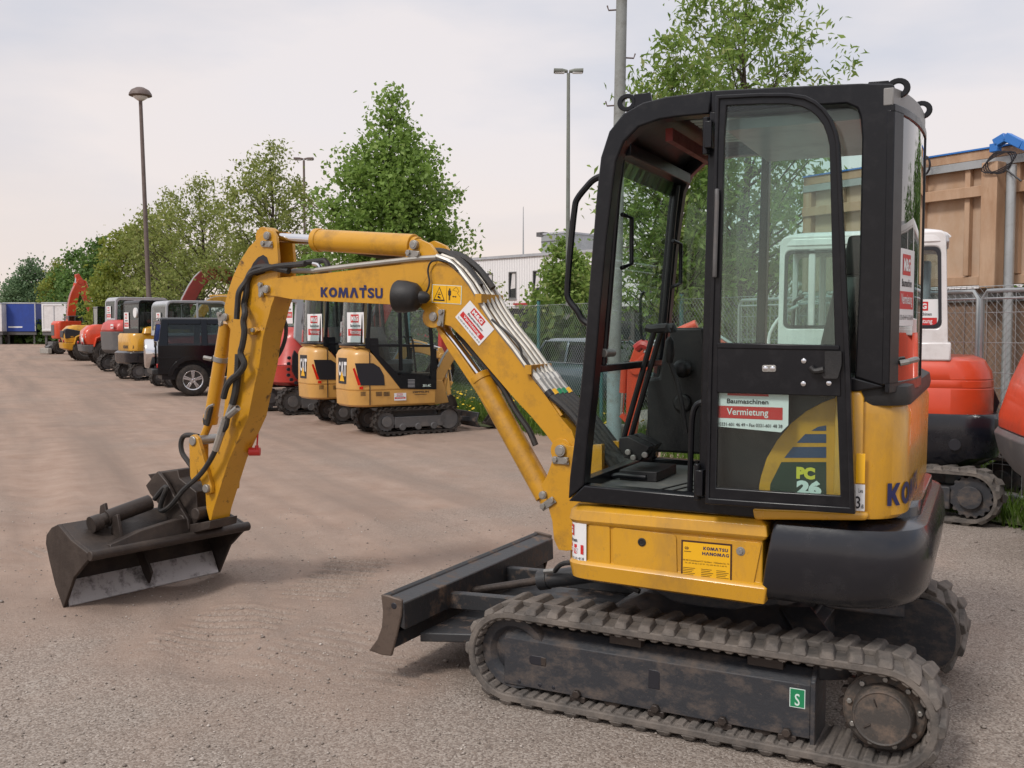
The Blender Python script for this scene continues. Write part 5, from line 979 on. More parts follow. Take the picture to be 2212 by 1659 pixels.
# ---- red excavator with light grey cab pillar
F2 = Fr(-3.95, 20.1, 33); rt_ = thing('excavator', 'red excavator with rounded tail and light grey cab pillar, just behind the yellow arm', 'excavator', (*F2.o, 0), F2.a)
tracks(rt_, 1.5, 2.0, .24, .3, npitch=36)
mb = MB(); mb.loft([[(x, y, z) for x, y in rounded([(-.95-o, .74+o*.5), (-.95-o, -.74-o*.5), (.9, -.74), (.9, .74)], [.5, .5, .02, .02], 8)] for z, o in ((.55, -.15), (.62, -.03), (.95, .06), (.99, .03), (1.45, -.02), (1.62, -.12), (1.68, -.22))], 'redm'); h = mb.build('house', rt_, bev=.01)
mb = MB(); q2 = lambda *p: F2.pts(-.765, *Z('B', *p))
for a, b in q2((790, 715), (787, 760), (785, 805), (785, 850), (808, 885), (845, 910)): mb.cyl((a, -.74, b), (a, -.785, b), .034, 'ink', n=10)
mb.cut(); mb.prism(q2((830, 655), (885, 720), (885, 885), (850, 880), (815, 820), (815, 700)), -.79, -.74, 'ink'); mb.build('side_grille', h)
mb = MB(); pl_ = q2((770, 268), (845, 285), (830, 560), (945, 670), (960, 640), (905, 520), (888, 430), (908, 300), (925, 262), (800, 240)); mb.prism(pl_, -.785, -.70, 'grey'); mb.prism(pl_, .70, .785, 'grey'); mb.build('cab_pillar', rt_, bev=.02)
a, b = q2((640, 630), (720, 600)); mb = MB(); mb.text('OTA', lambda u, v, n: (u, -.775-n, v), a[0], a[1], b[0], b[1], 'white', .012, .03) if False else mb.b2((a[0]+.1, -.77, a[1]-.35), (a[0]+.8, -.755, a[1]-.34), 'ink'); mb.build('panel_seam', h)
cabin(rt_, -.62, 1.0, -.70, .70, 1.55, 2.58, 'black', 'grey', mids=(.55,), sill=.05, rt=.2, rtr=.16, slope=.12)
plate_sticker(rt_, lambda u, v, n: (-.61-n, -.05-u, 1.75+v), .38, .5)
digger(rt_, (1.0, 1.0), (1.9, 2.6), (3.0, 2.4), (2.9, 1.0), 'redm', w=.2, d=.26, bucket=.5); blade(rt_, 1.35, 1.5)
# ---- machine behind the off-roader: silver cab frame, red seat body
F3 = Fr(-9.3, 28.9, 36); r3 = thing('excavator', 'red mini excavator with silver cab frame standing behind the black off-roader', 'excavator', (*F3.o, 0), F3.a)
tracks(r3, 1.4, 1.9, .22, .28); mb = MB(); mb.loft([[(x, y, z) for x, y in rounded([(-.9-o, .7+o), (-.9-o, -.7-o), (.8, -.7), (.8, .7)], [.4, .4, .02, .02], 7)] for z, o in ((.55, -.1), (.65, 0), (1.2, .02), (1.42, -.06), (1.5, -.2))], 'redm'); mb.build('house', r3, bev=.01)
cabin(r3, -.85, .95, -.68, .68, 1.45, 2.44, 'grey', 'grey', mids=(.5,), sill=.05, rt=.18, rtr=.2, gm='glassc'); plate_sticker(r3, lambda u, v, n: (-.84-n, .2-u, 1.6+v), .4, .5)
digger(r3, (.95, 1.0), (1.6, 2.0), (2.5, 2.0), (2.3, .8), 'cabw', w=.16, d=.2)
# ---- yellow excavator with black cab
F4 = Fr(-11.75, 33.0, 40); r4 = thing('excavator', 'yellow excavator with black cab between the black off-roader and a large red excavator', 'excavator', (*F4.o, 0), F4.a)
tracks(r4, 1.55, 2.1, .25, .32); mb = MB(); mb.loft([[(x, y, z) for x, y in rounded([(-1.0-o, .77+o), (-1.0-o, -.77-o), (.9, -.77), (.9, .77)], [.4, .4, .02, .02], 7)] for z, o in ((.92, -.02), (.95, 0), (1.42, 0), (1.50, -.04))], 'yshiny')
mb.loft([[(x, y, z) for x, y in rounded([(-.55-o, .6+o), (-.55-o, -.78-o), (.9, -.78), (.9, .6)], [.2, .2, .02, .02], 7)] for z, o in ((1.5, .1), (1.66, .05), (1.72, -.06))], 'yshiny'); h = mb.build('house', r4, bev=.01)
mb = MB(); mb.loft([[(x, y, z) for x, y in rounded([(-1.1-o, .8+o), (-1.1-o, -.8-o), (.5, -.8), (.5, .8)], [.45, .45, .02, .02], 7)] for z, o in ((.52, -.06), (.58, 0), (.88, .02), (.94, -.05))], 'cw'); mb.build('counterweight', r4, bev=.01)
mb = MB(); logo(mb, 'KOMATSU', lambda u, v, n: (-1.0-n+.35*max(0, u-.35), -.05-u*.95, v), 0, 1.02, .66, 1.12, 'ink', .02); mb.build('maker_lettering', h)
cabin(r4, -.75, 1.0, -.70, .72, 1.5, 2.56, 'black', mids=(.42,), sill=.06, rt=.2, rtr=.12, gm='glasst'); plate_sticker(r4, lambda u, v, n: (-.74-n, .62-u, 1.58+v), .42, .6)
mb = MB(); mb.cyl((-.72, -.45, 2.16), (-.77, -.45, 2.16), .16, 'white', n=18); mb.cyl((-.6, -.45, 2.2), (-.72, -.45, 2.16), .02, 'black', n=6); mb.build('round_mirror', r4)
digger(r4, (1.1, 1.2), (1.9, 2.5), (3.3, 2.55), (3.0, 1.0), 'yellow', w=.2, d=.24)
# ---- large red and grey excavator
F5 = Fr(-14.4, 38.8, 40); r5 = thing('excavator', 'large red and grey crawler excavator with tall light grey cab in the row', 'excavator', (*F5.o, 0), F5.a)
tracks(r5, 2.0, 2.6, .32, .42, fm='dgrey', npitch=36); mb = MB(); mb.loft([[(x, y, z) for x, y in rounded([(-1.2-o, .98+o*.5), (-1.2-o, -.98-o*.5), (1.2, -.98), (1.2, .98)], [.5, .5, .02, .02], 8)] for z, o in ((1.55, 0), (1.6, .02), (1.85, -.05), (1.98, -.22))], 'redm')
mb.prism([(-.15, 1.1), (1.15, .72), (1.2, 1.56), (-.4, 1.56)], -1.0, -.9, 'redm'); h = mb.build('house', r5, bev=.02)
mb = MB(); mb.loft([[(x, y, z) for x, y in rounded([(-1.25-o, .97+o), (-1.25-o, -.97-o), (.4+(z-.75)*-.6, -.97-o), (.4+(z-.75)*-.6, .97+o)], [.5, .5, .05, .05], 8)] for z, o in ((.72, -.15), (.85, -.03), (1.54, .0))], 'dgrey'); mb.build('counterweight', r5, bev=.02)
mb = MB()
for x in (.0, .42): mb.prism(rounded([(x, 1.28), (x+.28, 1.25), (x+.28, 1.6), (x, 1.62)], .05), -1.004, -1.0, 'ink')
mb.build('side_grille', h)
mb = MB(); mb.rect(lambda u, v, n: (-1.24-n, -.55-u, v), 0, 1.66, .3, 1.82, 'white', .0); mb.rect(lambda u, v, n: (-1.24-n, -.55-u, v), .03, 1.70, .27, 1.75, 'red', .004); mb.build('small_sign', h)
cabin(r5, -.95, 1.15, -.2, .95, 1.9, 2.85, 'grey', 'grey', mids=(.36,), sill=.05, rt=.2, rtr=.22, gm='glasst', pw=.08); plate_sticker(r5, lambda u, v, n: (-.94-n, .78-u, 1.96+v), .5, .55)
digger(r5, (1.3, 1.4), (2.6, 3.75), (4.2, 3.4), (4.0, 1.6), 'dred', w=.3, d=.4, yaw=R(-10), bucket=.6)
# ---- wheeled machines
def wheel(parent, x, y, r, w, rimm='dgrey', sg=-1, name='wheel', treads=18, spokes=0):
    mb = MB(); yo = y+sg*w/2; yi = y-sg*w/2
    mb.lathe((x, yi, r), (0, sg, 0), [(0, r*.55), (0, r*.86), (w*.10, r*.96), (w*.28, r), (w*.72, r), (w*.90, r*.96), (w, r*.86), (w, r*.64), (w*.93, r*.6), (w*.93, r*.55)], 'rubberd', 36)
    if treads:
        for k in range(treads):
            for s_ in (0, 1):
                a = 2*math.pi*(k+.5*s_)/treads; c, s = math.cos(a), math.sin(a); mb.box((x+c*r, y+(.22 if s_ else -.22)*w, r+s*r), (r*.07, w*.5, r*.10), 'rubberd', ('Y', -a))
    t = mb.build(name, parent)
    mb = MB(); yy = yo-sg*w*.07
    if spokes:
        mb.lathe((x, yo-sg*.10, r), (0, sg, 0), [(0, r*.60), (.085, r*.64), (.10, r*.62), (.09, r*.56), (.02, r*.52)], rimm, 36); mb.cyl((x, yo-sg*.10, r), (x, yo-sg*.095, r), r*.56, 'ink', n=28); mb.lathe((x, yo-sg*.08, r), (0, sg, 0), [(0, r*.16), (.06, r*.15), (.07, r*.09), (.07, 0)], rimm, 18)
        for k in range(spokes):
            for o in (-.13, .13):
                a = 2*math.pi*k/spokes+.3; a1 = a+o*.9; a0 = a+o*2.2
                mb.beam((x+r*.10*math.cos(a0), yo-sg*.028, r+r*.10*math.sin(a0)), (x+r*.58*math.cos(a1), yo-sg*.028, r+r*.58*math.sin(a1)), .035, .045, rimm, up=(0, 1, 0))
    else: mb.lathe((x, yo-sg*w*.35, r), (0, sg, 0), [(0, r*.55), (w*.28, r*.58), (w*.30, r*.54), (w*.1, r*.42), (w*.12, r*.2), (w*.2, r*.18), (w*.2, 0)], rimm, 24)
    mb.build('rim', t, bev=.004); return t
def loader(name, label, X, Y, yaw, m, roofm, txt=None, extra=None, roof_h=2.75, disc=False):
    root = thing(name, label, 'wheel loader', (X, Y, 0), R(yaw)); hy = .78
    mb = MB(); mb.loft([[(x, y, z) for x, y in rounded([(-2.0-o, hy+o*.5), (-2.0-o, -hy-o*.5), (.1, -hy), (.1, hy)], [.3, .3, .02, .02], 6)] for z, o in ((.95, -.02), (1.25, .05), (1.55, 0), (1.78, -.22), (1.84, -.4))], m); h = mb.build('bonnet', root, bev=.02)
    mb = MB(); mb.loft([[(x, y, z) for x, y in rounded([(-2.12-o, hy+.08), (-2.12-o, -hy-.08), (-1.2, -hy-.08), (-1.2, hy+.08)], [.3, .3, .02, .02], 6)] for z, o in ((.55, -.25), (.65, -.02), (.93, .02))], extra or 'dgrey'); mb.build('counterweight', root, bev=.02)
    mb = MB()
    for sg in (-1, 1): mb.strip([(-1.65, .85), (-1.55, 1.25), (-1.2, 1.42), (-.8, 1.36), (-.55, 1.1)], [(-1.60, .85), (-1.5, 1.2), (-1.2, 1.35), (-.82, 1.29), (-.6, 1.1)], sg*.72, sg*1.08, m)
    mb.build('fender', root, bev=.02)
    for sg in (-1, 1):
        for x in (-1.1, 1.0): wheel(root, x, sg*.86, .58, .38, 'dgrey', sg)
    mb = MB(); mb.b2((-.6, -.5, .6), (1.4, .5, 1.1), 'dgrey'); mb.b2((.2, -.68, 1.0), (1.0, .68, 1.4), m); mb.build('chassis', root, bev=.03)
    cabin(root, -.45, .95, -.62, .62, 1.35, roof_h, 'black', roofm, mids=(.5,), sill=.2, gm='glasst', lower=None)
    mb = MB(); mb.beam((1.0, 0, 1.5), (2.3, 0, .7), .3, .25, m); mb.prism([(2.2, .3), (2.3, .9), (2.45, .95), (2.5, .35), (3.0, .2), (2.95, .12)], -.95, .95, 'steel'); mb.build('loading_shovel', root, bev=.02)
    mb = MB()
    for y in (-.72, .72): mb.cyl((-2.06, y, 1.02), (-2.12, y, 1.02), .07, 'tail', n=12)
    mb.build('tail_lamp', root)
    rp = lambda u, v, n: (-2.05-n, .30-u, v)
    if txt: mb = MB(); mb.text(txt, lambda u, v, n: (-2.03+.30*u-.95*n, -.28-.95*u-.3*n, v), 0, 1.22, .50, 1.42, 'white', .06, .03); mb.build('maker_lettering', h)
    if disc is None: mb = MB(); mb.prism([(-2.0, 1.15), (-2.03, 1.6), (-1.9, 1.66), (-1.3, 1.55), (-1.3, 1.2)], -.80, -.3, 'ink'); mb.prism([(-2.09, 1.2), (-2.07, 1.55), (-2.0, 1.55), (-2.0, 1.2)], -.5, .5, 'ink'); mb.build('rear_grille', h, bev=.04)
    if disc: mb = MB(); mb.cyl((-2.04, -.62, 1.1), (-2.10, -.62, 1.1), .16, 'white', n=20); mb.text('20', rp, .84, 1.02, 1.0, 1.18, 'ink', .055, .03); mb.build('speed_disc', root)
    mb = MB(); mb.rect(lambda u, v, n: (-1.75+v*.0-u*.0+n, .45-u, 1.815) if False else (-1.72+v, .5-u, 1.835-(.0)), 0, 0, .9, .25, 'white', 0); mb.build('roof_sign', h); return root
loader('wheel_loader', 'orange red wheel loader with white lettering on its bonnet, left of the red excavator', -17.6, 46.2, 30, 'orange', 'cabw', 'ATLAS', disc=True)
loader('wheel_loader', 'yellow wheel loader with black grille, farthest loader in the row', -21.4, 52.8, 32, 'yellow', 'black', None, 'yellow', roof_h=2.8, disc=None)
F8 = Fr(-29.2, 66, 45); r8 = thing('wheeled_excavator', 'orange wheeled excavator with raised boom beside the trailers', 'excavator', (*F8.o, 0), F8.a)
for sg in (-1, 1):
    for x in (-1.0, 1.0): wheel(r8, x*.75, sg*.6, .42, .3, 'dgrey', sg)
mb = MB(); mb.b2((-1.1, -.4, .4), (1.1, .4, .8), 'dgrey'); mb.cyl((0, 0, .8), (0, 0, 1.0), .5, 'dgrey'); mb.b2((-1.5, -.7, .05), (-1.25, .7, .4), 'concrete'); mb.beam((-1.3, 0, .4), (-.9, 0, .6), .5, .2, 'dgrey'); mb.build('chassis', r8, bev=.03)
mb = MB(); mb.loft([[(x, y, z) for x, y in rounded([(-.85-o, .62), (-.85-o, -.62), (.7, -.62), (.7, .62)], [.3, .3, .02, .02], 6)] for z, o in ((1.0, -.05), (1.1, 0), (2.0, 0), (2.15, -.15))], 'orange'); mb.b2((-.87, -.1, 1.2), (-.83, .4, 1.9), 'dgrey'); mb.build('house', r8, bev=.03)
cabin(r8, -.1, .9, -.5, .25, 1.15, 2.5, 'dgrey', 'dgrey', gm='glasst')
digger(r8, (.1, 1.7), (.35, 3.5), (.8, 4.75), (1.6, 2.4), 'orange', w=.28, d=.44, bucket=.6, y=-.2)
# ---- orange and white excavator behind the big one, on the right
FO = Fr(3.50, 9.50, 157); ro_ = thing('mini_excavator', 'orange red mini excavator with white cab and black counterweight behind the big yellow one', 'excavator', (*FO.o, 0), FO.a)
tracks(ro_, 1.5, 2.0, .215, .3, 'rubber', 'frame', npitch=32, cx=-.2, rz=R(-14)); OP = lambda y, *p: FO.pts(y, *p)
yl = .70; co_ = OP(yl, (1681, 770), (1680, 680), (1683, 560), (1690, 532), (1712, 513), (1748, 502), (1800, 498), (1990, 503), (2029, 509), (2041, 526), (2044, 600), (2048, 680), (2055, 740))
bx = [p[0] for p in co_]; zt = co_[6][1]
mb = MB(); body = OP(yl, (1660, 895), (1655, 790), (1678, 773), (2107, 773), (2121, 790), (2134, 867), (2136, 895)); print('okub', body, co_[0], co_[-1])
xr0 = body[-1][0]-.04; zb0, zb1 = body[0][1], body[3][1]
mb.loft([[(x, y, z) for x, y in rounded([(xr0-o, .72+o*.4), (xr0-o, -.72-o*.4), (.62, -.72-o*.4), (.62, .72+o*.4)], [.35, .35, .04, .04], 7)] for z, o in ((zb0, 0), (zb0+.02, .01), (zb0+(zb1-zb0)*.50, .01), (zb0+(zb1-zb0)*.51, .0), (zb0+(zb1-zb0)*.52, .008), (zb0+(zb1-zb0)*.63, .005), (zb0+(zb1-zb0)*.64, -.004), (zb0+(zb1-zb0)*.65, .004), (zb1-.12, -.01), (zb1-.03, -.06), (zb1, -.14))], 'orange'); hh_ = mb.build('house', ro_, bev=.008)
cwz = OP(yl, (2150, 896), (2110, 1012)); mb = MB()
mb.loft([[(x, y, z) for x, y in rounded([(xr0-.10-o, .74+o), (xr0-.10-o, -.74-o), (.6, -.74), (.6, .74)], [.36, .36, .02, .02], 8)] for z, o in ((cwz[1][1], -.14), (cwz[1][1]+.08, -.04), (cwz[1][1]+.25, 0), (cwz[0][1]-.04, 0), (cwz[0][1]-.005, -.02))], 'cw')
mb.cyl((xr0+.3, .74, cwz[1][1]+.2), (xr0+.3, .744, cwz[1][1]+.2), .05, 'ink', n=16); mb.build('counterweight', ro_, bev=.015)
mb = MB(); mb.strip([(xr0-.02, zb0+.01), (xr0-.06, zb0+.14), (xr0-.01, zb0+.26)], [(xr0+.06, zb0+.01), (xr0+.02, zb0+.12), (xr0+.05, zb0+.24)], .25, .33, 'cw'); mb.build('rear_guard', ro_)
cx1, cx0 = bx[1], bx[-2]
ci = rounded([(cx0+.05, zb1+.06), (cx1-.05, zb1+.06), (cx1-.05, zt-.16), (cx0+.06, zt-.16)], .06, 5)
ou = rounded([(cx0-.01, zb1), (cx1, zb1), (cx1-.01, zt-.03), (cx0+.03, zt-.03)], [.02, .02, .10, .06], 5)
mb = MB(); zs = OP(yl, (2048, 716))[0][1]
ci = rounded([(cx0+.05, zs+.03), (cx1-.05, zs+.03), (cx1-.06, zt-.17), (cx0+.07, zt-.17)], .06, 5)
for ya, yb in ((yl, yl-.05), (-.21, -.26)):
    mb.strip(ou, ci, ya, yb, 'cabw', closed=True); xm = OP(yl, (1753, 600))[0][0]; mb.b2((xm-.03, ya-.003 if ya > 0 else ya, zs), (xm+.03, yb, zt-.14), 'cabw')
mb.b2((cx0, -.25, zb1), (cx0+.05, yl-.01, zs+.03), 'cabw'); mb.b2((cx0-.03, -.27, zb1-.03), (cx0+.3, yl+.01, zb1+.13), 'cabw')
wc = mb.build('cab', ro_, bev=.015)
mb = MB(); mb.loft([[(x, y, z) for x, y in rounded([(cx0+o, yl+.01-o), (cx0+o, -.27+o), (cx1-o, -.27+o), (cx1-o, yl+.01-o)], .12, 5)] for z, o in ((zt-.13, 0), (zt-.06, .01), (zt-.02, .06), (zt, .14))], 'cabw'); mb.build('roof', wc, bev=.01)
mb = MB(); mb.strip([(a*1.0, b) for a, b in ci], [(a+(.025 if a < (cx0+cx1)/2 else -.025), b+(.025 if b < (zs+zt)/2 else -.025)) for a, b in ci], yl-.02, yl+.004, 'ink', closed=True); mb.build('window_seal', wc)
mb = MB(); mb.prism(ci, yl-.028, yl-.022, 'glassc'); mb.prism(ci, -.24, -.234, 'glassc'); mb.b2((cx0+.02, -.2, zs+.03), (cx0+.026, yl-.06, zt-.17), 'glassc'); mb.build('window_glass', wc)
mb = MB(); st0 = OP(yl, *[(2028, 724)])[0]; sticker(mb, lambda u, v, n: (st0[0]+.27-u if False else st0[0]+.30-u, yl-.02+n, st0[1]+.02+v), .30, .29); mb.build('rental_sticker', wc)
mb = MB(); mb.loft([[(x*s+o, y*s+.25, z) for x, y in rounded([(-.07, -.22), (.07, -.22), (.07, .22), (-.07, .22)], .05)] for z, s, o in ((zb1+.1, .9, cx0+.3), (zb1+.5, 1, cx0+.22), (zb1+.85, .8, cx0+.2))], 'grey'); mb.box((cx0+.5, .25, zb1+.12), (.45, .45, .15), 'plastic'); mb.tube([(cx1-.1, .5, zb1+.1), (cx1-.12, .5, zb1+.5), (cx1-.2, .5, zb1+.55)], .02, 'plastic', 6); mb.build('driver_seat', wc, bev=.02)
mb = MB(); e = OP(.5, (2032, 508))[0]; mb.tube([(e[0], .5, e[1]-.03), (e[0]-.03, .5, e[1]+.02), (e[0]-.08, .5, e[1]-.02)], .012, 'cabw', 6, 3); mb.build('lifting_eye', wc)
mb = MB(); hr_ = OP(.62, (1661, 760), (1663, 720), (1690, 680), (1725, 660)); mb.tube([(a, .62, b) for a, b in hr_], .016, 'cabw', 8, 3); mb.build('hand_rail', ro_)
ft = FO.p(1520, 880, .1); ap = FO.p(1330, 592, .1); en = FO.p(1180, 700, .1)
digger(ro_, (.95, .95), (1.7, 1.52), (2.35, 1.25), (2.42, .50), 'orange', w=.14, d=.18, bucket=.4, y=.1); blade(ro_, 1.35, 1.5, h=.34)
# ---- orange machine cut by the right edge
FE = Fr(4.62, 7.05, -14); re_ = thing('mini_excavator', 'orange red excavator with grey counterweight and white number, cut by the right picture edge', 'excavator', (*FE.o, 0), FE.a)
tracks(re_, 1.4, 1.7, .2, .28, 'rubber', 'frame', cx=.25)
mb = MB(); mb.loft([[(x, y, z) for x, y in rounded([(-1.02-o, .7+o), (-1.02-o, -.7-o), (.7, -.7), (.7, .7)], [.4, .4, .02, .02], 8)] for z, o in ((.90, 0), (1.0, .0), (1.25, -.06), (1.55, -.16), (1.62, -.24))], 'orange'); hq = mb.build('house', re_, bev=.01)
mb = MB(); mb.loft([[(x, y, z) for x, y in rounded([(-1.05-o, .72+o), (-1.05-o, -.72-o), (.5, -.72), (.5, .72)], [.42, .42, .02, .02], 8)] for z, o in ((.50, -.22), (.58, -.12), (.72, -.03), (.86, .0), (.895, -.02))], 'dgrey'); mb.build('counterweight', re_, bev=.01)
mb = MB(); mb.text('8', lambda u, v, n: (-.84+u*.93-n*.3, -.66-u*.36-n, v), 0, .97, .14, 1.15, 'white', .035, .03); mb.text('08', lambda u, v, n: (-.84+u*.93-n*.3, -.66-u*.36-n, v), .16, .97, .42, 1.15, 'white', .05, .03); mb.build('fleet_number', hq)
cabin(re_, -.5, .9, -.6, .6, 1.6, 2.45, 'cabw', gm='glassc', sill=.05); digger(re_, (.9, .9), (1.5, 2.2), (2.4, 2.1), (2.3, .8), 'orange', w=.14, d=.18, bucket=.4)
# ---- black off-roader
FS = Fr(-6.98, 25.9, 24); sv = thing('off_road_car', 'black boxy off-roader with chrome spare wheel cover parked behind the yellow arm', 'car', (*FS.o, 0), FS.a)
wr = .39; xw = (-1.3+.0, 1.5); xb0, xb1 = -2.10, 2.35; zbt, zbelt, zrf = .55, 1.24, 1.92
def arch(x, r, z0, n=9): return [(x+r*math.cos(a), wr+r*math.sin(a)) for a in np.linspace(math.pi-math.asin(max((z0-wr)/r, -1)), math.asin((z0-wr)/r), n)]
def body_prof(x0, x1, z0, z1): return [(x0, z0)]+arch(xw[0], .50, z0)+arch(xw[1], .50, z0)+[(x1, z0), (x1, z1-.10), (x1-1.15, z1), (x0, z1)]
bp_ = body_prof(xb0, xb1, zbt, zbelt); mb = MB(); mb.prism(bp_, -.86, .86, 'carblk'); mb.b2((xb0-.02, -.868, .92), (xb1, -.858, .96), 'carblk'); mb.b2((xb0+.05, -.862, .70), (xb1, -.857, .72), 'carblk')
for xx in xw:
    A = arch(xx, .60, .5); B_2 = arch(xx, .50, .5); mb.strip(A, B_2, -.90, -.80, 'carblk'); mb.strip(A, B_2, .80, .90, 'carblk')
mb.b2((xb0+.1, -.62, .40), (xb1-.1, .62, 1.1), 'ink'); bd = mb.build('body', sv, bev=.02)
gh_o = [(xb0+.01, zbelt), (xb0+.08, zrf), (.55, zrf), (1.05, zbelt)]
mb = MB(); mb.loft([[(x, y, z) for x, y in rounded([(xb0+.06+o, .70-o), (xb0+.06+o, -.70+o), (.62-o, -.70+o), (.62-o, .70-o)], .08, 4)] for z, o in ((zrf-.08, -.04), (zrf-.03, -.02), (zrf, .04))], 'carblk')
for sg in (-1, 1):
    sm = lambda a, b, d: (a, sg*(.845-max(0, b-zbelt)*.16-d), b)
    def sect(pts): mb.prism(pts, 0, .045, 'carblk', sm)
    zt1, zt0 = 1.755, 1.265
    sect([(xb0+.01, zbelt-.02), (-1.86, zbelt-.02), (-1.84, zrf-.04), (xb0+.10, zrf-.04)]); sect([(-1.08, zbelt-.02), (-.93, zbelt-.02), (-.93, zrf-.04), (-1.08, zrf-.04)]); sect([(.0, zbelt-.02), (.12, zbelt-.02), (.12, zrf-.04), (.0, zrf-.04)]); sect([(.93, zbelt-.02), (1.06, zbelt-.02), (.60, zrf-.04), (.50, zrf-.04)])
    for xa, xq in ((-1.85, -1.08), (-.93, .0), (.12, .55)): sect([(xa, zt1), (xq, zt1), (xq, zrf-.04), (xa, zrf-.04)])
    for xa, xq in ((-1.86, -1.08), (-.93, .0), (.12, .95)): sect([(xa, zbelt-.02), (xq, zbelt-.02), (xq, zt0), (xa, zt0)])
for z0, z1, ins in ((zbelt-.02, zbelt+.1, 0), (zrf-.16, zrf-.05, .07)): mb.b2((xb0+.01+ins, -.80+ins, z0), (xb0+.07+ins, .80-ins, z1), 'carblk')
mb.build('roof_and_pillars', sv, bev=.012)
def quadpane(nm, Q, m, t=.006):
    mb = MB(); mb.loft([Q, [(x, y-(t if y > 0 else -t), z) for x, y, z in Q]], m); return mb.build(nm, sv)
for sg in (-1, 1):
    gy = lambda z: sg*(.845-(z-zbelt)*.16-.02)
    for xa, xq, xt in ((-1.86, -1.07, -1.07), (-.94, .01, .01), (.11, .95, .58)): quadpane('side_window', [(xa, gy(1.26), 1.26), (xq, gy(1.26), 1.26), (xt, gy(1.76), 1.76), (xa, gy(1.76), 1.76)], 'glasst')
mb = MB(); mb.loft([[(xb0+.03, -.75, zbelt+.08), (xb0+.03, .75, zbelt+.08), (xb0+.1, .68, zrf-.12), (xb0+.1, -.68, zrf-.12)], [(xb0+.036, -.75, zbelt+.08), (xb0+.036, .75, zbelt+.08), (xb0+.106, .68, zrf-.12), (xb0+.106, -.68, zrf-.12)]], 'glassc'); mb.build('rear_window', sv)
mb = MB(); mb.loft([[(1.0, -.75, zbelt+.0), (1.0, .75, zbelt+.0), (.56, .66, zrf-.08), (.56, -.66, zrf-.08)], [(1.006, -.75, zbelt), (1.006, .75, zbelt), (.566, .66, zrf-.08), (.566, -.66, zrf-.08)]], 'glassc'); mb.build('windscreen', sv)
mb = MB(); mb.lathe((xb0, .12, 1.03), (-1, 0, 0), [(.0, .30), (.02, .36), (.20, .365), (.235, .345), (.245, .29), (.25, .0)], 'chrome', 40); mb.build('spare_wheel_cover', sv)
for sg in (-1, 1):
    for xx in xw: wheel(sv, xx, sg*.76, wr, .25, 'silver', sg, treads=0, spokes=5)
mb = MB(); mb.b2((xb0-.14, -.84, .52), (xb0+.1, .84, .68), 'plastic'); mb.b2((xb1-.05, -.84, .48), (xb1+.12, .84, .68), 'plastic'); mb.build('bumper', sv, bev=.03)
for sg in (-1, 1):
    mb = MB(); mb.b2((xb0-.03, sg*.62, .70), (xb0+.0, sg*.84, .80), 'tail'); mb.build('tail_lamp', sv, bev=.01)
mb = MB()
for sg in (-1, 1): mb.b2((-.9, sg*.84, .42), (.85, sg*.90, .47), 'silver')
mb.b2((-1.9, -.5, .42), (2.0, .5, .6), 'plastic'); mb.build('side_step', sv, bev=.01)
mb = MB()
for x in (-.1, .95):
    mb.box((x, .35, 1.15), (.5, .5, .16), 'dgrey'); mb.box((x-.25, .35, 1.4), (.12, .46, .55), 'dgrey'); mb.box((x, -.35, 1.15), (.5, .5, .16), 'dgrey'); mb.box((x-.25, -.35, 1.4), (.12, .46, .5), 'dgrey')
mb.build('seat', sv, bev=.04)
# ---- dark green car behind the fence
fc = Fr(2.05, 21.9, -58); cr = thing('parked_car', 'dark green hatchback parked behind the chain link fence with clear headlights', 'car', (*fc.o, 0), fc.a); wr = .30; xw = (-1.2, 1.25)
def carsec(o, z): return rounded([(-1.95+o[0], .80-o[2]), (-1.95+o[0], -.80+o[2]), (1.98-o[1], -.80+o[2]), (1.98-o[1], .80-o[2])], [.25, .25, .45, .45], 6)
mb = MB(); mb.loft([[(x, y, z-(max(0, x-.6)*.10 if z > .7 else 0)) for x, y in carsec(o, z)] for z, o in ((.22, (.08, .12, .06)), (.40, (0, 0, 0)), (.62, (0, .02, 0)), (.80, (.03, .10, .03)), (.90, (.06, .25, .08)), (.93, (.1, .35, .14)))], 'cargrn'); mb.build('body', cr, bev=.01)
mb = MB(); G = [[(x, y, z) for x, y in rounded([(a, w_), (a, -w_), (b, -w_), (b, w_)], .12, 4)] for z, a, b, w_ in ((.90, -1.85, .95, .72), (1.38, -1.45, .05, .58))]; mb.loft(G, 'glasst', cap=False); mb.build('windows', cr)
mb = MB(); mb.loft([[(x, y, z) for x, y in rounded([(a, w_), (a, -w_), (b, -w_), (b, w_)], .14, 4)] for z, a, b, w_ in ((1.36, -1.52, .12, .60), (1.42, -1.42, 0, .55), (1.45, -1.2, -.2, .42))], 'cargrn')
for sg in (-1, 1):
    for p, q in (((.98, .72, .9), (.08, .585, 1.38)), ((-.5, .735, .9), (-.55, .60, 1.38)), ((-1.86, .72, .9), (-1.46, .58, 1.38))): mb.beam((p[0], sg*p[1], p[2]), (q[0], sg*q[1], q[2]), .06, .05, 'cargrn')
mb.build('roof_and_pillars', cr, bev=.01)
for sg in (-1, 1):
    for x in xw: wheel(cr, x, sg*.70, wr, .19, 'silver', sg, treads=0)
    mb = MB(); mb.loft([[(x, sg*y, z) for y, z in rounded([(.38, .56), (.70, .56), (.70, .72), (.38, .71)], .05, 4)] for x in (1.86, 1.955)], 'lamp'); mb.build('headlight', cr, bev=.01)
mb = MB(); mb.b2((1.9, -.36, .58), (1.965, .36, .70), 'ink'); mb.b2((1.93, -.7, .28), (1.985, .7, .36), 'ink'); mb.build('grille', cr, bev=.01)
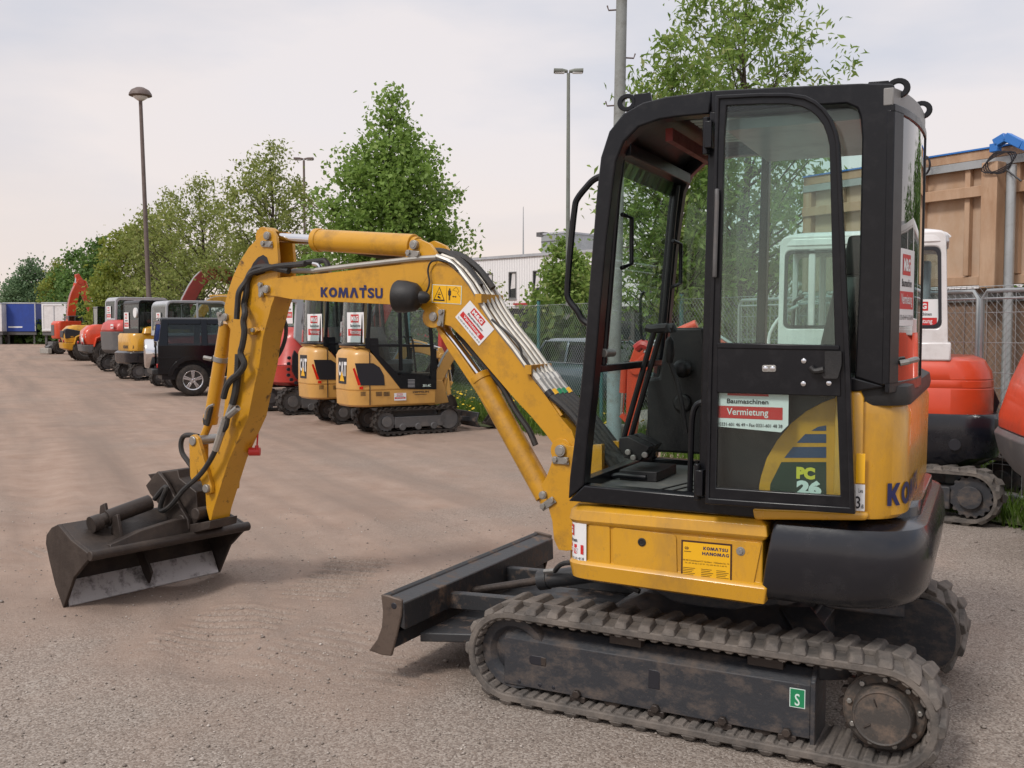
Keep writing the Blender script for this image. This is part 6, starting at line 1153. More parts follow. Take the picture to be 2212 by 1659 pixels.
mb = MB(); mb.b2((1.97, -.26, .42), (1.99, .26, .53), 'white'); mb.text('B EX 214' if False else 'BB', lambda u, v, n: (1.99+n, u, v), -.2, .44, -.05, .51, 'ink', .002, .02); mb.build('number_plate', cr)
mb = MB(); mb.tube([(.98, .3, .93), (.95, -.25, .97)], .012, 'ink', 6); mb.tube([(.98, -.3, .93), (.95, -.65, .97)], .012, 'ink', 6); mb.build('windscreen_wiper', cr)
# ================================================================ fences, poles, lamps
fp0 = Vector((.45, 18.7)); fd = Vector((.46, -.888)).normalized(); nrm = Vector((fd.y, -fd.x))
def fpt(s, off=0): v = fp0+fd*s-nrm*off; return v
cf = thing('chain_link_fence', 'long chain link fence with teal posts behind the parked machines', 'fence', (fp0.x, fp0.y, 0), math.atan2(fd.y, fd.x))
mb = MB(); a, b, s = -34., 14., .075; H_ = 2.08; k = int((b-a+H_)/s)
for i in range(k):
    for sg in (1, -1):
        x0 = a-H_/2+i*s if sg > 0 else a+i*s; x1 = x0+sg*H_*.9
        mb.tube([(x0, .012*sg*.3, .05), (x1, .012*sg*.3, H_)], .0023, 'galv', 3)
for z in (.06, 1.05, 2.08): mb.tube([(a, 0, z), (b, 0, z)], .004, 'galv', 4)
mb.build('wire_mesh', cf)
for i in range(-14, 7):
    mb = MB(); mb.cyl((i*2.18, .05, -.1), (i*2.18, .05, 2.16), .032, 'teal', n=12); mb.cyl((i*2.18, .05, 2.16), (i*2.18, .05, 2.18), .035, 'ink', n=12); mb.build('post', cf)
mobile = []
for i, s0 in enumerate((6.6, 10.05)):
    p = fpt(s0, -.75); mf = thing('mesh_fence_panel', ('galvanised mesh fence panel half hidden behind the white cab', 'galvanised mesh fence panel at the right picture edge')[i], 'fence', (p.x, p.y, 0), math.atan2(fd.y, fd.x), 'mobile mesh fence panels')
    if i == 0:
        mb = MB(); L = 3.4; mb.tube([(0, 0, .08), (0, 0, 1.93), (.05, 0, 2.0), (L-.05, 0, 2.0), (L, 0, 1.93), (L, 0, .08)], .020, 'galv', 8); mb.tube([(0, 0, .12), (L, 0, .12)], .02, 'galv', 8); mb.tube([(0, 0, 1.93), (L, 0, 1.93)], .012, 'galv', 6); mb.build('frame', mf)
        mb = MB()
        for j in range(34): mb.tube([(.1*j+.05, 0, .12), (.1*j+.05, .0, .95), (.1*j+.05, .008*((j*7) % 3-1), 2.0)], .0032, 'galv', 4)
        for z in (.4, .68, .96, 1.24, 1.52, 1.8): mb.tube([(0, .006, z), (L, .006, z)], .0032, 'galv', 4)
        mb.build('wire_grid', mf); mb = MB(); mb.b2((-.35, -.12, 0), (.35, .12, .14), 'concrete'); mb.build('foot_block', mf, bev=.02); m0 = mf
    else:
        for ch in m0.children: c_ = ch.copy(); C.objects.link(c_); c_.parent = mf
p = gnd(1326, 975); pole = thing('utility_pole', 'tall weathered grey pole with step hooks rising behind the cab', 'pole', (p[0], p[1], 0))
mb = MB(); mb.cyl((0, 0, 0), (.0, 0, 1.05), .10, 'polet', n=14); mb.cyl((0, 0, 1.05), (.12, 0, 9.5), .085, 'polem', .062, n=14)
ps = mb.build('shaft', pole)
for i in range(10):
    mb = MB(); z = 1.5+.62*i; sg = 1 if i % 2 == 0 else -1; x = .012*z; mb.tube([(x, 0, z), (x+sg*.17, 0, z-.01), (x+sg*.19, 0, z+.05)], .011, 'lampb', 6); mb.build('step_hook', pole)
mb = MB(); mb.prism(rounded([(-.24, 0), (.24, 0), (.22, .34), (-.22, .34)], .03), .10, .34, 'concrete'); mb.b2((-.25, -.3, 0), (-.1, .3, .34), 'concrete'); mb.build('base_block', pole, bev=.02)
mb = MB(); c = gnd(1398, 935); mb.loft([[(x, y, z) for x, y in [(r*math.cos(a)*(1+.12*math.sin(3*a)), r*math.sin(a)*(1+.1*math.cos(2*a))) for a in np.linspace(0, 6.283, 14, endpoint=False)]] for z, r in ((-.1, .22), (.1, .30), (.25, .26), (.34, .15), (.37, .03))], 'concrete'); bo_ = mb.build('boulder', loc=(c[0], c[1], 0)); tag(bo_, 'pale boulder lying beside the base of the grey pole', 'boulder')
def mast(label, X, Y, h, kind, m, r=.075, lean=0):
    t = thing('street_lamp', label, 'street lamp', (X, Y, 0)); mb = MB(); mb.cyl((0, 0, 0), (lean*.12, 0, h*.12), r*1.25, m, n=12); mb.tube([(lean*.12, 0, h*.12), (lean, 0, h)], [r, r*.7], m, 12); mb.build('mast', t)
    mb = MB()
    if kind == 'dome':
        mb.lathe((lean, 0, h), (0, 0, 1), [(-.02, .09), (.06, .14), (.10, .36), (.13, .44), (.2, .43), (.34, .34), (.44, .16), (.47, 0)], m, 24); mb.lathe((lean, 0, h), (0, 0, 1), [(.10, .30), (.02, .22), (-.06, .1)], 'white', 18); mb.build('lamp_head', t)
    else:
        for sg in (-1, 1):
            mb = MB(); mb.loft([[(lean+sg*x, y, z+h+.02) for y, z in rounded([(-w_, 0), (w_, 0), (w_, hh), (-w_, hh)], .03, 3)] for x, w_, hh, in ((.02, .06, .07), (.18, .11, .10), (.43, .14, .10))], m); mb.b2((lean+sg*.12, -.09, h), (lean+sg*.40, .09, h+.02), 'lamp'); mb.build('lamp_head', t)
mast('tall brown street lamp with mushroom shaped head on the left', -14.35, 40, 10.65, 'dome', 'lampb', .10, -.24)
mast('slim street lamp with two flat heads standing left of the cab', 1.66, 30, 9.15, 'double', 'lampg', .07)
mast('small distant street lamp with two flat heads above the olive trees', -9.35, 45.6, 9.2, 'double', 'lampb', .07)
# ================================================================ timber wall and screen on the right
T = Fr(5.33, 13.0, -56.5); tw = thing('timber_shuttering', 'tall raw timber shuttering panel with studs and blue lifting bracket behind the right fence', 'timber panel', (*T.o, 0), T.a)
TP = lambda y, *p: T.pts(y, *p); VW['w'] = (1897.6, 169.4, .30648)
z1 = TP(0, (1995, 349))[0][1]; z0 = TP(0, *Z('w', (640, 1462)))[0][1]; xl = TP(0, (1745, 450))[0][0]; xr1 = 2.05
mb = MB(); mb.b2((xl, .0, z0), (xr1, .04, z1), 'ply'); mb.build('plywood_sheet', tw)
mb = MB(); xs = [TP(0, *Z('w', (c, 900)))[0][0] for c in (330, 650)]; step = xs[1]-xs[0]
for x in [v for v in [xs[0]+step*k for k in range(-5, 8)] if xl < v < xr1]: mb.b2((x-.035, -.08, z0+.12), (x+.035, .0, z1-.1), 'wood')
zr_ = TP(-.1, *Z('w', (540, 808)))[0][1]; mb.b2((xl, -.13, zr_-.08), (xr1, -.081, zr_+.05), 'wood'); mb.b2((xl, -.06, z0), (xr1, .0, z0+.11), 'wood'); mb.b2((xl, -.10, z1-.10), (xr1, .05, z1+.012), 'wood'); mb.b2((xl, -.1, z0), (xl+.14, .05, z1), 'wood'); mb.build('studs', tw, bev=.006)
mb = MB(); x = TP(-.2, *Z('w', (815, 900)))[0][0]; mb.b2((x-.10, -.32, z0-.05), (x+.10, -.131, z1-.18), 'wood'); mb.build('corner_post', tw, bev=.01)
mb = MB(); x2 = TP(-.3, *Z('w', (925, 900)))[0][0]; mb.cyl((x2, -.28, .3), (x2, -.28, zr_+.22), .055, 'galv', n=12); mb.build('steel_tube', tw)
mb = MB(); mb.b2((xl, -.115, z1-.20), (xr1, -.085, z1-.105), 'galv'); mb.b2((xl, -.12, z1+.014), (xr1, .06, z1+.034), 'bluep'); mb.build('steel_flashing', tw)
mb = MB(); bb = TP(-.25, *Z('w', (825, 520), (825, 460), (905, 412), (1020, 470), (1100, 500))); 
for a_, b_ in zip(bb, bb[1:]): mb.beam((a_[0], -.25, a_[1]), (b_[0], -.25, b_[1]), .10, .10, 'bluep')
mb.build('lifting_bracket', tw, bev=.008)
mb = MB(); cc_ = TP(-.38, *Z('w', (840, 590)))[0]
for k in range(4): mb.tube([(cc_[0]+(.15+.02*k)*math.cos(a), -.345-.004*k, cc_[1]+(.13-.008*k)*math.sin(a+.2*k)) for a in np.linspace(0, 6.283, 16)], .007, 'ink', 5)
mb.tube([(cc_[0]+.1, -.36, cc_[1]-.1), (cc_[0]+.28, -.36, cc_[1]-.25)], .011, 'ink', 5); c2_ = TP(-.2, *Z('w', (318, 615)))[0]; mb.tube([(c2_[0]+.09*math.cos(a), -.2, c2_[1]+.12*math.sin(a)) for a in np.linspace(0, 6.283, 14)], .014, 'ink', 5); mb.build('cable_coil', tw)
mb = MB(); mb.b2((xl+.3, .1, 0), (xr1, .16, z0-.03), 'brick'); mb.b2((xl+.3, .05, z0-.2), (xr1, .1, z0-.1), 'dgrey')
for k in range(int((xr1-xl-.3)/.3)): mb.b2((xl+.3+.3*k, .085, .0), (xl+.33+.3*k, .1, z0-.2), 'brick')
o_ = mb.build('reed_screen', loc=(*T.o, 0), rz=T.a); tag(o_, 'brown reed screen standing under the timber panel behind the fence', 'screen')
# ================================================================ white building
FB = Fr((1034-CX)/F*60, 60, -43.7); bd = thing('white_building', 'long white clad commercial building with tall narrow windows and dark ground floor', 'building', (*FB.o, 0), FB.a)
BP = lambda y, *p: FB.pts(y, *p); VW['r'] = VW['b']
hb = BP(0, *Z('r', (390, 395)))[0][1]; zf = BP(0, *Z('r', (700, 735)))[0][1]; xa, xb_ = -4, 48
wins = [(Z('r', (440, 660))[0], Z('r', (490, 487))[0]), (Z('r', (600, 668))[0], Z('r', (655, 477))[0]), (Z('r', (770, 650))[0], Z('r', (835, 466))[0])]
wl = [(BP(0, a)[0], BP(0, b)[0]) for a, b in wins]; dxw = wl[1][0][0]-wl[0][0][0]; ww, wh0, wh1 = wl[1][1][0]-wl[1][0][0], wl[1][0][1], wl[1][1][1]
wx = [wl[1][0][0]+dxw*1.02*k for k in range(-1, 13)]
mb = MB(); mb.b2((xa, 0, wh1), (xb_, 14, hb), 'clad'); mb.b2((xa, 0, zf), (xb_, 14, wh0), 'clad'); prev = xa
for x in wx: mb.b2((prev, 0, wh0), (x, 14, wh1), 'clad'); prev = x+ww
mb.b2((prev, 0, wh0), (xb_, 14, wh1), 'clad'); mb.b2((xa-.1, -.1, hb), (xb_+.1, 14.1, hb+.15), 'grey'); mb.build('wall', bd)
for i, x in enumerate(wx):
    mb = MB(); mb.strip([(x, wh0), (x+ww, wh0), (x+ww, wh1), (x, wh1)], [(x+.07, wh0+.07), (x+ww-.07, wh0+.07), (x+ww-.07, wh1-.07), (x+.07, wh1-.07)], -.02, .1, 'dgrey', closed=True); mb.b2((x-.03, -.08, wh0-.06), (x+ww+.03, .0, wh0-.003), 'galv'); f_ = mb.build('window', bd)
    mb = MB(); mb.b2((x+.07, .05, wh0+.07), (x+ww-.07, .07, wh1-.07), 'dwin'); mb.build('pane', f_)
    if i < 4: mb = MB(); mb.prism([(x+.25, wh1-.07), (x+ww-.07, wh1-.07), (x+ww-.07, wh0+.6), (x+.12, wh0+.55)], .035, .045, 'cabw'); mb.build('blind', f_)
mb = MB(); mb.b2((xa, .4, 0), (xb_, 13.5, zf-.003), 'dwin')
for k in range(16): mb.b2((xa+3*k, .35, 0), (xa+.25+3*k, .6, zf-.003), 'dgrey')
mb.build('ground_floor', bd)
s = BP(-.1, *Z('r', (635, 712), (765, 697))); mb = MB(); mb.b2((s[0][0], -.15, s[0][1]), (s[1][0], -.01, s[1][1]), 'shopr'); mb.build('fascia_sign', bd)
rb = BP(2, *Z('r', (830, 350), (1005, 205))); mb = MB(); mb.b2((rb[0][0], 2, hb+.15), (rb[1][0], 5.5, rb[1][1]), 'galv'); mb.b2((rb[0][0]-.1, 1.95, rb[1][1]), (rb[1][0]+.1, 5.6, rb[1][1]+.1), 'grey')
w3 = (rb[1][0]-rb[0][0]); zm = rb[0][1]+(rb[1][1]-rb[0][1])*.6; mb.b2((rb[0][0], 1.98, zm), (rb[1][0], 1.999, zm+.06), 'dgrey'); mb.b2((rb[0][0]+w3*.36, 1.98, hb+.2), (rb[0][0]+w3*.38, 1.999, zm), 'dgrey'); mb.b2((rb[0][0]+w3*.62, 1.98, zm), (rb[0][0]+w3*.64, 1.999, rb[1][1]), 'dgrey'); mb.box((rb[0][0]-.1, 2.2, rb[1][1]+.05), (.5, .5, .25), 'dgrey'); mb.build('roof_unit', bd)
an = BP(1, *Z('r', (703, 368), (703, 20))); mb = MB(); mb.tube([(an[0][0], 1, hb+.1), (an[0][0], 1, an[1][1])], [.05, .02], 'galv', 6); mb.build('antenna', bd)
# red advertising board seen through the ochre cab
FR = Fr(-4.6, 42, -18); ab = thing('red_billboard', 'long red sign board with pale lettering beyond the fence, seen through the ochre cab', 'sign', (*FR.o, 0), FR.a); mb = MB(); mb.b2((-1.5, 0, .5), (3.6, .1, 2.15), 'shopr'); mb.build('board', ab, bev=.01); mb = MB(); mb.text('MERASVER', lambda u, v, n: (u, -n, v), -.9, 1.45, 2.6, 1.85, 'pale', .01, .03); mb.build('lettering', ab)
mb = MB(); 
for x in (-1.2, 3.3): mb.cyl((x, .15, 0), (x, .15, 2.1), .05, 'galv', n=8)
mb.build('post', ab)
# small red forklifts in the yard beyond
for i, (px, zz, lb) in enumerate(((1168, 44, 'small red forklift with black mast parked in front of the white building'), (1196, 41, 'small red forklift with yellow seat parked beside another before the white building'))):
    X = (px-CX)/F*zz; fk = thing('forklift', lb, 'forklift', (X, zz, 0), R(200+20*i), 'forklifts before the building'); mb = MB(); mb.prism([(-.9, .3), (.8, .3), (.8, .75), (.2, .8), (-.1, 1.1), (-.9, 1.15)], -.5, .5, 'redm'); mb.build('body', fk, bev=.05); mb = MB()
    for x in (-.6, .5):
        for y in (-.42, .42): mb.cyl((x, y-.12, .28), (x, y+.12, .28), .28, 'rubberd')
    mb.build('wheel', fk, bev=.02); mb = MB()
    for x, y in ((-.8, -.42), (-.8, .42), (.55, -.42), (.55, .42)): mb.beam((x, y, 1.0), (x*.8, y, 2.05), .06, .06, 'ink')
    mb.b2((-.75, -.5, 2.05), (.6, .5, 2.1), 'ink'); mb.b2((.85, -.35, .1), (.95, .35, 2.3), 'ink'); mb.build('mast', fk)
    mb = MB(); mb.box((-.3, 0, 1.15), (.4, .45, .12), 'decaly' if i else 'ink'); mb.box((-.5, 0, 1.4), (.1, .45, .5), 'decaly' if i else 'ink'); mb.build('seat', fk, bev=.03)
# ================================================================ trailers far left
def trailer(label, cat, px0, px1, Zd, m, ztop, depth, sidem=None, group='parked box trailers'):
    X0, X1 = (px0-CX)/F*Zd, (px1-CX)/F*Zd; t = thing('box_trailer', label, cat, ((X0+X1)/2, Zd, 0), 0, group); h = (X1-X0)/2
    mb = MB(); mb.b2((-h, 0, 1.35), (h, depth, ztop), m); mb.b2((-h-.03, -.04, ztop-.12), (h+.03, depth, ztop+.02), 'grey'); bx_ = mb.build('box', t, bev=.03)
    mb = MB(); mb.b2((-h, .1, 1.0), (h, depth, 1.33), 'dgrey')
    for x in (-h*.8, h*.8): mb.b2((x-.1, .3, 0), (x+.1, .5, 1.0), 'dgrey')
    mb.build('chassis', t)
    mb = MB()
    for y in (depth*.55, depth*.7): mb.cyl((-h, y, .5), (-h+.35, y, .5), .5, 'rubberd'); mb.cyl((h-.35, y, .5), (h, y, .5), .5, 'rubberd')
    mb.build('wheel', t); return t, h
t1, h1_ = trailer('long blue tarpaulin trailer parked crosswise at the far end of the yard', 'trailer', 9, 79, 107, 'tarp', 4.4, 2.5)
mb = MB(); mb.rect(lambda u, v, n: (u, -n, v), -1.2, 1.75, 0.3, 1.9, 'white', .01); mb.build('lettering', t1); mb = MB(); mb.b2((h1_-.1, -.03, 1.4), (h1_+.02, .0, 4.35), 'grey'); mb.build('corner_profile', t1)
t2, h2_ = trailer('white box trailer standing beside the blue one', 'trailer', 92, 146, 100, 'cabw', 4.25, 9); mb = MB(); mb.strip([(-h2_+.05, 1.45), (h2_-.05, 1.45), (h2_-.05, 4.1), (-h2_+.05, 4.1)], [(-h2_+.2, 1.6), (h2_-.2, 1.6), (h2_-.2, 3.95), (-h2_+.2, 3.95)], -.05, -.005, 'white', closed=True); mb.b2((-.03, -.05, 1.6), (.03, -.005, 3.95), 'grey'); mb.build('rear_door', t2)
trailer('white trailer cut by the left picture edge beside the blue trailer', 'trailer', -60, 6, 106, 'cabw', 4.35, 3)
# ================================================================ trees
G_MAPLE = leafmat('maple leaf', (.155, .25, .05), (.26, .39, .09), (.34, .45, .14), .5)
G_OLIVE = leafmat('olive spring leaf', (.18, .22, .055), (.31, .365, .10), (.42, .42, .16), .5)
G_PALE = leafmat('willow leaf', (.15, .25, .05), (.29, .40, .10), (.42, .46, .18), .5)
G_DARK = leafmat('dark green leaf', (.085, .165, .04), (.145, .255, .06), (.21, .31, .09), .4)
G_BLUE = leafmat('far green leaf', (.10, .17, .085), (.15, .235, .115), (.19, .27, .13), .4)
G_YEL = leafmat('yellow green leaf', (.18, .23, .04), (.30, .34, .065), (.38, .40, .09), .5)
def tree(label, cat, X, Y, h, prof, n, leaf, lm, seed, nc=110, rc=.45, elong=1.5, trunk=.14, zc=None, group=None, droop=0, kind='tree', branches=1, jag=.25, shell=.55, rnd=True):
    """prof: (height fraction, radius m) of the crown; leaves sit in clumps on the ends of twigs"""
    r = np.random.default_rng(seed); t = thing(kind, label, cat, (X, Y, 0), r.random()*6, group)
    zf = np.array([p[0] for p in prof]); rr = np.array([p[1] for p in prof]); zs = r.random(nc*14)*(zf[-1]-zf[0])+zf[0]; rad = np.interp(zs, zf, rr)
    keep = r.random(len(zs)) < (rad/rr.max())**1.3+.02; zs, rad = zs[keep][:nc], rad[keep][:nc]; m_ = len(zs); ang = r.random(m_)*2*math.pi
    lob = 1+jag*(np.sin(ang*3+zs*23+seed)*.5+r.normal(0, .5, m_)*.5); q = r.random(m_)**shell*lob
    cen = np.stack([np.cos(ang)*rad*q, np.sin(ang)*rad*q, zs*h], -1); cen[0] = (0, 0, h*zf[-1]-rc*.3)
    per = n//m_; L = m_*per; c = np.repeat(cen, per, 0); sc_ = rc*(.55+.9*r.random(m_)); d = r.normal(0, 1, (L, 3))*np.repeat(sc_, per)[:, None]*np.array([.6, .6, .55]); p = c+d
    # leaf frames
    ax = r.normal(0, 1, (L, 3)); ax[:, 2] -= droop; ax /= np.linalg.norm(ax, axis=1)[:, None]; up = r.normal(0, .8, (L, 3)); up[:, 2] += .9; sd = np.cross(ax, up); sd /= np.linalg.norm(sd, axis=1)[:, None]+1e-9; nn = np.cross(sd, ax)
    s = leaf*(.6+.8*r.random(L))[:, None]; w_ = s/elong*.5
    Vv = np.stack([p-ax*s*.5, p+sd*w_+nn*s*.10-ax*s*.05, p+ax*s*.5, p-sd*w_+nn*s*.10-ax*s*.05], 1).reshape(-1, 3)
    o = bpy.data.objects.new('crown', npmesh('crown', Vv, np.arange(L*4).reshape(-1, 4), lm, 4, False)); C.objects.link(o); o.parent = t
    mb = MB(); zt_ = h*(zf[0]+(zf[-1]-zf[0])*.9); k = 9; wob = [(.06*trunk*10*math.sin(i*1.7+seed)*i/k, .06*trunk*10*math.cos(i*1.3+seed)*i/k) for i in range(k+1)]
    tp_ = [(wob[i][0], wob[i][1], zt_*i/k) for i in range(k+1)]; mb.tube(tp_, [trunk*1.25]+[trunk*(1-.85*i/k) for i in range(1, k+1)], 'bark', 8)
    for i in range(0, m_, max(1, int(m_/(90*branches)))):
        e = cen[i]; hd = math.hypot(e[0], e[1]); z0 = max(min(e[2]-hd*.75, zt_*.93), h*zf[0]*.7); j = min(z0/zt_*k, k-.01); b0 = Vector(tp_[int(j)]).lerp(Vector(tp_[int(j)+1]), j-int(j)); e = Vector(e); md = b0.lerp(e, .5)+Vector((0, 0, -.06*hd)); rb_ = trunk*(1-.85*z0/zt_)*.42
        mb.tube([b0, md, e, e+(e-md)*.35], [rb_, rb_*.6, rb_*.3, .004], 'bark', 5)
    mb.build('trunk', t); return t
at = lambda px, Zd: ((px-CX)/F*Zd, Zd)
def hz(y, Zd): return EYE+(HOR-y)/F*Zd
x, y = at(850, 27); tree('pointed bright green maple in the middle behind the boom', 'tree', x, y, hz(200, 27), [(.2, 1.1), (.30, 1.4), (.40, 1.7), (.50, 1.9), (.60, 1.85), (.69, 1.55), (.77, 1.2), (.85, .72), (.92, .4), (1, .08)], 26000, .12, G_MAPLE, 3, 520, .33, 1.2, .13, jag=.2)
x, y = at(1605, 17.5); tree('tall loose willow-leaved tree right behind the cab', 'tree', x, y, hz(-60, 17.5), [(.16, .8), (.26, 1.7), (.4, 1.75), (.55, 1.6), (.7, 1.4), (.85, 1.25), (.95, .9), (1, .4)], 15000, .145, G_PALE, 5, 320, .31, 3.0, .12, droop=.4, jag=.5)
x, y = at(1450, 15.5); tree('young slender tree with drooping leaves just left of the tall one', 'tree', x, y, hz(90, 15.5), [(.25, .5), (.4, .95), (.6, .95), (.8, .7), (1, .25)], 8000, .135, G_PALE, 6, 170, .26, 3.0, .06, droop=.5, jag=.4)
x, y = at(1515, 25); tree('dense low green tree behind the cab between tall willow and white hall', 'tree', x, y, hz(500, 25), [(.15, .8), (.4, 1.35), (.7, 1.1), (1, .2)], 8000, .14, G_MAPLE, 26, 260, .32, 1.4, .08)
for i, (px, zz, yy, lb) in enumerate(((2430, 20, 330, 'dense green tree just beyond the right picture edge, mirrored in the rear window'), (2600, 17, 250, 'second green tree beyond the right picture edge'), (2780, 16, 300, 'third green tree far beyond the right picture edge'), (3100, 15, 280, 'outermost green tree right of the picture, beside the timber panel'))):
    x, y = at(px, zz); tree(lb, 'tree', x, y, hz(yy, zz), [(.08, 1.3), (.3, 1.9), (.6, 1.7), (.85, 1.0), (1, .2)], 8000, .17, G_DARK, 30+i, 220, .42, 1.4, .10, group='trees beyond the right edge')
x, y = at(1215, 38); tree('small rounded green tree left of the hand rail', 'tree', x, y, hz(518, 38), [(.26, .6), (.4, 1.3), (.6, 1.25), (.8, .85), (.95, .3), (1, .1)], 6500, .17, G_PALE, 7, 240, .32, 1.3, .07, jag=.3)
x, y = at(1258, 42); tree('small green tree half hidden by the cab pillar', 'tree', x, y, hz(560, 42), [(.26, .6), (.45, 1.2), (.7, 1.0), (1, .2)], 4000, .18, G_PALE, 17, 150, .35, 1.3, .07)
x, y = at(1020, 44); tree('small olive tree before the left end of the white building', 'tree', x, y, hz(535, 44), [(.2, .7), (.45, 1.25), (.7, 1.0), (.9, .5), (1, .1)], 2200, .17, G_OLIVE, 8, 90, .34, 1.6, .07, jag=.4)
x, y = at(590, 40); tree('large olive green tree behind the yellow arm', 'tree', x, y, hz(318, 40), [(.12, 1.4), (.3, 2.3), (.5, 2.5), (.7, 2.3), (.85, 1.6), (.95, .9), (1, .3)], 14000, .16, G_OLIVE, 9, 420, .30, 2.0, .16, jag=.4, group='row of trees behind the machines')
x, y = at(440, 47); tree('olive tree with sparse upper twigs behind the black off-roader', 'tree', x, y, hz(392, 47), [(.12, 1.6), (.35, 2.4), (.6, 2.5), (.8, 1.9), (.92, 1.1), (1, .4)], 10000, .17, G_OLIVE, 10, 300, .32, 2.0, .16, jag=.45, group='row of trees behind the machines')
x, y = at(375, 56); tree('thin olive tree between the mushroom lamp and the off-roader', 'tree', x, y, hz(420, 56), [(.12, 1.6), (.4, 2.4), (.7, 2.2), (.9, 1.3), (1, .4)], 5500, .21, G_OLIVE, 11, 170, .42, 2.0, .15, jag=.45, group='row of trees behind the machines')
x, y = at(275, 62); tree('broad yellow green tree behind the large red excavator', 'tree', x, y, hz(498, 62), [(.1, 1.6), (.35, 2.5), (.65, 2.1), (.9, 1.0), (1, .4)], 9500, .26, G_YEL, 12, 280, .5, 1.6, .16, group='row of trees behind the machines')
x, y = at(218, 80); tree('dark green tree behind the raised orange boom', 'tree', x, y, hz(520, 80), [(.08, 1.5), (.35, 2.4), (.65, 2.0), (.9, 1.0), (1, .3)], 8500, .3, G_DARK, 13, 240, .55, 1.5, .16, group='row of trees behind the machines')
x, y = at(132, 122); tree('yellow green tree between the white trailer and the orange boom', 'tree', x, y, hz(570, 122), [(.08, 2.0), (.35, 2.6), (.7, 2.0), (1, .5)], 8000, .34, G_YEL, 14, 200, .6, 1.5, .18, group='row of trees behind the machines')
x, y = at(75, 135); tree('far blue green tree above the blue trailer', 'tree', x, y, hz(568, 135), [(.08, 3.2), (.4, 3.9), (.75, 2.8), (1, .8)], 13000, .36, G_BLUE, 15, 300, .9, 1.4, .22, group='row of trees behind the machines')
x, y = at(35, 150); tree('farthest blue green tree at the left end of the row', 'tree', x, y, hz(605, 150), [(.08, 2.6), (.4, 3.2), (.75, 2.2), (1, .6)], 9000, .36, G_BLUE, 16, 240, .9, 1.4, .2, group='row of trees behind the machines')
x, y = at(168, 105); tree('mid green tree between the dark green tree and the far yellow green one', 'tree', x, y, hz(545, 105), [(.06, 2.0), (.35, 2.7), (.7, 2.2), (1, .6)], 8000, .32, G_DARK, 19, 220, .55, 1.5, .17, group='row of trees behind the machines')
x, y = at(330, 60); tree('olive green tree right behind the mushroom lamp mast', 'tree', x, y, hz(455, 60), [(.1, 1.5), (.4, 2.3), (.7, 2.0), (1, .5)], 7500, .22, G_OLIVE, 20, 220, .42, 1.8, .15, group='row of trees behind the machines')
x, y = at(690, 36); tree('low green bush tree left of the pointed maple', 'tree', x, y, hz(520, 36), [(.1, .9), (.4, 1.3), (.75, .9), (1, .2)], 4200, .19, G_MAPLE, 18, 130, .38, 1.3, .09, group='row of trees behind the machines')
# hedge closing the yard
HD = leafmat('hedge leaf', (.05, .10, .024), (.10, .17, .035), (.15, .21, .05), .35)
r = np.random.default_rng(44); L = 26000; s_ = r.random(L)*75-58; off = -3.2-r.random(L)*1.6; P2 = np.array([[*fpt(a, b)] for a, b in zip(s_, off)]) if False else None
def leafcloud(name, pos, size, mt, seed, elong=1.3):
    r = np.random.default_rng(seed); L = len(pos); ax = r.normal(0, 1, (L, 3)); ax /= np.linalg.norm(ax, axis=1)[:, None]; b = r.normal(0, 1, (L, 3)); sd = np.cross(ax, b); sd /= np.linalg.norm(sd, axis=1)[:, None]+1e-9
    s = size*(.6+.8*r.random(L))[:, None]; Vv = np.stack([pos-ax*s*.5, pos+sd*s*.5/elong, pos+ax*s*.5, pos-sd*s*.5/elong], 1).reshape(-1, 3)
    o = bpy.data.objects.new(name, npmesh(name, Vv, np.arange(L*4).reshape(-1, 4), mt, 4, False)); C.objects.link(o); return o
L = 16000; x_ = -75+r.random(L)*62; y_ = 118+r.random(L)*4+np.abs(x_+75)*-.45; hh2 = 2.2+1.2*np.sin(x_*.7)+.6*np.sin(x_*1.9); pos = np.stack([x_, y_, r.random(L)*hh2], -1); tag(leafcloud('hedge', pos, .6, HD, 3), 'far dark hedge closing the yard behind the trailers', 'hedge', kind='stuff')
L = 14000; s_ = r.random(L)*50-50; base = np.array([fp0.x, fp0.y])+s_[:, None]*np.array([fd.x, fd.y])+(3+r.random(L)*1.5)[:, None]*np.array([.888, .46]); hh2 = 1.5+.5*np.sin(s_*.9)+.3*np.sin(s_*2.3); pos = np.stack([base[:, 0], base[:, 1], r.random(L)*hh2], -1); tag(leafcloud('undergrowth', pos, .3, HD, 4), 'low green undergrowth along the back of the fence', 'undergrowth', kind='stuff')
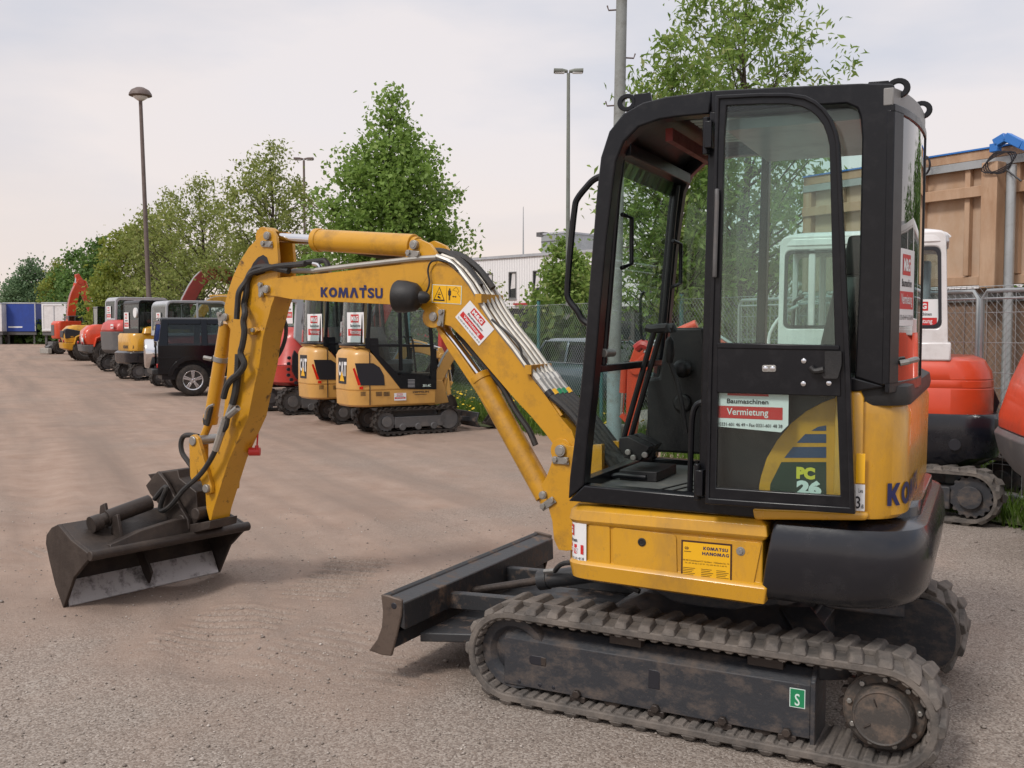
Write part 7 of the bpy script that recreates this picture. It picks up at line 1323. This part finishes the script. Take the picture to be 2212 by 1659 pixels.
# ================================================================ grass strip with dandelions
GR = leafmat('grass blade', (.05, .10, .012), (.11, .19, .022), (.18, .24, .05), .35)
def strip_pos(n, s0, s1, w0, w1, r): s = s0+(s1-s0)*r.random(n); o = w0+(w1-w0)*r.random(n); return np.array([fp0.x, fp0.y])+s[:, None]*np.array([fd.x, fd.y])+o[:, None]*np.array([.888, .46])
L = 60000; xy = strip_pos(L, -14, 14, -1.5, 2.2, r); keep = (vnoise(xy[:, 0]*1.3, xy[:, 1]*1.3, 31)+.5+.35*r.random(L)) > .45; xy = xy[keep]; L = len(xy)
hgt = (.10+.20*r.random(L)); an_ = r.random(L)*6.283; tilt = r.normal(0, .35, (L, 2)); wv = np.stack([np.cos(an_), np.sin(an_), np.zeros(L)], -1)*.009; b0 = np.stack([xy[:, 0], xy[:, 1], np.zeros(L)-.01], -1); tipv = b0+np.stack([tilt[:, 0]*hgt, tilt[:, 1]*hgt, hgt], -1)
o = bpy.data.objects.new('grass', npmesh('grass', np.stack([b0-wv, b0+wv, tipv], 1).reshape(-1, 3), np.arange(L*3).reshape(-1, 3), GR, 3, False)); C.objects.link(o); tag(o, 'strip of rough green grass growing along the fence', 'grass', kind='stuff')
DN = mat('dandelion yellow', (.75, .50, .01), .6); L = 420; xy = strip_pos(L, -8, 9, -1.4, 1.2, r); vv = []; ff = []
for i in range(L):
    z = .14+.14*r.random(); rr_ = .020+.012*r.random(); o0 = len(vv); tx, ty = r.normal(0, .35, 2)
    vv.append((xy[i, 0], xy[i, 1], z+.012)); vv += [(xy[i, 0]+rr_*math.cos(a), xy[i, 1]+rr_*math.sin(a), z+rr_*(tx*math.cos(a)+ty*math.sin(a)))for a in np.linspace(0, 6.283, 8, endpoint=False)]
    ff += [(o0, o0+1+k, o0+1+(k+1) % 8) for k in range(8)]
o = bpy.data.objects.new('dandelions', npmesh('dandelions', np.array(vv), np.array(ff), DN, 3, False)); C.objects.link(o); tag(o, 'yellow dandelion heads dotted through the grass strip', 'dandelions', kind='stuff')
m, n, b = nt('turf soil'); tcx = N(n, 'ShaderNodeTexCoord'); nzx = noise(n, 3.5, 7, .65, tcx.outputs['Object']); n.links.new(mix(n, ramp(n, nzx.outputs['Fac'], .35, .65), (.05, .075, .018), (.12, .12, .05)), b.inputs['Base Color']); b.inputs['Roughness'].default_value = .95
A_, B2_ = [], []
for i, s in enumerate(np.linspace(-60, 16, 120)): 
    A_.append((*(Vector((fp0.x, fp0.y))+fd*float(s)+Vector((.888, .46))*float(-1.35+.25*math.sin(i*1.3)+.2*math.sin(i*.37))), .012)); B2_.append((*(Vector((fp0.x, fp0.y))+fd*float(s)+Vector((.888, .46))*2.6), .012))
mb = MB(); mb.add(A_+B2_, [(i, i+1, 121+i, 120+i) for i in range(119)], m); struct(mb.build('verge'))
